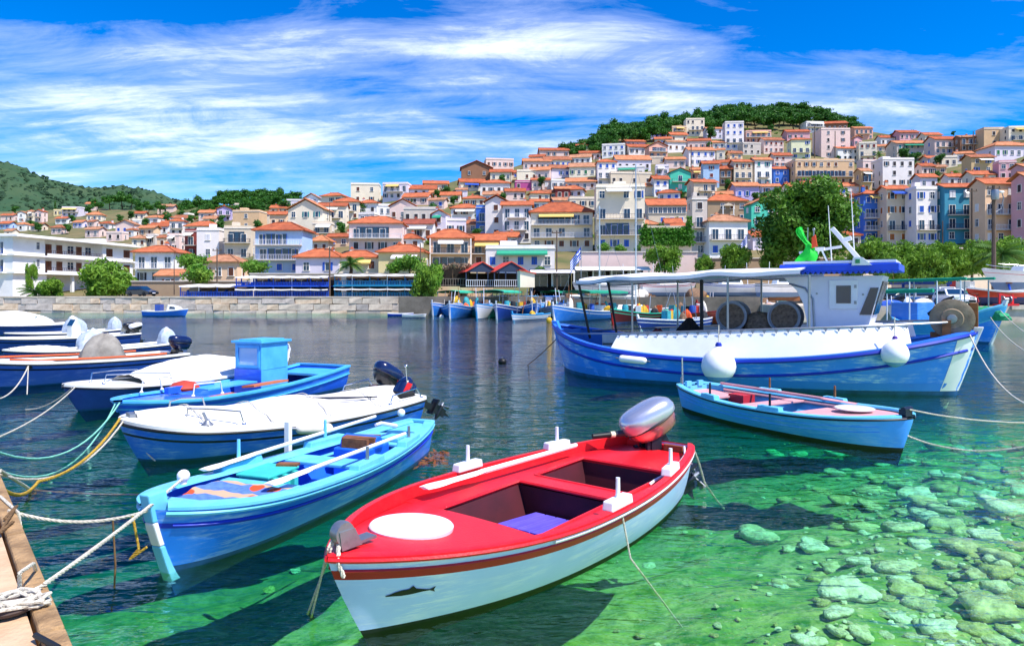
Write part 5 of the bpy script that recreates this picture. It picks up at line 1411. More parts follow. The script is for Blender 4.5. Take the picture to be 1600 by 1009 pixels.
# bow roller with its plate
m = MB(); m.box((2.02, -.05, .6), (.26, .1, .018)); m.prism([(2.04, -.035, .6), (2.2, -.035, .6), (2.22, -.035, .72), (2.1, -.035, .72)], (0, .012, 0)); m.prism([(2.04, .025, .6), (2.2, .025, .6), (2.22, .025, .72), (2.1, .025, .72)], (0, .012, 0)); m.lathe([(.07, 0), (.075, .02), (.075, .05), (.07, .07)], (2.17, -.04, .70), axis=(0, 1, 0), n=18); m.build('bow_roller', galv, b)
for x, side in ((.03, -1), (-1.25, -1), (.17, 1), (-1.05, 1)): oarlock(h, b, x, side, white, white, inset=.05, tall=.16)
m = MB(); m.tube([(-2.2, .36, .52), (-1.9, .5, .505), (-1.35, .64, .49), (-.9, .64, .475), (-.84, .62, .45)], .014, n=6); m.build('grab_line', white, b, normals=False)
m = MB(); m.box((-2.27, .0, .40), (.05, .78, .2)); m.build('transom_board', red, b); m = MB(); m.box((-2.23, .22, .47), (.04, .22, .09)); m.build('transom_pad', woodb, b)
silver = mat('silver_cowling', 'c9ccd8', rough=.27, metal=.7, scale=2, amt=.2); dkmet = mat('dark_motor_metal', '2e3440', rough=.4, metal=.4)
silver_red_reflection = mat('silver_cowl_red_reflection', 'd98a8e', rough=.2, metal=.7, scale=2, amt=.3)  # silver lower cowl with the red boat's reflection put into its colour
outboard(b, (-2.34, .02, .47), math.pi - .6, rad(28), 1.03, silver, silver_red_reflection, dkmet, long_=.8)
# dolphin painted on the bow, both sides as thin appliques following the planking
dol = [(0, .5), (.10, .62), (.2, .78), (.35, .9), (.46, .92), (.55, 1.25), (.6, .88), (.75, .68), (.88, .52), (1.0, .8), (.96, .45), (.99, .15), (.87, .42), (.7, .4), (.5, .3), (.3, .28), (.14, .36), (.0, .4)]
m = MB(); pts = []
for u, v in dol:
    t = .955 - .062 * u; z = .25 + .07 * v + .012 * u
    pts.append((t, z))
for side in (1,):
    P3 = [h.at(t, z, side, 0, .006) for t, z in pts]; m.poly(P3)
m.build('dolphin_emblem', black, b, normals=False)
RED = POSE; REDH = h
oar(POSE, (.80, -.66, .56), (-1.32, -.50, .575), oarw, 'white oar lying along the far side of the red boat', r=.026, blade_at='a', blade=.75)

# ---- 2 the light blue rowing boat
POSE = (-2.033, 7.375, -1.918); h = Hull(4.50, 1.28, .44, .385, .545, .30, .637, 4.0, .25, .42, pe=.75)
b = root_boat('blue_rowing_boat', *POSE, 'light blue open rowing boat with dark blue stripe and two oars')
shell(h, [(.01, 0), (.11, 0), (.155, 2)], [midblue, bootb, deepb], b, boot=.05)
cap(h, 0, .99, .15, .03, cyan, b, 'gunwale', .025); rub(h, 0, .99, -.03, .02, cyan, b, 'rub_rail', .012); rub(h, 0, .985, -.13, .013, deepb, b, 'stripe_batten', .004)
liner(h, .03, .97, .05, .05, innerb, b, 'inner_planking', .005)
deck(h, .03, .95, lambda t: .05, .04, mat('dark_bilge_paint', '24506e', rough=.7, col2='183448', scale=4, amt=.7), b, 'bilge_floor', 0)
floor_planks(h, .10, .72, .085, 7, innerb, b)
deck(h, .905, .985, lambda t: h.sheer(t) - .015, .05, cyan, b, 'bow_deck', .01)
thwart(h, .70, .12, .36, cyan, b); thwart(h, .475, .30, .35, cyan, b); thwart(h, .24, .18, .34, cyan, b)
deck(h, .02, .12, lambda t: h.sheer(t) - .02, .03, cyan, b, 'stern_deck', .02, n=5)
m = MB()
for side in (-1, 1): m.tube([h.at(t, h.sheer(t) - .11, side, .06) for t in ts(.1, .8, 12)], .022, n=6)
m.build('inner_stringer', cyan, b, normals=False)
m = MB(); m.box((.55, -.28, .22), (.44, .36, .34)); m.box((.55, -.28, .405), (.48, .4, .03)); o = bevel(m.build('bait_locker', tealp, b), .01)
for q in (-1, 0, 1):
    m = MB(); m.box((.55 + q * .15, -.075, .24), (.06, .05, .3)); m.build('locker_rib', tealp, o)
m = MB(); m.box((.34, -.2, .43), (.1, .22, .025), rot=Matrix.Rotation(.3, 3, 'Z')); m.build('locker_lid', woodb, o)
m = MB(); m.box((-.78, -.02, .24), (.5, .46, .36)); m.tube([(-.78, -.25, .42), (-.78, .21, .42)], .12, n=12); o = bevel(m.build('engine_box', innerb, b), .02); m = MB(); m.box((-.74, .0, .50), (.22, .4, .06), rot=Matrix.Rotation(.2, 3, 'Z')); m.box((-.58, .02, .43), (.05, .34, .2)); m.build('engine_lid', woodb, o)
m = MB(); m.tube([(-1.55, .0, .5), (-1.1, .05, .62), (-.98, .05, .62)], [.03, .022, .018], n=8); m.build('rudder_tiller', white, b)
m = MB(); m.box((-1.35, -.02, .4), (.3, .5, .03)); m.build('stern_thwart', cyan, b)
for x, side in ((.6, -1), (-.75, -1)):
    oarlock(h, b, x, side, cyan, cyan, inset=.03, long_=.62, w=.13, tall=.22)
for x, side in ((.05, 1), (-1.1, 1)): oarlock(h, b, x, side, cyan, galv, inset=.05, long_=.56, w=.13, tall=.14)
m = MB(); m.box((-.3, -.70, .52), (.06, .06, .42)); m.build('thole_post', white, b); m = MB(); m.ball((-2.2, -.28, .55), .055, 0, 14, 9); m.build('stern_ball', white, b); m = MB(); m.ball((1.62, -.30, .62), .055, 0, 12, 8); m.tube([(1.62, -.30, .55), (1.62, -.30, .62)], .03); m.build('bow_cleat', white, b)
# stem post, painted light blue, white and blue
m = MB(); prof = [(2.30, .68), (2.12, .70), (2.08, .45), (1.86, .1), (1.72, -.2), (1.86, -.22), (2.06, .08), (2.2, .38)]
def stem_piece(z0, z1, mm, nm, par):
    pts = []
    for i in range(7):
        z = z0 + (z1 - z0) * i / 6; xo = interp([(-.22, 2.02), (.1, 2.14), (.4, 2.24), (.72, 2.31)], z); pts.append((xo, z))
    inn = [(x - .17, z) for x, z in pts]; m = MB(); m.prism([(x, -.05, z) for x, z in pts] + [(x, -.05, z) for x, z in inn[::-1]], (0, .1, 0)); return bevel(m.build(nm, mm, par), .012)
st = stem_piece(.44, .67, cyan, 'stem_post', b); stem_piece(.24, .44, white, 'stem_band', st); stem_piece(-.08, .24, cyan, 'stem_foot', st)
LIGHT = POSE; LIGHTH = h
oar(POSE, (1.24, .30, .50), (-1.02, .42, .53), oarw, 'pale oar along the near side of the light blue boat', r=.022, blade=.6)
oar(POSE, (1.10, -.58, .52), (-1.86, -.50, .54), oarw, 'long white oar along the far side of the light blue boat', r=.022, blade=.7)
# a woven rug spread on its fore thwarts
rugm = mat('woven_rug', '5f86c8', rough=.95, col2='3f5fae', scale=18, amt=.7, bump=.4, bscale=140); nt = rugm.node_tree; L_ = nt.links.new; bn = nt.nodes['Principled BSDF']; old = bn.inputs['Base Color'].links[0].from_socket
tcn = [n for n in nt.nodes if n.type == 'TEX_COORD'][0]; sx = N(nt, 'ShaderNodeSeparateXYZ'); L_(tcn.outputs['Object'], sx.inputs[0]); wv = N(nt, 'ShaderNodeMath', operation='SINE'); mm_ = N(nt, 'ShaderNodeMath', operation='MULTIPLY'); L_(sx.outputs[0], mm_.inputs[0]); mm_.inputs[1].default_value = 19; L_(mm_.outputs[0], wv.inputs[0])
rp = N(nt, 'ShaderNodeValToRGB'); L_(wv.outputs[0], rp.inputs[0]); cr = rp.color_ramp; cr.interpolation = 'CONSTANT'; cr.elements[0].color = (0, 0, 0, 1); cr.elements[1].position = .55; cr.elements[1].color = (1, 1, 1, 1)
mxr = N(nt, 'ShaderNodeMix', data_type='RGBA'); L_(rp.outputs[0], mxr.inputs['Factor']); L_(old, mxr.inputs['A']); mxr.inputs['B'].default_value = lin('c9a688')
vo = N(nt, 'ShaderNodeTexVoronoi', _Scale=3.6); L_(tcn.outputs['Object'], vo.inputs['Vector']); r4 = N(nt, 'ShaderNodeValToRGB'); L_(vo.outputs['Distance'], r4.inputs[0]); r4.color_ramp.elements[0].position = .22; r4.color_ramp.elements[0].color = (1, 1, 1, 1); r4.color_ramp.elements[1].position = .26; r4.color_ramp.elements[1].color = (0, 0, 0, 1)
mxs = N(nt, 'ShaderNodeMix', data_type='RGBA'); L_(r4.outputs[0], mxs.inputs['Factor']); L_(mxr.outputs['Result'], mxs.inputs['A']); mxs.inputs['B'].default_value = lin('d0522a'); L_(mxs.outputs['Result'], bn.inputs['Base Color'])
m = MB(); rows = []
for i in range(10):
    t = .735 + .165 * i / 9; w = h.w(t) - .15; rows.append([Vector((h.L * (t - .5), w * (c / 4) * .92, .43 + .012 * math.sin(c * 2 + i) + .008 * math.sin(i * 2.1))) for c in range(-4, 5)])
m.grid(rows); m.grid([[p - Vector((0, 0, .02)) for p in r_] for r_ in rows]); m.grid([rows[0], [p - Vector((0, 0, .02)) for p in rows[0]]]); m.grid([rows[-1], [p - Vector((0, 0, .02)) for p in rows[-1]]])
o = m.build('rug', rugm, None, (POSE[0], POSE[1], 0), POSE[2], normals=False); tag(o, 'blue and orange woven rug spread over the light blue bow', 'rug')
deck(h, .73, .90, lambda t: .40, .1, innerb, b, 'fore_board', 0, n=6)

# ---- 3 the white covered motorboat
POSE = (-3.519, 10.287, -2.424); h = Hull(4.25, 1.90, .487, .36, .53, .818, .65, 4.2, .35, .336)
b = root_boat('white_motorboat', *POSE, 'white covered motorboat with blue hull and two dark outboards')
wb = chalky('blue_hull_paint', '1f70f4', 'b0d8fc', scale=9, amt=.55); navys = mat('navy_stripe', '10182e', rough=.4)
shell(h, [(.015, 0), (.12, 0), (.155, 2), (.2, 0)], [wb, bootb, navys], b, boot=.04)
cap(h, 0, 1, .22, .07, gel, b, 'gunwale', .03, transom=True); rub(h, 0, 1, -.004, .022, black, b, 'rub_rail', .02)
m = MB(); rows = []
for i in range(25):
    t = .03 + .95 * i / 24; w = max(.02, h.w(t) - .2 if t < .93 else (h.w(t) - .1) * .9); zb = h.sheer(t) + .06; pk = .10 + .10 * math.sin(math.pi * min(1, t * 1.15)) + .03 * math.sin(t * 17)
    rows.append([Vector((h.L * (t - .5) - (.1 if t > .95 else 0), w * c / 5, zb + pk * (1 - (abs(c) / 5) ** 2.2) + .012 * math.sin(c * 1.7 + i * .9))) for c in range(-5, 6)])
m.grid(rows); m.build('canvas_cover', canvas, b, normals=False)
for k_, t in enumerate((.2, .4, .6, .8)):
    m = MB(); w = h.w(t) - .05; zb = h.sheer(t) + .075; pk = .10 + .10 * math.sin(math.pi * min(1, t * 1.15)) + .03 * math.sin(t * 17)
    m.tube([Vector((h.L * (t - .5) + .02 * math.sin(c), w * c / 6, zb + max(0, pk * (1 - (min(1, abs(c) / 6 * w / max(.1, w - .15))) ** 2.2)) + .012)) for c in range(-6, 7)], .008, n=5); m.build('cover_lashing', rope_w, b, normals=False)
m = MB(); 
for q in (0, 1): m.tube([(-.35 - .2 * q, .1 + .2 * q, .62), (-.9, .35 + .1 * q, .60), (-1.3 - .1 * q, .5, .58)], .012, n=5)
m.build('cover_batten', navys, b, normals=False)
def wz(t): return h.sheer(t) + .07
rail(b, [(1.42, .42, wz(.85)), (1.40, .42, wz(.85) + .17), (1.2, .62, wz(.8) + .19), (.85, .80, wz(.72) + .17), (.8, .80, wz(.7))], .013)
rail(b, [(1.42, -.42, wz(.85)), (1.40, -.42, wz(.85) + .17), (1.2, -.62, wz(.8) + .19), (.85, -.80, wz(.72) + .17), (.8, -.80, wz(.7))], .013)
m = MB(); m.lathe([(.075, 0), (.08, .01), (.05, .035), (.03, .06)], (1.25, .74, wz(.8)), n=16); m.tube([(1.25, .74, wz(.8) + .05), (1.3, .72, wz(.8) + .17)], .02); m.build('bow_fitting', galv, b)
m = MB(); m.box((1.98, 0, wz(.97) + .03), (.08, .22, .06)); m.build('bow_cleat', galv, b)
for side in (-1, 1): rail(b, [(-1.45, side * .8, wz(.15)), (-1.5, side * .8, wz(.15) + .13), (-1.95, side * .78, wz(.05) + .16), (-2.05, side * .78, wz(.03))], .012)
navyc = mat('navy_cowling', '12204a', rough=.22, coat=.5, scale=2, amt=.3); blackc = mat('black_cowling', '16181e', rough=.35, coat=.3)
m = MB(); m.tube([(-1.98, .5, .5), (-1.92, .52, 1.0)], .008, n=6); m.ball((-1.92, .52, 1.03), .03, 0, 10, 7); m.build('stern_light', steel, b, normals=False)
redst = mat('red_sticker', 'd8202a', rough=.3)
outboard(b, (-2.18, .38, .45), math.pi, rad(58), .8, navyc, navyc, blackc, grip=False, sticker=redst, long_=1.05)
outboard(b, (-1.9, -.25, .52), math.pi + .1, rad(-30), .95, navyc, blackc, blackc, grip=False)
m = MB(); m.box((-1.9, .05, .55), (.3, 1.1, .14)); bevel(m.build('motor_well', black, b), .03)
WHITE = POSE; WHITEH = h


def fender(loc, r, ln, material, label, axis=(1, 0, 0), tip=None, name='fender'):
    root = thing(name, loc, 0, label, 'fender'); ax = Vector(axis).normalized(); k = ln / 2 - r
    prof = [(r * .18, -ln / 2 - .06), (r * .2, -ln / 2)] + [(r * math.sin(u), -k - r * math.cos(u)) for u in (.35, .7, 1.1, 1.57)] + [(r * math.sin(u), k + r * math.cos(u)) for u in (1.57, 1.1, .7, .35)] + [(r * .2, ln / 2), (r * .18, ln / 2 + .06)]
    m = MB(); m.lathe(prof, axis=ax, n=18); m.build('body', material, root)
    m = MB(); m.lathe([(r * .24, ln / 2 - .01), (r * .24, ln / 2 + .08)], axis=ax, n=12); m.lathe([(r * .24, -ln / 2 - .08), (r * .24, -ln / 2 + .01)], axis=ax, n=12); m.build('end_cap', tip or galv, root); return root


fm = mat('fender_white', 'e6e2d8', rough=.45, col2='c9c2b0', scale=5, amt=.6, dirt=.15)
fender(wp(POSE, (-.1, 1.02, .32)), .075, .55, fm, 'long off-white fender on the side of the white motorboat', Vector((math.cos(POSE[2]), math.sin(POSE[2]), .12)))

# ---- 4 the blue boat with the little wheelhouse
POSE = (-5.522, 13.817, -1.946); h = Hull(5.50, 1.75, .50, .34, .41, .85, .648, 3.6, .4, .17)
b = root_boat('blue_cabin_boat', *POSE, 'bright blue boat with a small box wheelhouse behind the white motorboat')
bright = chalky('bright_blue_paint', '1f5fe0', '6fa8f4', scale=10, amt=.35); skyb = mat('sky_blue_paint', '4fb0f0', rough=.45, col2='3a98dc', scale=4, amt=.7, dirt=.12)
shell(h, [(.03, 2), (.1, 0), (.13, 2)], [bright, bootb, skyb], b, boot=.04)
cap(h, 0, .995, .12, .04, skyb, b, 'gunwale', .02); liner(h, .03, .95, .1, .06, bright, b, top=.0); deck(h, .03, .93, lambda t: .12, .05, mat('orange_deck', 'c9805a', rough=.8, col2='8f5a40', scale=4, amt=.8), b, 'floor', 0)
deck(h, .72, .985, lambda t: h.sheer(t) - .02, .06, bright, b, 'bow_deck', .02); deck(h, .02, .14, lambda t: h.sheer(t) - .05, .06, skyb, b, 'stern_deck', .02, n=5)
rub(h, 0, .99, -.16, .02, skyb, b, 'rub_rail', .01)
m = MB(); x0, x1, y0, y1, zt = -1.32, -.5, -.58, .12, 1.18
m.box(((x0 + x1) / 2, (y0 + y1) / 2, .36), (x1 - x0, y1 - y0, .56)); 
for xx, yy in ((x0 + .03, y0 + .03), (x1 - .03, y0 + .03), (x0 + .03, y1 - .03), (x1 - .03, y1 - .03)): m.box((xx, yy, .9), (.06, .06, .55))
m.box(((x0 + x1) / 2, y1 - .012, .9), (x1 - x0 - .12, .024, .55)); m.box((x0 + .012, (y0 + y1) / 2, .9), (.024, y1 - y0 - .12, .55)); m.box((x1 - .02, (y0 + y1) / 2, .67), (.03, y1 - y0 - .12, .08)); m.box((x1 - .02, (y0 + y1) / 2, 1.12), (.03, y1 - y0 - .12, .1))
wh = m.build('wheelhouse', [skyb], b); bevel(wh, .008)
m = MB(); m.box((x1 + .012, (y0 + y1) / 2, .36), (.02, y1 - y0, .54)); m.build('wheelhouse_front', bright, wh)  # darker blue than the sides: the front's shade is put into its colour
m = MB(); m.box(((x0 + x1) / 2, (y0 + y1) / 2, zt + .02), (x1 - x0 + .12, y1 - y0 + .12, .05)); m.box(((x0 + x1) / 2, (y0 + y1) / 2, zt + .055), (x1 - x0 - .1, y1 - y0 - .1, .03)); bevel(m.build('wheelhouse_roof', skyb, wh), .01)
m = MB(); m.box((x1 - .012, (y0 + y1) / 2, .89), (.012, y1 - y0 - .14, .36)); m.build('pane', mat('pale_window', '9fc4e8', rough=.08, spec=.7, scale=1, amt=.3), wh)
m = MB()
for a, c in (((x1 + .012, y0 + .07, .9), (.02, .05, .46)), ((x1 + .012, y1 - .07, .9), (.02, .05, .46)), ((x1 + .012, (y0 + y1) / 2, 1.10), (.02, y1 - y0 - .2, .05)), ((x1 + .012, (y0 + y1) / 2, .69), (.02, y1 - y0 - .2, .05))): m.box(a, c)
m.build('window_frame', skyb, wh)
m = MB(); m.tube([(x0 - .05, .05, .72), (x0 - .14, .05, 1.0), (x0 - .08, .05, 1.1)], .03, n=8); m.tube([(x0 - .05, -.1, .72), (x0 - .3, -.1, .8)], .03, n=8); m.build('rope_coil', white, b, normals=False)
m = MB(); m.box((.9, -.35, .42), (1.1, .1, .12)); m.build('hatch_coaming', bright, b); m = MB(); m.box((.3, -.1, .40), (1.3, .5, .03)); m.build('hatch_board', skyb, b)
for side in (-1, 1): rail(b, [(1.75, side * .62, .42), (1.72, side * .62, .62), (1.25, side * .74, .62), (1.2, side * .74, .4)], .014, white)
m = MB(); m.box((-.2, .5, .4), (1.0, .3, .04), rot=Matrix.Rotation(.1, 3, 'X')); m.build('side_board', mat('orange_board', 'c4704a', rough=.8), b)
m = MB(); m.lathe([(.26, 0), (.28, .04), (.2, .13), (.0, .18)], (.95, -.45, .38), n=16); m.build('red_basin', mat('red_basin', 'b5402e', rough=.6), b)
CABIN = POSE

# ---- 5 the small blue boat on the right
POSE = (4.506, 11.353, -1.062); h = Hull(4.29, 1.80, .472, .388, .492, .388, .516, 4.0, .2, .45)
b = root_boat('small_blue_boat', *POSE, 'small sky blue rowing boat with pink thwarts in front of the fishing boat')
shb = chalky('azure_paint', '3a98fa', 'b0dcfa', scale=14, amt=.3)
shell(h, [(.03, 2)], [shb, boot_d, navys], b, boot=.05)
for k, d in enumerate((.12, .2)): rub(h, .02, .95, -d, .006, shb, b, 'strake', .002)
cap(h, 0, .99, .13, .03, cyan, b, 'gunwale', .02); rub(h, 0, .995, -.015, .018, navys, b, 'rub_rail', .01)
liner(h, .03, .95, .05, .05, cyan, b); deck(h, .03, .92, lambda t: .06, .04, mat('navy_floor', '14225c', rough=.6, scale=4, amt=.5), b, 'floor', 0)
floor_planks(h, .12, .62, .09, 6, mat('navy_plank', '1a2f80', rough=.6, scale=5, amt=.6), b)
deck(h, .70, .985, lambda t: h.sheer(t) - .02, .06, pinkw, b, 'foredeck', .02); deck(h, .03, .19, lambda t: h.sheer(t) - .09, .05, pinkw, b, 'stern_seat', 0, n=5)
thwart(h, .64, .16, .33, pinkw, b); thwart(h, .43, .26, .33, pinkw, b)
m = MB()
for side in (-1, 1): m.tube([h.at(t, h.sheer(t) - .05, side, .1) for t in ts(.1, .72, 12)], .025, n=6)
m.build('inner_stringer', pinkw, b, normals=False)
m = MB(); m.lathe([(.27, 0), (.28, .015), (.26, .025), (.0, .03)], (1.22, .10, .47), n=30); m.build('hatch_cover', gel, b)
m = MB(); m.box((-1.2, .35, .24), (.35, .3, .26)); m.build('red_locker', mat('red_locker', 'c02a36', rough=.5), b)
for x, side in ((.45, -1), (-.9, -1), (.35, 1), (-.9, 1)): oarlock(h, b, x, side, cyan, navys if side < 0 else woodb, inset=.05, long_=.42, w=.12, tall=.2)
m = MB(); m.box((2.06, 0, .55), (.1, .16, .1)); m.tube([(2.08, -.09, .6), (2.08, .09, .6)], .035, n=10); m.build('bow_roller', navys, b)
m = MB(); m.tube([(-2.05, -.3, .45), (-2.06, -.3, 1.0)], [.02, .014], n=6); m.tube([(-2.06, -.3, .5), (-2.06, -.3, .62)], .03, 0, 8); m.build('stern_pole', steel, b, normals=False)
m = MB()
for q in (-.18, .12):
    m.box((-2.02, q, .5), (.06, .12, .1))
m.build('transom_pad', cyan, b)
SMALL = POSE
oar(POSE, (.95, .52, .48), (-1.75, .42, .5), pinkw, 'pinkish oar along the far side of the small sky blue boat', r=.026, blade=.6)

# ---- 6 the big fishing boat
POSE = (5.68, 17.53, -.566); h = Hull(10.45, 4.4, 1.307, .71, 1.415, .02, .285, 4.4, .6, .17, draft=.5, rs=.5)
b = root_boat('fishing_boat', *POSE, 'big blue and white wooden fishing boat with wheelhouse and long canopy', 'fishing boat')
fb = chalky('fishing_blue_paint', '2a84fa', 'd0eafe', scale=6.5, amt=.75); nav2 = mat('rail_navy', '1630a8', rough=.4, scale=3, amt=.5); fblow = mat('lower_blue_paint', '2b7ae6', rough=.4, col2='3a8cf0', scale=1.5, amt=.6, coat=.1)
shell(h, [(.06, 2), (.34, 0), (.40, 2)], [fb, bootb, nav2], b, boot=.10)
m = MB()
for side in (1, -1): m.grid([[h.at(t, z, side, 0, .004) for t in ts(.03, .97, 30)] for z in (.11, .2, .28)])
m.build('lower_band', fblow, b, normals=False)
m = MB()
for side in (1, -1): m.grid([[h.at(t, min(z, h.sheer(t)), side, 0, .008) for t in (.962, .972, .982, .991, 1.0)] for z in (.1, .4, .7, .95, 1.2, 1.45)])
m.build('bow_panel', white, b, normals=False)
rub(h, .01, .99, -.03, .05, nav2, b, 'rub_rail', .02); rub(h, .03, .985, -.37, .035, nav2, b, 'lower_rub_rail', .012)
cap(h, 0.005, .99, .16, .05, mat('rail_blue', '2a6ed8', rough=.45, scale=3, amt=.5), b, 'gunwale', .03)
deck(h, .05, .95, lambda t: .5 + .35 * sstep(.75, 1, t), .06, mat('grey_blue_deck', '6f8fb0', rough=.7, col2='4f6a88', scale=2, amt=.7), b, 'deck', .03)
liner(h, .05, .95, .45, .07, mat('liner_blue', '2f72c8', rough=.6, scale=2, amt=.5), b)
# stem and stern posts
def post(pts, w, mm, nm): 
    m = MB(); m.prism([(x, -w / 2, z) for x, z in pts], (0, w, 0)); return bevel(m.build(nm, mm, b), .015)
post([(5.30, 1.5), (5.12, 1.5), (4.98, 1.1), (4.62, .3), (4.42, -.3), (4.62, -.3), (4.82, .3), (5.16, 1.1)], .16, white, 'stem'); post([(5.20, 2.02), (5.04, 2.02), (5.02, 1.45), (5.2, 1.45)], .14, woodb, 'stem_head')
post([(-5.30, 1.42), (-5.12, 1.42), (-4.92, .9), (-4.62, .2), (-4.5, -.4), (-4.72, -.4), (-4.86, .2), (-5.14, .9)], .15, mat('stern_blue', '3a8cf0', rough=.4, scale=3, amt=.4), 'stern_post')
# canvas bulwark screens
scr = mat('screen_canvas', 'eeeef4', rough=.75, col2='dcdce8', scale=1.2, amt=.7)
for side in (-1, 1):
    m = MB(); rows = []
    X = [-2.45 + 6.45 * i / 24 for i in range(25)]
    for k in range(4):
        f = k / 3; rows.append([Vector((x + (.1 * f if x < -2.4 else (-.08 * f if x > 3.95 else 0)), side * (h.w(h.xt(x)) - .06 - .22 * f), (h.sheer(h.xt(x)) + .05) * (1 - f) + (1.20 + .055 * (x + 2.4)) * f + .01 * math.sin(x * 9) * f)) for x in X])
    m.grid(rows); m.grid([[p + Vector((0, -side * .025, 0)) for p in r_] for r_ in rows]); m.build('bulwark_screen', scr, b, normals=False)
    m = MB(); m.tube([Vector((x, side * (h.w(h.xt(x)) - .28), 1.22 + .055 * (x + 2.4))) for x in [-4.4 + 9.2 * i / 20 for i in range(21)]], .025, n=6); m.build('hand_rail', galv, b, normals=False)
    m = MB()
    for i in range(26):
        x = -2.3 + 6.2 * i / 25; m.prism([(x - .04, side * (h.w(h.xt(x)) - .245), 1.2 + .055 * (x + 2.4)), (x + .04, side * (h.w(h.xt(x)) - .245), 1.2 + .055 * (x + 2.4)), (x + .01, side * (h.w(h.xt(x)) - .235), 1.12 + .055 * (x + 2.4))], (0, side * .012, 0))
    m.build('screen_lacing', galv, b)
# wheelhouse
prof = [(3.02, .5), (3.02, 1.45), (3.16, 1.5), (3.46, 2.62), (1.36, 2.62), (1.46, 2.5), (1.66, 2.3), (1.8, 2.0), (1.88, 1.6), (1.9, 1.2), (1.9, .5)]
m = MB(); m.prism([(x, -.8, z) for x, z in prof], (0, 1.6, 0)); wh = bevel(m.build('wheelhouse', mat('wheelhouse_white', 'e4e2ee', rough=.45, col2='d4d2e0', scale=1.5, amt=.5, dirt=.06), b), .012)
m = MB(); m.box((2.65, -.815, 2.2), (.58, .03, .66)); wf = bevel(m.build('window', white, wh), .01); m = MB(); m.box((2.66, -.832, 2.2), (.30, .02, .40)); m.build('pane', glass_dark, wf)
m = MB()
for z in (2.02, 2.38): m.box((2.90, -.835, z), (.05, .02, .07))
m.build('hinge', galv, wf)
fx = lambda z: 3.16 + (z - 1.5) * .268
for y0, y1 in ((-.7, -.04), (.04, .7)):
    m = MB(); m.prism([(fx(1.75) + .006, y0, 1.75), (fx(1.75) + .006, y1, 1.75), (fx(2.5) + .006, y1, 2.5), (fx(2.5) + .006, y0, 2.5)], (.02, 0, -.004)); m.build('front_window', glass_dark, wh)
m = MB(); m.prism([(2.98, -.802, 1.75), (3.22, -.802, 1.75), (3.36, -.802, 2.35), (3.2, -.802, 2.35)], (0, -.02, 0)); m.build('quarter_window', glass_dark, wh)
m = MB(); m.box((3.18, -.1, 1.15), (.34, 1.3, .75)); bevel(m.build('wheelhouse_step', white, wh), .02)
m = MB(); m.tube([(1.5, -.815, 2.45), (1.85, -.815, 2.35), (2.02, -.815, 2.1), (2.06, -.815, 1.3)], .025, n=6); m.build('exhaust_pipe', galv, wh, normals=False)
m = MB(); m.box((2.1, -.81, 2.22), (.04, .02, .04)); m.box((3.05, -.81, 2.2), (.04, .02, .04)); m.build('deck_light', galv, wh)
rfb = mat('roof_blue', '1e4fdc', rough=.45, col2='1a44bc', scale=3, amt=.4)
m = MB(); m.box((2.55, 0, 2.80), (2.44, 2.1, .17)); rf = bevel(m.build('wheelhouse_roof', rfb, wh), .02); m = MB(); m.box((2.55, 0, 2.93), (2.3, 1.96, .06)); m.build('roof_top', white, rf)
m = MB()
for i in range(22): m.prism([(1.35 + 2.4 * i / 22, -1.056, 2.71), (1.35 + 2.4 * (i + 1) / 22, -1.056, 2.71), (1.35 + 2.4 * (i + .5) / 22, -1.056, 2.655)], (0, .01, 0))
m.build('roof_fringe', rfb, rf)
m = MB(); m.prism([(2.85, -1.09, 2.84), (3.25, -1.09, 2.84), (3.05, -1.09, 3.02), (2.88, -1.09, 3.02)], (0, .3, 0)); lt = m.build('side_light', white, rf); m = MB(); m.box((2.97, -1.095, 2.93), (.09, .02, .09)); m.build('green_lens', mat('green_lens', '1f8a5a', rough=.2), lt)
# canopy on poles
m = MB(); rows = []
for i in range(25):
    x = -4.0 + 5.9 * i / 24; zz_ = 2.62 + .16 * i / 24 - .05 * abs(math.sin(x * 1.3)); wd = 1.0 + .75 * sstep(-4.1, -2.2, x)
    rows.append([Vector((x, wd * c / 4, zz_ + .13 * (1 - (c / 4) ** 2) + .012 * math.sin(i * 1.1 + c))) for c in range(-4, 5)])
m.grid(rows); m.grid([[p - Vector((0, 0, .02)) for p in r_] for r_ in rows]); m.grid([[r_[0] for r_ in rows], [r_[0] - Vector((0, 0, .11)) for r_ in rows]]); m.grid([[r_[-1] for r_ in rows], [r_[-1] - Vector((0, 0, .11)) for r_ in rows]])
m.build('canopy', scr, b, normals=False)
m = MB()
for c in (0, 8): m.tube([r_[c] - Vector((0, 0, .1)) for r_ in rows], .018, n=6)
m.build('canopy_rail', galv, b, normals=False)
for x in (-2.05, .32, 2.08):
    for side in (-1, 1):
        m = MB(); m.tube([(x, side * 1.72, .8), (x, side * 1.72, 2.62)], .028, n=8); m.build('canopy_pole', galv, b, normals=False)
for y in (-.9, .9):
    m = MB(); m.tube([(-3.62, y, 1.0), (-3.95, y * 1.1, 2.62)], .035, n=8); m.build('canopy_pole', black, b, normals=False)
m = MB(); m.tube([(-1.0, .6, 1.0), (-1.0, .6, 2.6)], .05, n=8); m.build('mast_post', mat('dark_post', '3a3a40', rough=.6), b)
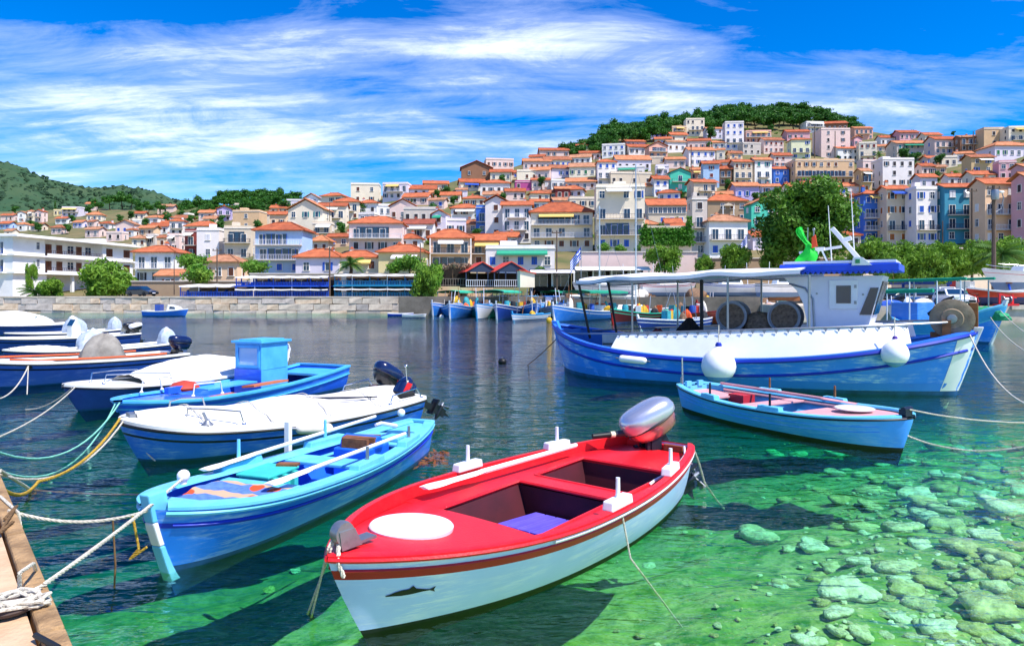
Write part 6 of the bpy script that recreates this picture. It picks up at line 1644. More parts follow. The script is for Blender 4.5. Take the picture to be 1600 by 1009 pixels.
# net drums
netm = mat('brown_net', '7d6a5a', rough=.95, col2='4a3c34', scale=14, amt=.9, bump=.6, bscale=60); drumm = mat('drum_steel', '8a8f9c', rough=.5, metal=.5, scale=4, amt=.6, dirt=.35)
for x in (.1, 1.34):
    o = link('net_drum', None, b, (x, -.55, 1.66)); m = MB(); m.lathe([(.33, -.04), (.38, -.04), (.385, .0), (.38, .05), (.34, .05), (.33, .01)], axis=(0, -1, 0), n=28); m.lathe([(.33, -.45), (.38, -.45), (.385, -.41), (.33, -.41)], axis=(0, -1, 0), n=28); m.build('drum_rim', drumm, o)
    m = MB(); m.lathe([(.3, -.41), (.33, -.3), (.33, .0), (.3, .015), (.1, .02)], axis=(0, -1, 0), n=28); m.build('net_roll', netm, o); m = MB(); m.box((0, .2, -.45), (.5, .4, .7)); m.build('drum_stand', mat('stand_brown', '6a5a50', rough=.8, dirt=.3), o)
m = MB(); m.ball((.72, -.3, 1.45), .4, 0, 12, 8, (1, .8, .8), .08, random.Random(3)); m.build('net_heap', netm, b)
o = link('anchor_reel', None, b, (4.72, -.45, 1.68)); reelm = mat('reel_stone', '94836f', rough=.8, col2='6a5a4a', scale=5, amt=.8, dirt=.3, bump=.3)
m = MB(); m.lathe([(.05, .06), (.2, .06), (.22, .02), (.36, .02), (.42, .0), (.42, -.12), (.3, -.16), (.3, -.34), (.42, -.38), (.42, -.48), (.1, -.48)], axis=(0, -1, 0), n=30); m.build('reel_wheel', reelm, o); m = MB(); m.lathe([(.02, .14), (.09, .13), (.1, .06)], axis=(0, -1, 0), n=14); m.build('reel_hub', galv, o); m = MB(); m.box((-.1, -.1, -.38), (.16, .14, .7)); m.box((-.15, .25, -.36), (.5, .5, .1)); m.build('reel_stand', woodb, o)
# roof gear
m = MB(); m.tube([(1.95, -.2, 2.95), (2.06, -.2, 3.25)], .02); m.tube([(2.25, -.2, 2.95), (2.12, -.2, 3.25)], .02); m.box((2.08, -.2, 3.28), (.2, .14, .08)); m.bar((1.62, -.2, 3.2), (2.55, -.2, 3.32), .06, .06); m.build('roof_frame', white, rf)
m = MB(); m.bar((2.98, 0, 2.92), (2.32, 0, 3.78), .14, .1); m.bar((2.55, -.12, 3.46), (2.75, -.12, 3.52), .1, .1); bevel(m.build('folded_mast', white, rf), .01)
for x, z1 in ((2.28, 4.35), (2.78, 4.65)):
    m = MB(); m.tube([(x, .25, 2.95), (x - .08, .25, z1)], [.016, .008], n=6); m.build('whip_antenna', white, rf, normals=False)
m = MB(); m.tube([(1.9, .1, 2.95), (1.9, .1, 3.75)], .015, n=6); m.ball((1.9, .1, 3.78), .035, 0, 8, 6); m.build('light_mast', galv, rf, normals=False)
BIG = POSE; BIGH = h
gcl = mat('bright_green_cloth', '1fd83f', rough=.7, col2='14b030', scale=4, amt=.5)
o = thing('green_flag', wp(POSE, (1.8, -.25, 3.0)), POSE[2], 'bright green cloth bundled on the wheelhouse roof frame', 'flag'); m = MB(); rows = []
for i in range(12):
    t = i / 11; wd = .06 + .24 * (1 - t) ** 2.2 + .04 * math.sin(t * 9); rows.append([Vector((-.05 + .12 * math.sin(t * 5) + wd * .8 * math.cos(u), wd * .5 * math.sin(u) + .03 * math.sin(3 * u + 9 * t), -.02 + .82 * t + .03 * math.sin(4 * u))) for u in [6.283 * k / 14 for k in range(14)]])
m.grid(rows, close=True); m.poly(rows[-1]); m.build('cloth', gcl, o, normals=False); m = MB(); m.prism([(.12, -.1, .3), (.24, -.1, .34), (.2, -.1, .62), (.12, -.1, .55)], (0, .06, 0)); m.build('red_strip', mat('orange_cloth', 'e0502a', rough=.7), o); m = MB(); m.tube([(0, 0, -.06), (.02, 0, .8)], .015, n=6); m.build('stick', galv, o)
fw = mat('fender_ball_white', 'f0eff2', rough=.4, col2='dedde4', scale=3, amt=.5)
fbt = mat('fender_ball_blue', '6a9ae0', rough=.4, scale=3, amt=.4)


def ball_fender(loc, r, label, cap_m):
    root = thing('ball_fender', loc, 0, label, 'fender'); m = MB(); ms = []
    prof = [(r * .1, -r * 1.05)] + [(r * math.sin(u) * (1 if u < 1.6 else .97), -r * math.cos(u) * 1.02) for u in (.3, .6, .9, 1.2, 1.5, 1.8, 2.1, 2.4, 2.7)] + [(r * .16, r * 1.12), (r * .14, r * 1.3)]
    m.lathe(prof, n=22, ms=[1, 1, 1, 0, 0, 0, 0, 0, 0, 0, 0]); m.build('body', [fw, fbt], root); m = MB(); m.lathe([(r * .17, r * 1.05), (r * .2, r * 1.2), (r * .12, r * 1.34)], n=12); m.build('neck', cap_m, root); m = MB(); m.tube([(0, 0, r * 1.3), (.02, .05, r * 1.3 + .4)], .012, n=5); m.build('lanyard', rope_w, root, normals=False); return root


ball_fender(wp(POSE, (.32, -(h.w(h.xt(.32)) + .30), .62)), .38, 'large white ball fender at the middle of the fishing boat', nav2)
ball_fender(wp(POSE, (3.72, -(h.w(h.xt(3.7)) + .12), .98)), .27, 'smaller white ball fender near the bow of the fishing boat', mat('purple_cap', '5a3a9c', rough=.5))
fender(wp(POSE, (-1.8, -(h.w(h.xt(-1.8)) + .1), .62)), .085, .72, fw, 'thin white fender hanging level at the stern quarter of the fishing boat', Vector((math.cos(POSE[2]), math.sin(POSE[2]), -.05)))

# gear lying about on the fishing boat
for k, (x, y, r_, hh_, c, lab) in enumerate(((-1.3, .5, .5, 1.0, '2a2626', 'black heap of net under the fishing boat canopy'), (-2.1, .2, .4, .7, '7a2a30', 'dark red net heap towards the stern of the fishing boat'), (-.75, -.2, .3, .55, 'e8e2d4', 'white sack on the fishing boat deck'), (-2.9, .1, .4, .6, '3a4a7a', 'blue net heap at the fishing boat stern'), (.75, .9, .5, .9, '6a5a48', 'brown net heap behind the drums'))):
    m = MB(); rq = random.Random(k + 5); rows = []
    for i in range(8):
        t = i / 7; f = max(.05, (1 - t ** 1.8)) ** .6; rows.append([Vector((r_ * f * math.cos(u) * (1 + rq.uniform(-.14, .14)), r_ * f * math.sin(u) * (1 + rq.uniform(-.14, .14)), hh_ * t + rq.uniform(-.03, .03))) for u in [6.283 * q / 14 for q in range(14)]])
    m.grid(rows, close=True); m.poly(rows[-1]); p = wp(BIG, (x, y, .55)); tag(m.build('net_heap' if 'sack' not in lab else 'sack', mat('heap_' + c, c, rough=.95, scale=9, amt=.9, bump=.9, bscale=40), None, p, normals=False), lab, 'net heap' if 'sack' not in lab else 'sack')
for k, (x, y, c, lab) in enumerate(((-.2, .7, 'd8562a', 'orange fish crate on the fishing boat deck'), (-1.7, -.6, '2a5fc4', 'blue fish crate by the canopy pole'), (-3.3, -.3, 'd8d4c8', 'pale fish crate near the fishing boat stern'))):
    root = thing('fish_crate', wp(BIG, (x, y, .56)), POSE[2] + k, lab, 'crate'); cm = mat('crate_' + c, c, rough=.6, scale=5, amt=.5, dirt=.15)
    for z in (0, .3):
        m = MB(); m.box((0, 0, z + .02), (.66, .42, .03)); [m.box(q, d) for q, d in (((0, .2, z + .14), (.66, .025, .24)), ((0, -.2, z + .14), (.66, .025, .24)), ((.32, 0, z + .14), (.025, .38, .24)), ((-.32, 0, z + .14), (.025, .38, .24)))]; m.build('tray', cm, root)

# ---------------------------------------------------------------- boats at the left
def pose2(pxb, yb, zb, pxs, ys, zs_):
    a, b_ = W(pxb, yb, zb), W(pxs, ys, zs_); d = a - b_; d.z = 0
    return ((a.x + b_.x) / 2, (a.y + b_.y) / 2, math.atan2(d.y, d.x)), d.length


tarp = mat('grey_tarp', '9a958c', rough=.8, col2='6f6a62', scale=3, amt=.8, bump=.5, bscale=9); plast = mat('clear_wrap', 'c4ccd8', rough=.3, col2='9aa8bc', scale=4, amt=.8, bump=.5, bscale=12)
orangew = mat('varnished_rail', 'd2602c', rough=.4, col2='a84820', scale=4, amt=.6); navyh = mat('navy_hull_paint', '2c4fa4', rough=.35, col2='24408a', scale=3, amt=.7, coat=.2); bluh = chalky('hull_blue_left', '3a66c4', '8fb0e8', scale=7, amt=.4)


def lump(m, c, sx, sy, sz, seed, mi=0):
    rr = random.Random(seed); rows = []; a1, a2, lx, ly = rr.uniform(0, 6), rr.uniform(0, 6), rr.uniform(-.3, .3), rr.uniform(-.3, .3)
    for i in range(10):
        t = i / 9; f = (1 - t ** 2.6) ** .55 if t < 1 else 0.12
        row = []
        for k in range(20):
            u = 6.283 * k / 20; w_ = 1 + .12 * math.sin(3 * u + a1 + 2 * t) + .07 * math.sin(7 * u + a2 - 3 * t) + rr.uniform(-.05, .05)
            row.append(Vector((c[0] + sx * (f * math.copysign(abs(math.cos(u)) ** .8, math.cos(u)) * w_ + lx * t), c[1] + sy * (f * math.copysign(abs(math.sin(u)) ** .8, math.sin(u)) * w_ + ly * t), c[2] + sz * (t + .06 * math.sin(2 * u + a2) * t))))
        rows.append(row)
    m.grid(rows, mi, close=True); m.poly(rows[-1], mi)


def skiff(pose, L, B, hullm, label, sh=(.5, .42, .6), stripe=None, capm=None, floor=None, extras=(), name='motorboat', bands=None):
    h = Hull(L, B, sh[0], sh[1], sh[2], .8, .6, 3.4, .4, .3); b = root_boat(name, *pose, label)
    shell(h, bands if bands is not None else [(.03, 0), (.12, 0), (.16, 2)], [hullm, bootb, stripe or navys], b, boot=.05)
    cap(h, 0, 1, .16, .05, capm or gel, b, 'gunwale', .025); rub(h, 0, 1, -.02, .02, stripe or black, b, 'rub_rail', .015)
    liner(h, .03, .95, .1, .08, floor or gel, b); deck(h, .03, .93, lambda t: .12, .06, floor or gel, b, 'floor', 0)
    deck(h, .72, .985, lambda t: h.sheer(t) + .01, .08, capm or gel, b, 'foredeck', .04)
    for e in extras:
        k = e[0]
        if k == 'console': m = MB(); m.box((e[1], 0, .5), (.4, .55, .8), taper=.8); bevel(m.build('console', gel, b), .03); m = MB(); m.prism([(e[1] + .18, -.24, .9), (e[1] + .05, -.22, 1.15), (e[1] + .03, -.22, 1.15), (e[1] + .16, -.24, .9)], (0, .46, 0)); m.build('windscreen', glass_dark, b)
        if k == 'cover': m = MB(); lump(m, (e[1], e[4] if len(e) > 4 else 0, .35), .5, .42, e[2], int(e[1] * 9)); m.build('console_cover', e[3], b, normals=False)
        if k == 'canvas':
            m = MB(); rows = []
            for i in range(21):
                t = e[1] + (e[2] - e[1]) * i / 20; w = max(.02, h.w(t) - .12); z = h.sheer(t) + .05; pk = e[3] * (.3 + .7 * math.sin(math.pi * min(1, i / 20 * 1.05)) ** .8)
                rows.append([Vector((L * (t - .5), w * c / 5, z + pk * (1 - (abs(c) / 5) ** 1.8) + .012 * math.sin(c * 2.1 + i))) for c in range(-5, 6)])
            m.grid(rows); m.build('canvas_cover', canvas, b, normals=False)
        if k == 'thwart': thwart(h, e[1], .25, .34, e[2], b)
        if k == 'rails':
            for side in (-1, 1): rail(b, [(L * .36, side * B * .16, h.sheer(.86) + .05), (L * .35, side * B * .17, h.sheer(.86) + .22), (L * .22, side * B * .33, h.sheer(.72) + .24), (L * .1, side * B * .38, h.sheer(.6) + .22), (L * .09, side * B * .39, h.sheer(.6) + .05)], .013)
        if k == 'motor': outboard(b, (-L / 2 - .02, e[1], .5), math.pi, e[2], e[3], e[4], e[5], blackc, grip=False)
        if k == 'bag': m = MB(); lump(m, (-L / 2 - .05, e[1], .42), .3, .26, e[2], 5); m.build('motor_cover', e[3], b, normals=False)
        if k == 'siderail': m = MB(); [m.tube([p + Vector((0, 0, .1)) for p in path(h, .15, .93, 0, .06, 0, sd)], .028, n=6) for sd in (1, -1)]; m.build('wooden_rail', orangew, b, normals=False)
        if k == 'wind': m = MB(); m.prism([(e[1], -.5, .72), (e[1] - .35, -.45, 1.02), (e[1] - .38, -.45, 1.02), (e[1] - .05, -.5, .72)], (0, 1.0, 0)); m.build('windscreen', mat('green_glass', '2f6a5e', rough=.1), b)
        if k == 'porthole': m = MB(); p = h.at(e[1], h.sheer(e[1]) - .07, 1, 0, .01); m.ball(p, .06, 0, 10, 6, (1.5, .3, .7)); m.build('porthole', black, b)
    return h, b


pA, LA = pose2(-12, 566, .62, 262, 553, .5)
skiff(pA, LA + .4, 1.85, bluh, 'blue hulled motorboat with varnished orange rail and grey covered console', (.5, .5, .62), floor=mat('tan_floor', 'b08a6a', rough=.8), extras=(('siderail',), ('cover', -.35, .8, tarp), ('thwart', .7, orangew), ('motor', .2, rad(-6), 1.0, navyc, navyc), ('porthole', .86)))
pB, LB = pose2(112, 604, .48, 395, 574, .48)
skiff(pB, LB + .3, 1.55, navyh, 'white canvas covered speedboat beside the blue wheelhouse boat', (.48, .4, .5), stripe=navys, bands=[(.03, 0), (.1, 0)], extras=(('canvas', .06, .72, .42), ('rails',)))
pC, LC = pose2(12, 549, .45, 250, 537, .45)
skiff(pC, LC + .3, 1.6, navyh, 'low white topped motorboat with wrapped console behind the orange railed boat', (.45, .38, .48), extras=(('cover', -.2, .7, plast), ('canvas', .62, .96, .12), ('bag', .1, .6, plast)))
pD, LD = pose2(-16, 531, .45, 205, 521, .45)
skiff(pD, LD + .2, 1.7, navyh, 'open white motorboat with upright console and black motors', (.45, .4, .5), extras=(('console', -.3), ('thwart', .62, gel), ('motor', -.3, rad(10), .85, blackc, blackc), ('motor', .3, rad(14), .85, white, blackc)))
pE, LE = pose2(-60, 508, .6, 108, 505, .55)
skiff(pE, LE + .3, 2.0, navyh, 'white cabin speedboat under a pale cover at far left', (.55, .5, .65), extras=(('canvas', .2, .95, .75), ('wind', -.4), ('bag', 0, .55, gel)))
pF, LF = pose2(6, 523, .45, 176, 515, .45)
skiff(pF, LF, 1.6, navyh, 'white motorboat with clear wrapped motor beyond the open one', (.45, .4, .5), extras=(('cover', -.6, .75, plast), ('bag', .1, .65, plast), ('thwart', .6, gel)))
# the little motorboat out by the quay wall
a_ = W(260, 494); b_h = Hull(4.3, 1.7, .55, .5, .75, .8, .6, 2.6, .4, .3)
b = root_boat('day_boat', a_.x, a_.y, rad(4), 'little blue and white cabin boat floating before the stone quay')
shell(b_h, [(.06, 2), (.2, 0)], [mat('cobalt_hull', '2a70dc', rough=.4), bootb, white], b); cap(b_h, 0, 1, .15, .05, white, b); deck(b_h, .03, .95, lambda t: .2, .05, white, b, 'floor', 0); deck(b_h, .5, .985, lambda t: b_h.sheer(t), .06, white, b, 'foredeck', .05)
m = MB(); m.prism([(.2, -.55, .55), (1.5, -.5, .6), (1.2, -.5, .95), (.35, -.55, 1.2)], (0, 1.05, 0)); bevel(m.build('cabin', white, b), .04); m = MB(); m.prism([(.5, -.56, .75), (1.1, -.55, .75), (1.0, -.55, .95), (.55, -.56, 1.0)], (0, -.02, 0)); m.build('cabin_window', glass_dark, b); m = MB(); m.box((-.7, 0, .75), (.5, .9, .9)); m.build('seat_cover', navyh, b)
for k, (px, py, L_b, mm, lab) in enumerate(((626, 494, 2.6, deepb, 'tiny flat blue dinghy under the quay wall'), (648, 496, 2.3, gel, 'tiny white dinghy beside the flat blue one'))):
    a_ = W(px, py); hh_ = Hull(L_b, 1.1, .3, .26, .34, .7, .6, 2.6, .2, .3); b = root_boat('dinghy', a_.x, a_.y, rad(8 - 16 * k), lab); shell(hh_, [(.06, 2)], [mm, bootb, white], b); cap(hh_, 0, 1, .12, .03, white, b); deck(hh_, .03, .95, lambda t: .08, .04, mm, b, 'floor', 0); thwart(hh_, .45, .25, .2, white, b)
a_ = W(66, 476)
hh_ = Hull(3.0, 1.2, .35, .3, .4, .7, .6, 2.6, .2, .3); b = root_boat('dinghy', a_.x, a_.y - 2, rad(5), 'small blue dinghy pulled up by the shore palm'); shell(hh_, [(.06, 2)], [mat('cobalt_hull', '2a70dc', rough=.4), bootb, white], b); cap(hh_, 0, 1, .12, .03, white, b); deck(hh_, .03, .95, lambda t: .08, .04, white, b, 'floor', 0)

# ---------------------------------------------------------------- the moored fleet in the harbour
greenaw = mat('green_awning', '1f9a78', rough=.7, col2='178064', scale=2, amt=.6); turqm = mat('turquoise_awning', '2fc09c', rough=.7)
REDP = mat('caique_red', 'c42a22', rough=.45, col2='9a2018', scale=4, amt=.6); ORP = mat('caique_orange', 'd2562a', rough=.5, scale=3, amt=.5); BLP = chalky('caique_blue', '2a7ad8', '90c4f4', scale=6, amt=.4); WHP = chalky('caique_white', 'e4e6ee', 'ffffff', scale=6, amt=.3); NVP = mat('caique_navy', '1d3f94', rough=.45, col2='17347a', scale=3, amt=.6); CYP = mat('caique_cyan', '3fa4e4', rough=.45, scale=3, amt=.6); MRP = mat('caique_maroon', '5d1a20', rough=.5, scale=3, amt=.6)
gearm = [mat('gear_%s' % c, c_, rough=.8, col2=d_, scale=6, amt=.9) for c, c_, d_ in (('yellow', 'd8b02a', 'a8842a'), ('orange', 'e05a26', 'b04018'), ('white', 'e8e4da', 'c8c0b0'), ('teal', '3aa0a8', '2a7a80'), ('red', 'c43a30', '902820'), ('brown', '8a6a50', '5a4434'), ('blue', '2f5fc4', '23489a'), ('dark', '2a2c30', '1a1c20'))]
FLEET = []


def caique(pxb, yb, pxs, ys, hullm, label, B=2.6, sh=(1.0, .78, 1.4), trim_m=None, gear=10, cabin=None, awn=None, mast=0, stemm=None, seed=1, double=True, name='caique', yawl=None):
    a, s_ = W(pxb, yb), W(pxs, ys); d = a - s_; L = d.length + .7
    h = Hull(L, min(B, L * .42), sh[0], sh[1], sh[2], .04 if double else .6, .42, 2.6, .5, .22, draft=.35, rs=.3 if double else 0)
    b = root_boat(name, (a.x + s_.x) / 2, (a.y + s_.y) / 2, math.atan2(d.y, d.x), label, 'boat', 'fishing boats moored in the harbour'); FLEET.append(b); tm_ = trim_m or white
    shell(h, [(.06, 2), (.2, 0), (.26, 2)], [hullm, bootb, tm_], b, boot=.06); cap(h, .005, .99, .14, .05, tm_, b, 'gunwale', .02); deck(h, .05, .97, lambda t: h.sheer(t) - .22, .06, gearm[5] if seed % 2 else CYP, b, 'deck', .03)
    m = MB(); m.prism([(L / 2 + .02, -.06, sh[2] + .28), (L / 2 - .12, -.06, sh[2] + .28), (L / 2 - .5, -.06, .1), (L / 2 - .62, -.06, -.3), (L / 2 - .45, -.06, -.3), (L / 2 - .3, -.06, .1)], (0, .12, 0)); m.build('stem', stemm or tm_, b)
    rr = random.Random(seed)
    if cabin:
        cl = min(1.7, L * .26); cx = -L * .12; m = MB(); m.box((cx, 0, h.sheer(.4) + .55), (cl, min(1.3, B * .55), 1.3), taper=.94); cb = bevel(m.build('cabin', cabin, b), .03)
        for sd in (-1, 1):
            for q in (-.28, .22): m = MB(); m.box((cx + cl * q, sd * (min(1.3, B * .55) / 2 - .0), h.sheer(.4) + .8), (cl * .3, .05, .42)); m.build('cabin_window', glass_dark, cb)
        m = MB(); m.box((cx, 0, h.sheer(.4) + 1.24), (cl + .25, min(1.3, B * .55) + .2, .08)); m.build('cabin_roof', tm_, cb)
    for k in range(int(gear * 1.6)):
        x = rr.uniform(-.36, .3) * L; t = h.xt(x); y = rr.uniform(-.6, .6) * h.w(t); z = h.sheer(t) - .2; gm = rr.choice(gearm); m = MB()
        c_ = rr.random()
        if c_ < .4: lump(m, (x, y, z), rr.uniform(.25, .5), rr.uniform(.2, .4), rr.uniform(.5, 1.25), seed * 31 + k); m.build('net_pile', gm, b, normals=False)
        elif c_ < .75: m.box((x, y, z + .4), (rr.uniform(.45, .7), .42, .85), rot=Matrix.Rotation(rr.uniform(0, 1.5), 3, 'Z')); m.build('fish_crate', gm, b)
        else: m.lathe([(.2, 0), (.26, .15), (.26, .65), (.2, .85)], (x, y, z), n=12); m.build('float', gm, b)
    if awn:
        x0, x1 = -L * .42, L * .18; zt = h.sheer(.4) + 1.75; m = MB(); rows = []
        for i in range(9):
            x = x0 + (x1 - x0) * i / 8; rows.append([Vector((x, B * .5 * c / 4, zt + .14 * (1 - (c / 4) ** 2) + .02 * math.sin(i * 2))) for c in range(-4, 5)])
        m.grid(rows); m.grid([[r_[0] for r_ in rows], [r_[0] - Vector((0, 0, .16)) for r_ in rows]]); m.grid([[r_[-1] for r_ in rows], [r_[-1] - Vector((0, 0, .16)) for r_ in rows]]); m.build('awning', awn, b, normals=False)
        for x in (x0 + .05, x1 - .05):
            for sd in (-1, 1): m = MB(); m.tube([(x, sd * B * .45, h.sheer(.4) - .1), (x, sd * B * .47, zt)], .025, n=6); m.build('awning_post', galv, b, normals=False)
    for k in range(rr.randrange(2, 5)):
        x = rr.uniform(-.4, .35) * L; m = MB(); y = rr.uniform(-.7, .7); m.tube([(x, y, .4), (x + rr.uniform(-.9, .9), y + rr.uniform(-.3, .3), rr.uniform(1.9, 3.0))], .03, n=5); m.build('spar', rr.choice((white, woodb, galv)), b, normals=False)
    for k in range(mast):
        x = L * (.28 - .5 * k); m = MB(); m.tube([(x, 0, .4), (x + .1, 0, rr.uniform(2.2, 3.2))], [.05, .03], n=6); m.bar((x - .4, 0, 1.9), (x + .5, 0, 2.0), .05, .05); m.build('mast', rr.choice((white, woodb, galv)), b, normals=False)
    return b


caique(676, 494, 742, 486, BLP, 'blue caique with heaped nets at the left end of the moored row', seed=3, awn=turqm)
caique(703, 499, 752, 488, BLP, 'blue caique with white bow trim beside the left end caique', seed=4, stemm=white, mast=1)
caique(745, 499, 802, 489, WHP, 'white caique with blue trim and yellow float', seed=5, trim_m=CYP, awn=turqm, gear=8)
caique(776, 500, 822, 490, NVP, 'navy caique with white stem and orange float', seed=6, stemm=white, gear=8)
caique(802, 501, 852, 497, WHP, 'low white dinghy with blue bottom before the moored row', B=1.4, sh=(.45, .4, .55), gear=1, seed=7, double=False, name='rowing_boat', trim_m=CYP)
caique(846, 494, 896, 489, CYP, 'light blue boat with white cabin in the moored row', seed=8, cabin=WHP, gear=5)
caique(866, 503, 966, 496, BLP, 'long blue caique with yellow nets at the stern of the fishing boat', B=2.6, sh=(.9, .7, 1.35), seed=9, gear=9, awn=greenaw, stemm=white, mast=1)
caique(957, 505, 1040, 498, MRP, 'dark red caique with bright red stem', B=2.2, sh=(.8, .6, 1.1), seed=10, stemm=REDP, trim_m=turqm, gear=7)
caique(1135, 508, 1040, 500, ORP, 'orange red caique seen through the fishing boat canopy', B=2.2, sh=(.8, .65, 1.1), seed=11, trim_m=REDP, gear=7, stemm=white)
caique(1000, 513, 1110, 507, NVP, 'navy launch directly behind the fishing boat', B=2.0, sh=(.55, .45, .65), seed=12, gear=4)
caique(820, 488, 872, 484, WHP, 'white caique with teal gear in the second moored row', seed=13, trim_m=CYP, gear=9, awn=greenaw, mast=1)
caique(905, 488, 985, 485, CYP, 'cyan caique under a long green awning in the second row', seed=14, awn=greenaw, gear=7, B=2.4)
caique(990, 489, 1062, 486, WHP, 'white caique under a bright turquoise awning in the second row', seed=15, awn=turqm, gear=7, mast=1, trim_m=NVP)
caique(1070, 490, 1130, 486, BLP, 'blue caique with white poles in the second row', seed=16, gear=9, mast=2)
caique(1135, 492, 1200, 487, NVP, 'navy caique with blue tubs behind the net drums', seed=17, gear=9, mast=2, cabin=BLP)
caique(1200, 494, 1255, 488, ORP, 'orange caique half hidden by the wheelhouse', seed=18, gear=8, mast=1)
caique(750, 487, 800, 483, CYP, 'cyan caique in the second row behind the yellow float', seed=19, gear=8, awn=greenaw)
caique(1395, 506, 1450, 496, WHP, 'white and blue work boat right of the wheelhouse', seed=20, gear=5, cabin=BLP)
for q in ((682, 489, 726, 483, NVP, 'navy caique behind the left end of the moored row', dict(seed=31, awn=turqm)), (722, 491, 768, 484, CYP, 'cyan caique with orange crates in the left second row', dict(seed=32, gear=10)), (812, 494, 848, 487, BLP, 'blue caique with short mast behind the low white dinghy', dict(seed=33, mast=2)),
          (838, 489, 900, 485, NVP, 'navy caique with white cabin and green awning in the second row', dict(seed=34, cabin=WHP, awn=greenaw)), (930, 492, 990, 488, WHP, 'white caique with brown nets left of the taller mast', dict(seed=35, gear=10, trim_m=BLP)), (1020, 493, 1078, 489, BLP, 'blue caique with orange floats right of the taller mast', dict(seed=36, gear=11, cabin=WHP)), (1090, 495, 1150, 490, WHP, 'white caique with crates between the canopy poles', dict(seed=37, gear=11, mast=2, trim_m=REDP)),
          (1150, 489, 1215, 485, ORP, 'orange caique behind the net drums', dict(seed=38, gear=10, mast=2)), (1050, 486, 1110, 483, NVP, 'navy caique in the far row under the canopy', dict(seed=39, gear=8, awn=greenaw)), (1210, 488, 1262, 484, BLP, 'blue caique in the far row left of the wheelhouse', dict(seed=40, gear=9, mast=2, cabin=WHP)), (955, 485, 1010, 482, BLP, 'blue caique in the far row by the café', dict(seed=41, gear=8, mast=1)), (700, 485, 760, 481, WHP, 'white caique in the far row under the market gables', dict(seed=42, gear=8, cabin=CYP)), (800, 485, 850, 482, ORP, 'orange caique in the far row under the dark shop', dict(seed=43, gear=9, mast=1)),
          (690, 487, 735, 486, CYP, 'cyan cabin boat side-on behind the left end caique', dict(seed=46, gear=8, cabin=WHP)), (745, 488, 795, 487, NVP, 'navy cabin boat side-on behind the white blue-trimmed caique', dict(seed=47, gear=9, cabin=CYP, awn=greenaw)), (795, 489, 845, 488, WHP, 'white cabin boat side-on behind the navy white-stemmed caique', dict(seed=48, gear=9, cabin=WHP, trim_m=CYP)), (716, 496, 690, 489, BLP, 'blue caique angled across the left end of the row', dict(seed=49, gear=9)), (764, 497, 730, 490, CYP, 'cyan caique angled across beside the white trim', dict(seed=50, gear=9, mast=1)), (838, 497, 800, 491, BLP, 'blue caique angled across behind the white dinghy', dict(seed=51, gear=9, mast=1)), (880, 497, 850, 491, WHP, 'white caique angled across left of the long blue one', dict(seed=52, gear=9, cabin=WHP, trim_m=BLP)),
          (1330, 498, 1400, 490, BLP, 'blue caique with white cabin behind the wheelhouse', dict(seed=44, gear=8, cabin=WHP, mast=1)), (1440, 494, 1500, 489, NVP, 'navy caique by the right quay wall', dict(seed=45, gear=9, awn=greenaw))):
    caique(*q[:6], **q[6])
# the second big caique, beyond the bow of the fishing boat
pz, L2 = pose2(1573, 476, 1.75, 1395, 492, 1.15); h = Hull(L2, 3.0, 1.2, .85, 1.75, .04, .35, 3, .8, .2, draft=.4, rs=.3); b = root_boat('turquoise_caique', *pz, 'blue caique with turquoise bow and green net beyond the fishing boat', 'fishing boat')
shell(h, [(.06, 2), (.5, 3), (.55, 2)], [fb, bootb, cyan, CYP], b, boot=.08); cap(h, .01, .99, .16, .06, cyan, b); deck(h, .05, .96, lambda t: h.sheer(t) - .35, .06, tealp, b, 'deck', .03)
m = MB(); m.prism([(L2 / 2 + .06, -.08, 1.95), (L2 / 2 - .1, -.08, 1.95), (L2 / 2 - .75, -.08, .3), (L2 / 2 - .95, -.08, -.3), (L2 / 2 - .72, -.08, -.3), (L2 / 2 - .5, -.08, .3)], (0, .16, 0)); m.build('stem', white, b)
m = MB(); lump(m, (L2 * .33, 0, 1.05), 1.0, .5, .6, 4); m.build('green_net', mat('green_net', '2f9a6a', rough=.9, col2='1f7a50', scale=12, amt=.8), b, normals=False)
for x in (-L2 * .42, -L2 * .2, L2 * .05, L2 * .25):
    for sd in (-1, 1): m = MB(); m.tube([(x, sd * 1.0, .8), (x, sd * 1.0, 2.85)], .03, n=6); m.build('awning_post', white if sd < 0 else galv, b, normals=False)
for sd, z in ((-1, 2.88), (1, 2.9), (-1, 2.35)):
    m = MB(); m.tube([(-L2 * .48, sd * 1.02, z), (L2 * .3 if z > 2.5 else L2 * .02, sd * 1.02, z + .04)], .06 if z > 2.5 else .1, n=8); m.build('awning_roll', greenaw, b, normals=False)
m = MB(); m.box((-L2 * .3, 0, 1.35), (1.4, 1.3, .9)); bevel(m.build('engine_house', BLP, b), .03); m = MB(); m.tube([(-.5, -.3, 1.2), (.2, -.3, 1.9), (.6, -.3, 2.1)], [.2, .12, .05], n=8); m.build('winch_arm', black, b)

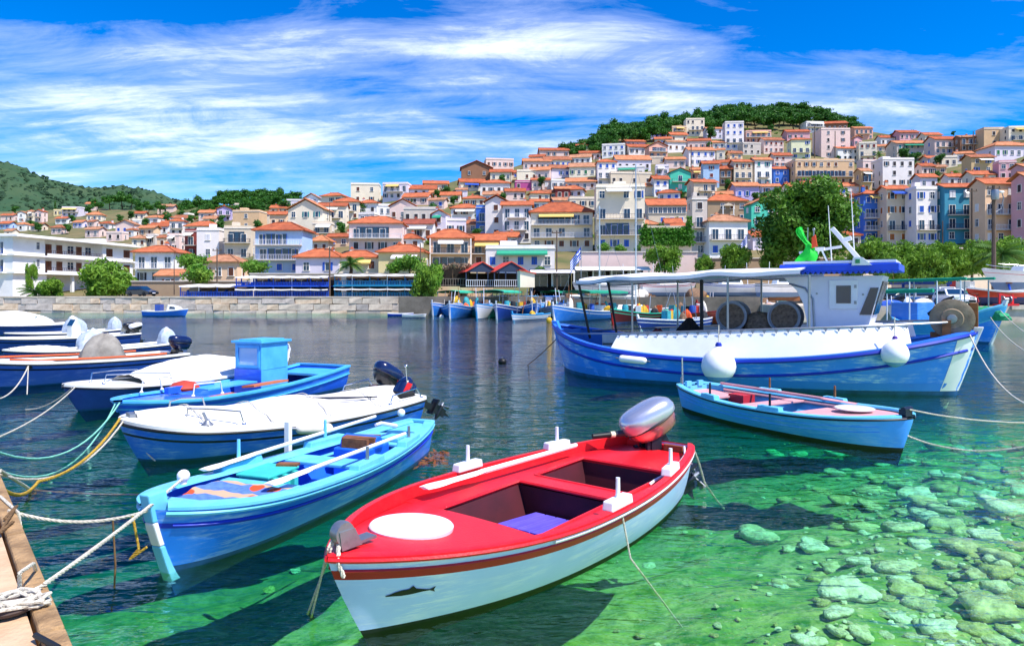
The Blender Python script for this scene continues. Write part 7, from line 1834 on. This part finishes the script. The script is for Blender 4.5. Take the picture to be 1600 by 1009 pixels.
# white boats laid up on the quay behind the fleet
for px, Y, L_b, rz, st_, lab in ((945, 74, 7.0, 178, navys, 'white yacht hull laid up on the quay below the café'), (1045, 73, 6.0, 4, redst, 'white motor launch laid up on the quay right of the taller mast'), (1140, 72, 6.5, 182, tb, 'white hull with blue stripe laid up behind the net drums'), (1225, 70, 5.5, 6, navys, 'short white hull laid up just left of the wheelhouse')):
    hh_ = Hull(L_b, 2.1, .95, .85, 1.15, .75, .5, 2.5, .8, .3, draft=.5); b = root_boat('laid_up_boat', (px - 800) / F * Y, Y, rad(rz), lab); b.location.z = 2.35 if Y > 69.5 else 1.9
    shell(hh_, [(.06, 2), (.18, 0), (.24, 2)], [gel, mat('antifoul_grey', '6a86a8', rough=.7), st_], b); cap(hh_, 0, 1, .12, .05, gel, b); deck(hh_, .03, .985, lambda t: hh_.sheer(t) - .02, .04, gel, b, 'deck', .05)
    m = MB(); m.box((-.1, 0, 1.2), (L_b * .36, 1.2, .62), taper=.82); cb = bevel(m.build('cabin', gel, b), .06)
    for sd in (-1, 1): m = MB(); m.box((-.1, sd * .57, 1.25), (L_b * .26, .04, .2)); m.build('cabin_window', glass_dark, cb)
    m = MB(); m.tube([(-L_b * .3, 0, .9), (-L_b * .28, 0, 3.2)], .03, n=6); m.tube([(L_b * .1, .2, 1.4), (L_b * .08, .2, 2.9)], .02, n=5); m.build('antenna_mast', white, b, normals=False)
    m = MB(); m.box((0, 0, -.55), (L_b * .6, .3, .5)); m.build('keel_block', woodb, b)

# nets, crates and spars stacked along the quay behind the fleet
rq = random.Random(91); CW = dict(yellow='yellow', orange='orange', white='white', teal='teal', red='red', brown='brown', blue='blue', dark='black')
spots = [(900 + 23 * i + rq.uniform(-6, 6), rq.uniform(69, 80)) for i in range(17)] + [(1370 + 24 * i, rq.uniform(56, 60)) for i in range(5)]
names = ['brown', 'dark', 'teal', 'brown', 'white', 'dark', 'blue', 'brown']
n_seen = {}; mats_by = dict(zip(('yellow', 'orange', 'white', 'teal', 'red', 'brown', 'blue', 'dark'), gearm))
for k, (px, Y) in enumerate(spots):
    nm = names[(k * 3) % 8]; gm = mats_by[nm]; p = Vector(((px - 800) / F * Y, Y, 1.25 if px > 1180 else 1.95)); m = MB()
    lump(m, (0, 0, 0), rq.uniform(.7, 1.2), rq.uniform(.5, .9), rq.uniform(.4, .95), k + 300)
    n_seen[nm] = n_seen.get(nm, 0) + 1; tag(m.build('quay_net', gm, None, p, normals=False), '%s net pile on the quay %s' % (CW[nm], 'before the cars' if k >= 17 else 'behind the moored fleet'), 'net pile', 'net piles along the quay')


# sailing masts and flags
for px, y0, y1, Y, lab in ((930, 322, 455, 62, 'shorter of the two bare sailing masts behind the fishing boat'), (987, 256, 455, 64, 'taller of the two bare sailing masts behind the fishing boat')):
    p0, p1 = P(px, y1, Y), P(px, y0, Y); root = thing('sailing_yacht', (p0.x, p0.y, 0), 0, lab, 'sailing boat'); hh_ = Hull(7.5, 2.2, .8, .7, .95, .6, .5, 2.4, .7, .25); hb = shell(hh_, [(.06, 2)], [gel, bootb, navys], root); deck(hh_, .03, .985, lambda t: hh_.sheer(t) + .01, .03, gel, root, 'deck', .06); m = MB(); m.box((-.2, 0, 1.0), (2.6, 1.1, .5), taper=.85); bevel(m.build('cabin_top', gel, root), .05)
    m = MB(); m.tube([(.4, 0, .8), (.4, 0, p1.z)], [.075, .05], n=8); ms = m.build('mast', mat('mast_alloy', 'd8dce2', rough=.35, metal=.6), root, normals=False); m = MB(); m.tube([(.4, 0, 1.8), (-2.4, 0, 1.9)], .07, n=8); m.tube([(.3, 0, 2.0), (-2.3, 0, 2.05)], .12, 1, 8); m.build('boom', [mat('mast_alloy', 'd8', rough=.3) if False else galv, canvas], root, normals=False)
    m = MB(); [m.bar((.4, 0, p1.z * .62), (.4, sd * .9, p1.z * .6), .04, .03) for sd in (-1, 1)]; [m.tube([(.4, 0, p1.z - .1), (.4, sd * .9, p1.z * .6), (.4, sd * 1.05, .8)], .012, n=4) for sd in (-1, 1)]; m.tube([(.4, 0, p1.z - .1), (3.6, 0, 1.0)], .012, n=4); m.tube([(.4, 0, p1.z - .1), (-3.6, 0, .9)], .012, n=4); m.build('rigging', galv, root, normals=False)
flagb = mat('flag_blue', '2a4fc8', rough=.8); flagw = mat('flag_white', 'eef0f6', rough=.8)


def striped_flag(base, top, fl, lab, seed, drop=1.0):
    root = thing('striped_flag', base, 0, lab, 'flag'); hh_ = top.z - base.z; m = MB(); m.tube([(0, 0, 0), (0, 0, hh_)], .04, n=6); m.build('flagpole', galv, root, normals=False)
    m = MB(); rows = []; ms = []
    for i in range(10):
        rows.append([Vector((-fl * j / 10 * .55, .12 * math.sin(j * .9 + seed), hh_ - .1 - fl * .62 * i / 9 - drop * fl * (j / 10) ** 1.1 * .75)) for j in range(11)]); ms.append(i % 2)
    m.grid(rows, rowmats=ms[:9]); m.build('cloth', [flagb, flagw], root, normals=False)
    m = MB(); a = [rows[i][j] + Vector((0, -.012, 0)) for i, j in ((0, 0), (0, 4), (5, 4), (5, 0))]; m.poly(a); c = m.build('canton', flagb, root); m = MB(); q = (a[0] + a[2]) / 2 + Vector((0, -.012, 0)); m.bar((a[0] + a[3]) / 2 + Vector((0, -.012, 0)), (a[1] + a[2]) / 2 + Vector((0, -.012, 0)), .02, fl * .06); m.bar((a[0] + a[1]) / 2 + Vector((0, -.012, 0)), (a[3] + a[2]) / 2 + Vector((0, -.012, 0)), .02, fl * .06, up=(0, 1, 0)); m.build('cross', flagw, c)


striped_flag(P(908, 440, 70), P(908, 384, 70), 2.0, 'blue and white striped flag on a pole left of the café', 1)
striped_flag(P(1168, 400, 96), P(1168, 366, 96), 1.7, 'blue and white striped flag on the white balcony house', 2)

# ---------------------------------------------------------------- boats and things on the right quay
QR = 1.25
p0 = P(1640, 440, 58); hh_ = Hull(9.5, 2.9, 1.1, 1.0, 1.35, .7, .45, 2.4, 1.4, .3, draft=.7); b = root_boat('laid_up_yacht', p0.x, 60, rad(186), 'white yacht hull propped ashore at the right edge', 'sailing boat'); b.location.z = 3.1
shell(hh_, [(.06, 0), (.3, 0), (.34, 2)], [gel, mat('antifoul_grey', '6a86a8', rough=.7), redst], b, boot=.15); deck(hh_, .03, .985, lambda t: hh_.sheer(t) + .01, .03, gel, b, 'deck', .06); m = MB(); m.box((-.3, 0, 1.35), (3.6, 1.5, .5), taper=.85); bevel(m.build('cabin_top', gel, b), .06)
m = MB(); [m.tube([p + Vector((0, 0, .5)) for p in path(hh_, .05, .9, 0, .06, 0, sd)], .02, n=5) for sd in (1, -1)]; m.build('guard_rail', steel, b, normals=False)
m = MB(); m.box((0, 0, -1.0), (1.6, .3, 1.2), taper=1.15); m.build('keel', mat('antifoul_grey', '6a86a8', rough=.7), b)
root = thing('boat_stand', (p0.x - 2.6, 58.6, QR), 0, 'blue steel prop under the laid up white yacht', 'boat stand'); m = MB(); m.tube([(0, 0, 0), (.0, .6, 1.9)], .09, n=8); m.tube([(-.7, -.3, 0), (0, .3, .9)], .06, n=6); m.tube([(.7, -.3, 0), (0, .3, .9)], .06, n=6); m.build('legs_frame', tb, root); m = MB(); m.box((0, .62, 1.93), (.5, .3, .1)); m.build('pad', woodb, root)
p0 = P(1600, 470, 53.6); hh_ = Hull(5.6, 2.0, .75, .6, .95, .6, .45, 2.6, .7, .25, draft=.55); b = root_boat('beached_red_boat', p0.x, 56.4, rad(183), 'red and navy wooden boat standing ashore below the white yacht', 'boat'); b.location.z = QR + .6
shell(hh_, [(.1, 2)], [mat('beached_red', 'c03a1e', rough=.5, col2='98301a', scale=3, amt=.6, dirt=.1), mat('beached_navy', '1c2f5e', rough=.6), gel], b, boot=.12); cap(hh_, 0, .99, .14, .05, gel, b); deck(hh_, .05, .96, lambda t: hh_.sheer(t) - .2, .06, gearm[5], b, 'deck', 0)
m = MB(); m.box((-1, 0, -.55), (.2, 1.6, .14)); m.box((1, 0, -.55), (.2, 1.6, .14)); m.build('chock', woodb, b)
root = thing('winch', P(1572, 484, 53) * 1, 0, 'bright red boat winch frame on the right quay', 'winch'); root.location.z = QR; rw = mat('winch_red', 'd8202a', rough=.4)
m = MB(); m.box((0, 0, .15), (1.5, .8, .16)); m.box((-.5, 0, .6), (.14, .14, .9)); m.box((.5, 0, .55), (.14, .14, .8)); m.bar((-.6, 0, 1.0), (.8, 0, .7), .12, .12); m.build('frame', rw, root); m = MB(); m.lathe([(.3, -.3), (.3, -.25), (.14, -.24), (.14, .24), (.3, .25), (.3, .3)], (0, 0, .55), axis=(1, 0, 0), n=14); m.build('drum', galv, root)


def car(loc, rz, bodym, label, L=4.2, Wd=1.75, Hh=1.45, hatch=True, name='parked_car'):
    root = thing(name, loc, rz, label, 'car', 'cars parked on the quay'); m = MB(); w = Wd / 2
    low = [(-L / 2, .35), (-L / 2 - .02, .62), (-L / 2 + .1, .85), (L / 2 - 1.15, .92), (L / 2 - .12, .72), (L / 2 + .02, .55), (L / 2, .3), (L / 2 - .45, .22), (-L / 2 + .4, .22)]
    rows = []
    for y, k in ((-w, .9), (-w - .0, 1), (-w * .6, 1.02), (w * .6, 1.02), (w, 1), (w, .9)): rows.append([Vector((x * (.985 if abs(y) == w else 1), y * (1 if k > .95 else .97), z if z < .5 else z * (1 if abs(y) < w else .985))) for x, z in low])
    m.grid(rows, close=True, smooth=False); m.poly(rows[0]); m.poly(rows[-1]); bd = bevel(m.build('body', bodym, root), .04)
    gh = [(-L / 2 + .15, .86), (-L / 2 + .5, Hh - .05), (-L / 2 + .9, Hh), (L / 2 - 2.0, Hh - .02), (L / 2 - 1.15, .9)]
    m = MB(); a = [Vector((x, -w * (.98 if z < 1 else .78), z)) for x, z in gh]; c = [Vector((x, w * (.98 if z < 1 else .78), z)) for x, z in gh]
    m.grid([a, c], smooth=False); m.poly(a); m.poly(c); m.build('roof', bodym, root)
    def inset(i, j, f): return [a[i].lerp(a[j], f) + (c[i] - a[i]) * .08, a[i].lerp(a[j], 1 - f) + (c[i] - a[i]) * .08, c[i].lerp(c[j], 1 - f) - (c[i] - a[i]) * .08, c[i].lerp(c[j], f) - (c[i] - a[i]) * .08]
    for nm, i, j in (('rear_window', 0, 1), ('windscreen', 4, 3)):
        q = inset(i, j, .1); n_ = (q[1] - q[0]).cross(q[2] - q[1]).normalized(); n_ = n_ if n_.z > 0 else -n_; m = MB(); m.prism([p + n_ * .012 for p in q], n_ * .012); m.build(nm, glass_dark, root)
    for s_, A in ((-1, a), (1, c)):
        m = MB(); o = Vector((0, s_ * .012, .01)); m.poly([A[0] + Vector((.35, 0, .08)) + o, A[1] + Vector((.12, 0, -.1)) + o, A[3] + Vector((-.05, 0, -.08)) + o, A[4] + Vector((-.25, 0, .08)) + o]); m.build('side_window', glass_dark, root, normals=False)
        for x in (-L / 2 + .8, L / 2 - .85):
            m = MB(); m.lathe([(.2, -.1), (.31, -.09), (.32, 0), (.31, .09), (.2, .1)], axis=(0, 1, 0), n=16); wh = m.build('wheel', black, root, (x, s_ * (w - .08), .32)); m = MB(); m.lathe([(.19, -.1), (.2, .0), (.19, .1)], axis=(0, 1, 0), n=12); m.build('rim', galv, wh)
        m = MB(); m.box((L / 2 - .06, s_ * (w - .3), .66), (.14, .36, .14)); m.build('headlight', steel, root); m = MB(); m.box((-L / 2 + .03, s_ * (w - .22), .72), (.08, .26, .16)); m.build('tail_light', redst, root)
    m = MB(); m.box((L / 2, 0, .42), (.1, Wd * .9, .2)); m.build('bumper', black, root); m = MB(); m.box((L / 2 + .055, 0, .45), (.02, .5, .11)); m.build('number_plate', white, root); return root


carw = mat('car_white', 'e8eaee', rough=.25, coat=.6); card = mat('car_dark', '20242c', rough=.25, coat=.6); carg = mat('car_silver', 'a8aeb6', rough=.25, metal=.5, coat=.5)
def q_(px, Y): return ((px - 800) / F * Y, Y, QR)
car(q_(1490, 57), rad(-100), carw, 'white hatchback facing the water right of the big reel', L=4.0)
car(q_(1478, 63), rad(-95), carw, 'taller white estate car just behind the white hatchback', L=4.4, Hh=1.65)
car(q_(1452, 66), rad(80), carg, 'silver car with its tail towards the water', L=4.2)
car(q_(1425, 62), rad(-175), card, 'dark car parked sideways beside the silver one', L=4.4)
car(q_(1392, 64), rad(-170), card, 'dark estate car parked behind the wheelhouse', L=4.5, Hh=1.6)
car(q_(1460, 74), rad(-170), mat('car_black', '14161a', rough=.3, coat=.5), 'black car behind, in front of the blue kiosk', L=4.3)
p0 = P(222, 462, 95); car((p0.x, 95, 1.95), rad(-20), mat('car_navy', '1d2a44', rough=.3, coat=.5), 'dark blue car on the left quay below the bright white house', L=4.2)
p0 = q_(1437, 78); root = thing('kiosk', p0, rad(-4), 'low blue and white harbour kiosk behind the parked cars', 'kiosk')
m = MB(); m.box((0, 0, 1.1), (5.0, 2.6, 2.2)); m.build('wall', wallmat('lwhite'), root); m = MB(); m.box((0, -.05, 2.3), (5.4, 3.0, .45)); m.build('roof', tb, root)
for x in (-2.44, 2.44): m = MB(); m.box((x, -1.31, 1.1), (.3, .06, 2.1)); m.build('corner_post', tb, root)
for x in (-1.2, .9): fr, pane, shm, key, al = win_mesh(1.3, 1.0, 0, 'b'); w_ = link('window', fr, root, (x, -1.305, .8)); link('pane', pane, w_)
m = MB(); m.box((-.8, -.9, 2.85), (.9, .5, .6)); m.build('air_unit', gel, root)
p0 = q_(1496, 80); root = thing('box_trailer', p0, 0, 'white box trailer with red end behind the cars', 'trailer'); m = MB(); m.box((.4, 0, 2.0), (2.2, 1.6, 1.0)); m.build('box', white, root); m = MB(); m.box((-1.05, 0, 2.05), (.7, 1.62, 1.1)); m.build('cab', rw, root); m = MB(); m.box((0, 0, 1.2), (2.9, 1.4, .5)); m.build('chassis', black, root)
for x in (-.9, .9):
    for s_ in (-1, 1): m = MB(); m.lathe([(.35, -.1), (.36, 0), (.35, .1)], (x, s_ * .6, .36), axis=(0, 1, 0), n=14); m.build('wheel', black, root)
p0 = q_(1526, 55.5); root = thing('bicycle', p0, rad(75), 'dark bicycle standing near the blue boat prop', 'bicycle')
for x in (-.5, .5): m = MB(); m.tube([(x + .32 * math.cos(u), 0, .34 + .32 * math.sin(u)) for u in [6.283 * k / 20 for k in range(20)]], .025, n=5, closed=True); m.build('wheel', black, root, normals=False)
m = MB(); [m.tube(q, .02, n=5) for q in ([(-.5, 0, .34), (-.15, 0, .8), (.35, 0, .85), (-.05, 0, .34), (-.5, 0, .34)], [(-.15, 0, .8), (-.05, 0, .34)], [(.5, 0, .34), (.35, 0, .85), (.32, 0, 1.0)])]; m.build('frame', redst, root, normals=False); m = MB(); m.box((-.18, 0, .9), (.26, .14, .06)); m.build('saddle', black, root); m = MB(); m.tube([(.32, -.25, 1.02), (.32, .25, 1.02)], .018, n=5); m.build('handlebar', black, root)

# poles
polem = mat('pole_wood', '6a5a4e', rough=.9, col2='4a3e36', scale=4, amt=.8, stretch=(3, 3, .4))
for px, y0, y1, Y, r_, lab, arm in ((1553, 290, 470, 66, .22, 'thick grey utility pole with a lamp arm before the peach house', 2), (1519, 295, 432, 84, .16, 'dark utility pole in front of the teal house', 1), (1473, 345, 410, 86, .08, 'thin pole before the lilac-white row house', 0), (870, 360, 446, 86, .1, 'dark thin pole before the cream balconies', 1), (515, 386, 464, 84.5, .12, 'brown pole between the two tavernas', 1), (339, 388, 448, 97, .12, 'utility pole before the peach house', 1), (272, 405, 450, 97, .08, 'thin pole on the left by the grey hut', 0), (657, 380, 432, 97, .09, 'thin pole left of the colonnaded house', 0),
                                (1080, 228, 286, None, .2, 'dark pole below the bright blue shuttered house', 0), (1305, 205, 252, None, .25, 'dark pole before the bare pink flank', 0), (1273, 196, 246, None, .25, 'dark pole right of the pale lime house', 0), (1521, 205, 246, None, .2, 'tall dark pole at the brick house', 0), (1503, 212, 250, None, .14, 'thin pole left of the tall pole at the brick house', 0), (931, 246, 292, None, .16, 'dark pole left of the bright blue shutters', 0), (515, 318, 372, None, .12, 'thin pole between cream gables', 0), (798, 268, 306, None, .14, 'pole on the mid slope below the warehouse', 0), (1102, 288, 340, None, .1, 'thin pole left of the stone house', 0)):
    Y = Y or depth(px, y1) - 1.5; a, c = P(px, y1, Y), P(px, y0, Y); root = thing('utility_pole', a, 0, lab, 'pole'); hh_ = c.z - a.z; m = MB(); m.tube([(0, 0, -1), (0, 0, hh_)], [r_, r_ * .7], n=8); m.build('shaft', polem, root, normals=False)
    if arm: m = MB(); m.box((0, 0, hh_ - .3), (1.3, .12, .12)); [m.lathe([(.05, 0), (.07, .1), (.04, .2)], (x, 0, hh_ - .24), n=8) for x in (-.55, 0, .55)]; m.build('crossarm', polem, root)
    if arm == 2: m = MB(); m.tube([(.1, 0, hh_ - 2.6), (.75, 0, hh_ - 2.2), (.95, 0, hh_ - 1.2), (.8, 0, hh_ - .7)], .04, n=6); m.build('lamp_arm', galv, root, normals=False); m = MB(); m.ball((.75, 0, hh_ - .62), .22, 0, 10, 7, (1.2, .8, .6)); m.build('lamp_head', gel, root); m = MB(); m.lathe([(.3, 0), (.34, .2), (.34, .8), (.3, .95)], (-.1, -.3, hh_ - 1.4), n=12); m.build('transformer', galv, root)

# ---------------------------------------------------------------- rocks on the sea bed
rr = random.Random(77); RP = []
stones = [mat('sea_stone_%d' % i, c, rough=.9, col2=d, scale=2.5, amt=.9, bump=1.0, bscale=7, dirt=.3) for i, (c, d) in enumerate((('f0e4b8', 'b0a068'), ('e4d49c', '98904c'), ('d8c47c', '848838'), ('f6ecd0', 'c4b888')))]
for s in range(8):
    m = MB(); rq = random.Random(100 + s); m.ball((0, 0, 0), 1, 0, 14, 9, (1, .85, .34), 0, rq)
    for i, v in enumerate(m.v):
        d_r = v.normalized(); k = 1 + .16 * math.sin(d_r.x * 3.1 + s * 1.3) + .14 * math.sin(d_r.y * 4.7 + s * 2.1) + .1 * math.sin(d_r.z * 6 + d_r.x * 5 + s); m.v[i] = Vector((v.x * k, v.y * k, min(v.z * k, .2 + .07 * math.sin(v.x * 6 + s) + .05 * math.sin(v.y * 9))))
    RP.append(m.mesh('sea_stone', [stones[s % 4]], True))


def stone(px, py, wpx, lab=None, k=None, seed=0):
    z = -1.0
    for _ in range(6): p = W(px, py, z); z = bed(p.x, p.y)
    s = wpx / F * p.y / 2; o = link('sea_stone', RP[k if k is not None else rr.randrange(8)], None, (p.x, p.y, z + s * .18), rr.uniform(0, 6.28)); o.scale = (s, s * rr.uniform(.75, 1.1), s * rr.uniform(.8, 1.15)); o.rotation_euler[0] = rr.uniform(-.2, .2)
    tag(o, lab or 'pale weedy stone lying on the shallow sea bed', 'stone', None if lab else 'stones on the shallow sea bed')


for px, py, w_, lab in ((1186, 842, 64, 'lone flat pale stone left of the stone field'), (1226, 917, 34, 'small bright stone below the lone flat one'), (1308, 988, 36, 'small pale stone at the bottom of the picture'), (1325, 930, 84, 'long yellowish stone in the middle of the stone field'), (1418, 928, 74, 'round mossy yellow boulder on the sea bed'), (1548, 958, 110, 'largest dark-sided rock at the right edge under water'), (1500, 856, 58, 'squarish cream stone near the right edge'), (1562, 872, 60, 'brownish cream stone beside the squarish one'), (1352, 830, 62, 'elongated pale stone under the small boat bow'), (1480, 826, 62, 'broad cream stone among the upper stones'), (1562, 797, 72, 'flat slab-like stone near the right edge'), (1545, 748, 62, 'flat pale stone farthest up at the right'), (1440, 786, 46, 'pale stone with a dark gap beside it'), (1470, 985, 70, 'mossy lump at the lower edge'), (1405, 890, 60, 'pale flat stone above the round mossy boulder'), (1560, 898, 62, 'thick cream stone above the largest rock')): stone(px, py, w_, lab)
rr = random.Random(78); placed = []
for i in range(900):
    if len(placed) > 200: break
    py = rr.uniform(700, 1005); px = rr.uniform(1150, 1640)
    dens = sstep(1150, 1560, px + (850 - py) * .35)
    if rr.random() > dens * .9: continue
    w_ = rr.uniform(20, 66) * (0.6 + .6 * (py - 640) / 365) * (1.1 if px > 1400 else .8)
    if any((px - a) ** 2 + (py - c) ** 2 * 2.5 < (.36 * (w_ + q)) ** 2 for a, c, q in placed): continue
    placed.append((px, py, w_)); stone(px, py, w_)
for i in range(14): stone(rr.uniform(120, 1150), rr.uniform(880, 1005), rr.uniform(12, 22))

m = MB(); rr = random.Random(79)
for i in range(4600):
    py = rr.uniform(640, 1060); px = rr.uniform(600, 1680)
    if rr.random() > sstep(980, 1700, px + (850 - py) * .3) + .02: continue
    z = -1.0
    for _ in range(3): p = W(px, py, z); z = bed(p.x, p.y)
    s = rr.uniform(.012, .05); m.ball((p.x, p.y, z + s * .2), s, rr.randrange(4), 6, 4, (1, rr.uniform(.7, 1.1), .5), .2, rr, Matrix.Rotation(rr.uniform(0, 3), 3, 'Z'))
tag(m.build('gravel', stones, None, normals=False), 'fine gravel strewn over the shallow sea bed', 'gravel', kind='stuff')

# ---------------------------------------------------------------- ropes and small things on the near quay
def Q(px, py, z=.63): return W(px, py, z)
rope([Q(66, 915), Q(20, 940, .62)], .012, rope_w, 'frayed end of white rope lying on the quay concrete')
rope([Q(70, 912, .63), wp(LIGHT, (1.62, -.30, .60))], .013, rope_w, 'taut white rope from the quay to the light blue bow', .02)
rope([Q(12, 797, .62), wp(LIGHT, (2.25, .03, .55))], .012, rope_w, 'slacker white rope running to the light blue stem post', .09)
p = Q(12, 797, .62).lerp(wp(LIGHT, (2.25, .03, .55)), .72); rope([p + Vector((0, 0, -.07)), p + Vector((.02, 0, -.42)), p + Vector((0, .02, -.6))], .007, rope_b, 'brown rope end hanging from the slack white rope')
p = Q(12, 797, .62).lerp(wp(LIGHT, (2.25, .03, .55)), .86); rope([p + Vector((0, 0, -.04)), p + Vector((.05, 0, -.3)), p + Vector((-.02, 0, -.38)), p + Vector((.12, 0, -.28))], .01, rope_y, 'frayed yellow rope hook dangling beside the brown end')
rope([Q(0, 760, .6), Q(60, 752, .32), wp(WHITE, (2.1, 0, .60))], .016, rope_y, 'thick yellow rope from the quay to the white motorboat bow', [.1, .16])
rope([Q(-20, 735, .6), wp(WHITE, (2.08, .1, .58))], .011, rope_w, 'thin pale rope beside the thick yellow one', .34)
rope([Q(-20, 700, .6), wp(CABIN, (2.72, .05, .42))], .013, rope_g, 'teal rope from the quay to the blue wheelhouse boat', .42)
rope([Q(-30, 722, .6), wp(CABIN, (2.72, -.05, .40))], .011, rope_g, 'lower yellow-green rope to the blue wheelhouse boat', .55)
rope([wp(WHITE, (2.05, .1, .55)), wp(WHITE, (1.75, .3, .02))], .01, rope_w, 'short rope from the white motorboat bow into the water', .06)
rope([Q(-20, 690, .5), W(118, 604, .5)], .012, rope_w, 'white rope from the covered speedboat bow to the quay', .1); rope([Q(40, 640, .02), W(112, 606, .48)], .009, rope_w, 'second slack rope dropping from the covered speedboat bow', .1)
rope([Q(-20, 622, .4), W(44, 572, .58)], .014, rope_w, 'pale rope looped at the orange railed boat bow', .25); rope([W(44, 572, .58), W(42, 616, .1)], .01, rope_w, 'rope end hanging down the orange railed boat bow')
rope([Q(0, 735, .6), Q(48, 765, .0)], .016, rope_w, 'short thick rope going from the quay into the water'); rope([W(48, 765, .0), W(230, 772, -.1)], .01, rope_b, 'dark weedy rope just under the surface', .02)
p = wp(RED, (2.17, -.04, .74)); rope([p, W(512, 858, .62), W(486, 965, -.05)], .008, rope_w, 'outer of the two thin lines hanging from the red bow roller'); rope([p, W(516, 862, .6), W(480, 960, -.05)], .008, rope_w, 'inner of the two thin lines hanging from the red bow roller'); rope([wp(RED, (2.2, 0, .66)), wp(RED, (2.25, .06, .55)), wp(RED, (2.22, .08, .45))], .014, rope_w, 'knotted rope end at the red stem')
rope([wp(RED, (.17, .86, .6)), W(985, 872, .12), W(1066, 980, -.7)], .008, rope_w, 'thin line from the red boat oarlock down into green water')
rope([wp(RED, (-2.24, .42, .54)), W(1100, 752, .02), W(1132, 795, -.5)], .012, rope_w, 'white rope curling off the red stern into the water', [-.05, .02])
rope([wp(SMALL, (2.1, 0, .6)), W(1640, 660, .45)], .011, rope_w, 'upper rope from the small sky blue bow to the right', .06); rope([wp(SMALL, (2.0, 0, .25)), W(1660, 680, .45)], .012, rope_w, 'lower sagging rope from the small sky blue bow to the right', .22)
rope([wp(BIG, (5.0, -.25, 1.45)), W(1660, 640, .6)], .016, rope_w, 'long rope from the fishing boat bow going right', .5); rope([wp(pz, (L2 / 2 - .5, -.3, 1.2)), W(1660, 575, .8)], .016, rope_w, 'rope from the turquoise caique bow going right', .3); rope([wp(pz, (L2 / 2 - .2, -.1, 1.5)), W(1680, 560, .9)], .014, rope_w, 'second higher rope from the turquoise caique bow', .2)
rope([wp(BIG, (-5.0, -.1, 1.0)), W(822, 572, -.05)], .012, rope_b, 'dark rope from the fishing boat stern into the water', .05)
# coils, knot and ring at the quay edge
root = thing('mooring_ring', Q(14, 955, .59), 0, 'rusty iron mooring ring on the quay concrete', 'mooring ring'); m = MB(); m.tube([(.11 * math.cos(u), .11 * math.sin(u), .03) for u in [6.283 * k / 20 for k in range(20)]], .018, n=6, closed=True); m.build('ring', mat('rusty_iron', '5a4a44', rough=.8, col2='3a2e2a', scale=8, amt=.8), root); m = MB(); m.lathe([(.09, 0), (.09, .02), (.05, .05)], n=14); m.build('base_plate', mat('rusty_iron', '5a4a44'), root)
rq = random.Random(12); c0 = Q(26, 948, .61); pts = []
for i in range(60): u = i * .72; r_ = .06 + .09 * rq.random(); pts.append(c0 + Vector((r_ * math.cos(u) * 1.2, r_ * math.sin(u), .012 + .05 * rq.random())))
rope(pts, .010, rope_w, 'tangle of white rope knotted round the mooring ring', name='rope_tangle', n=2)
rope([Q(0, 775, .62), Q(28, 800, .62), Q(36, 845, .4)], .011, rope_w, 'white rope bent over the timber edge near the top', .0); rope([Q(30, 925, .62), Q(30, 895, .75), Q(52, 880, .72), Q(56, 892, .6)], .010, rope_w, 'stiff loop of rope standing up at the timber edge'); rope([Q(44, 950, .62), Q(75, 940, .64), Q(84, 960, .5)], .010, rope_w, 'rope turned over the timber edge near the bottom'); rope([Q(55, 992, .61), Q(92, 1012, .62)], .014, black, 'black hose end at the bottom of the quay', name='hose')
rope([Q(20, 815, .62), Q(0, 832, .62), Q(26, 790, .63), Q(6, 812, .63)], .012, rope_b, 'short dark rope wound at the timber joint')
p = W(785, 567); root = thing('dark_buoy', p, 0, 'small dark buoy floating left of the fishing boat', 'buoy'); m = MB(); m.ball((0, 0, .05), .14, 0, 12, 8, (1, 1, .8)); m.build('body', black, root); m = MB(); m.tube([(0, 0, .12), (0, 0, .22)], .02, n=6); m.build('eye', galv, root)
for px, py, c, lab in ((966, 496, 0, 'yellow buoy hanging by the red stem'), (858, 503, 0, 'yellow buoy on the water near the moored row'), (690, 498, 2, 'white buoy near the left end of the moored row')):
    p = W(px, py); root = thing('buoy', p, 0, lab, 'buoy'); m = MB(); m.ball((0, 0, .12), .24, 0, 12, 8, (1, 1, 1.15)); m.build('body', gearm[c], root); m = MB(); m.lathe([(.07, 0), (.05, .14)], (0, 0, .36), n=8); m.build('neck', black, root)
for k, (px, py, s) in enumerate(((655, 708, .3), (672, 718, .22), (638, 722, .2), (690, 706, .16))):
    m = MB(); rq = random.Random(k + 40)
    for i in range(60):
        c = Vector((rq.gauss(0, .4) * s, rq.gauss(0, .4) * s, -.03 + rq.uniform(-.04, .045))); u = rq.uniform(0, 6.28); d_s = Vector((math.cos(u), math.sin(u), rq.uniform(-.3, .3))) * s * .35; n2 = Vector((-d_s.y, d_s.x, .02)) * .25; o = len(m.v); m.v += [c - d_s, c + n2, c + d_s, c - n2]; m.face((o, o + 1, o + 2, o + 3))
    tag(m.build('floating_seaweed', mat('brown_weed', '6a4a22', rough=.8, col2='8a3a1e', scale=6, amt=.8), None, W(px, py), normals=False), ['brown seaweed clump at the light blue stern', 'smaller reddish weed clump right of the stern', 'weed clump tucked under the light blue stern', 'tiny weed wisp drifting farthest right'][k], 'seaweed')
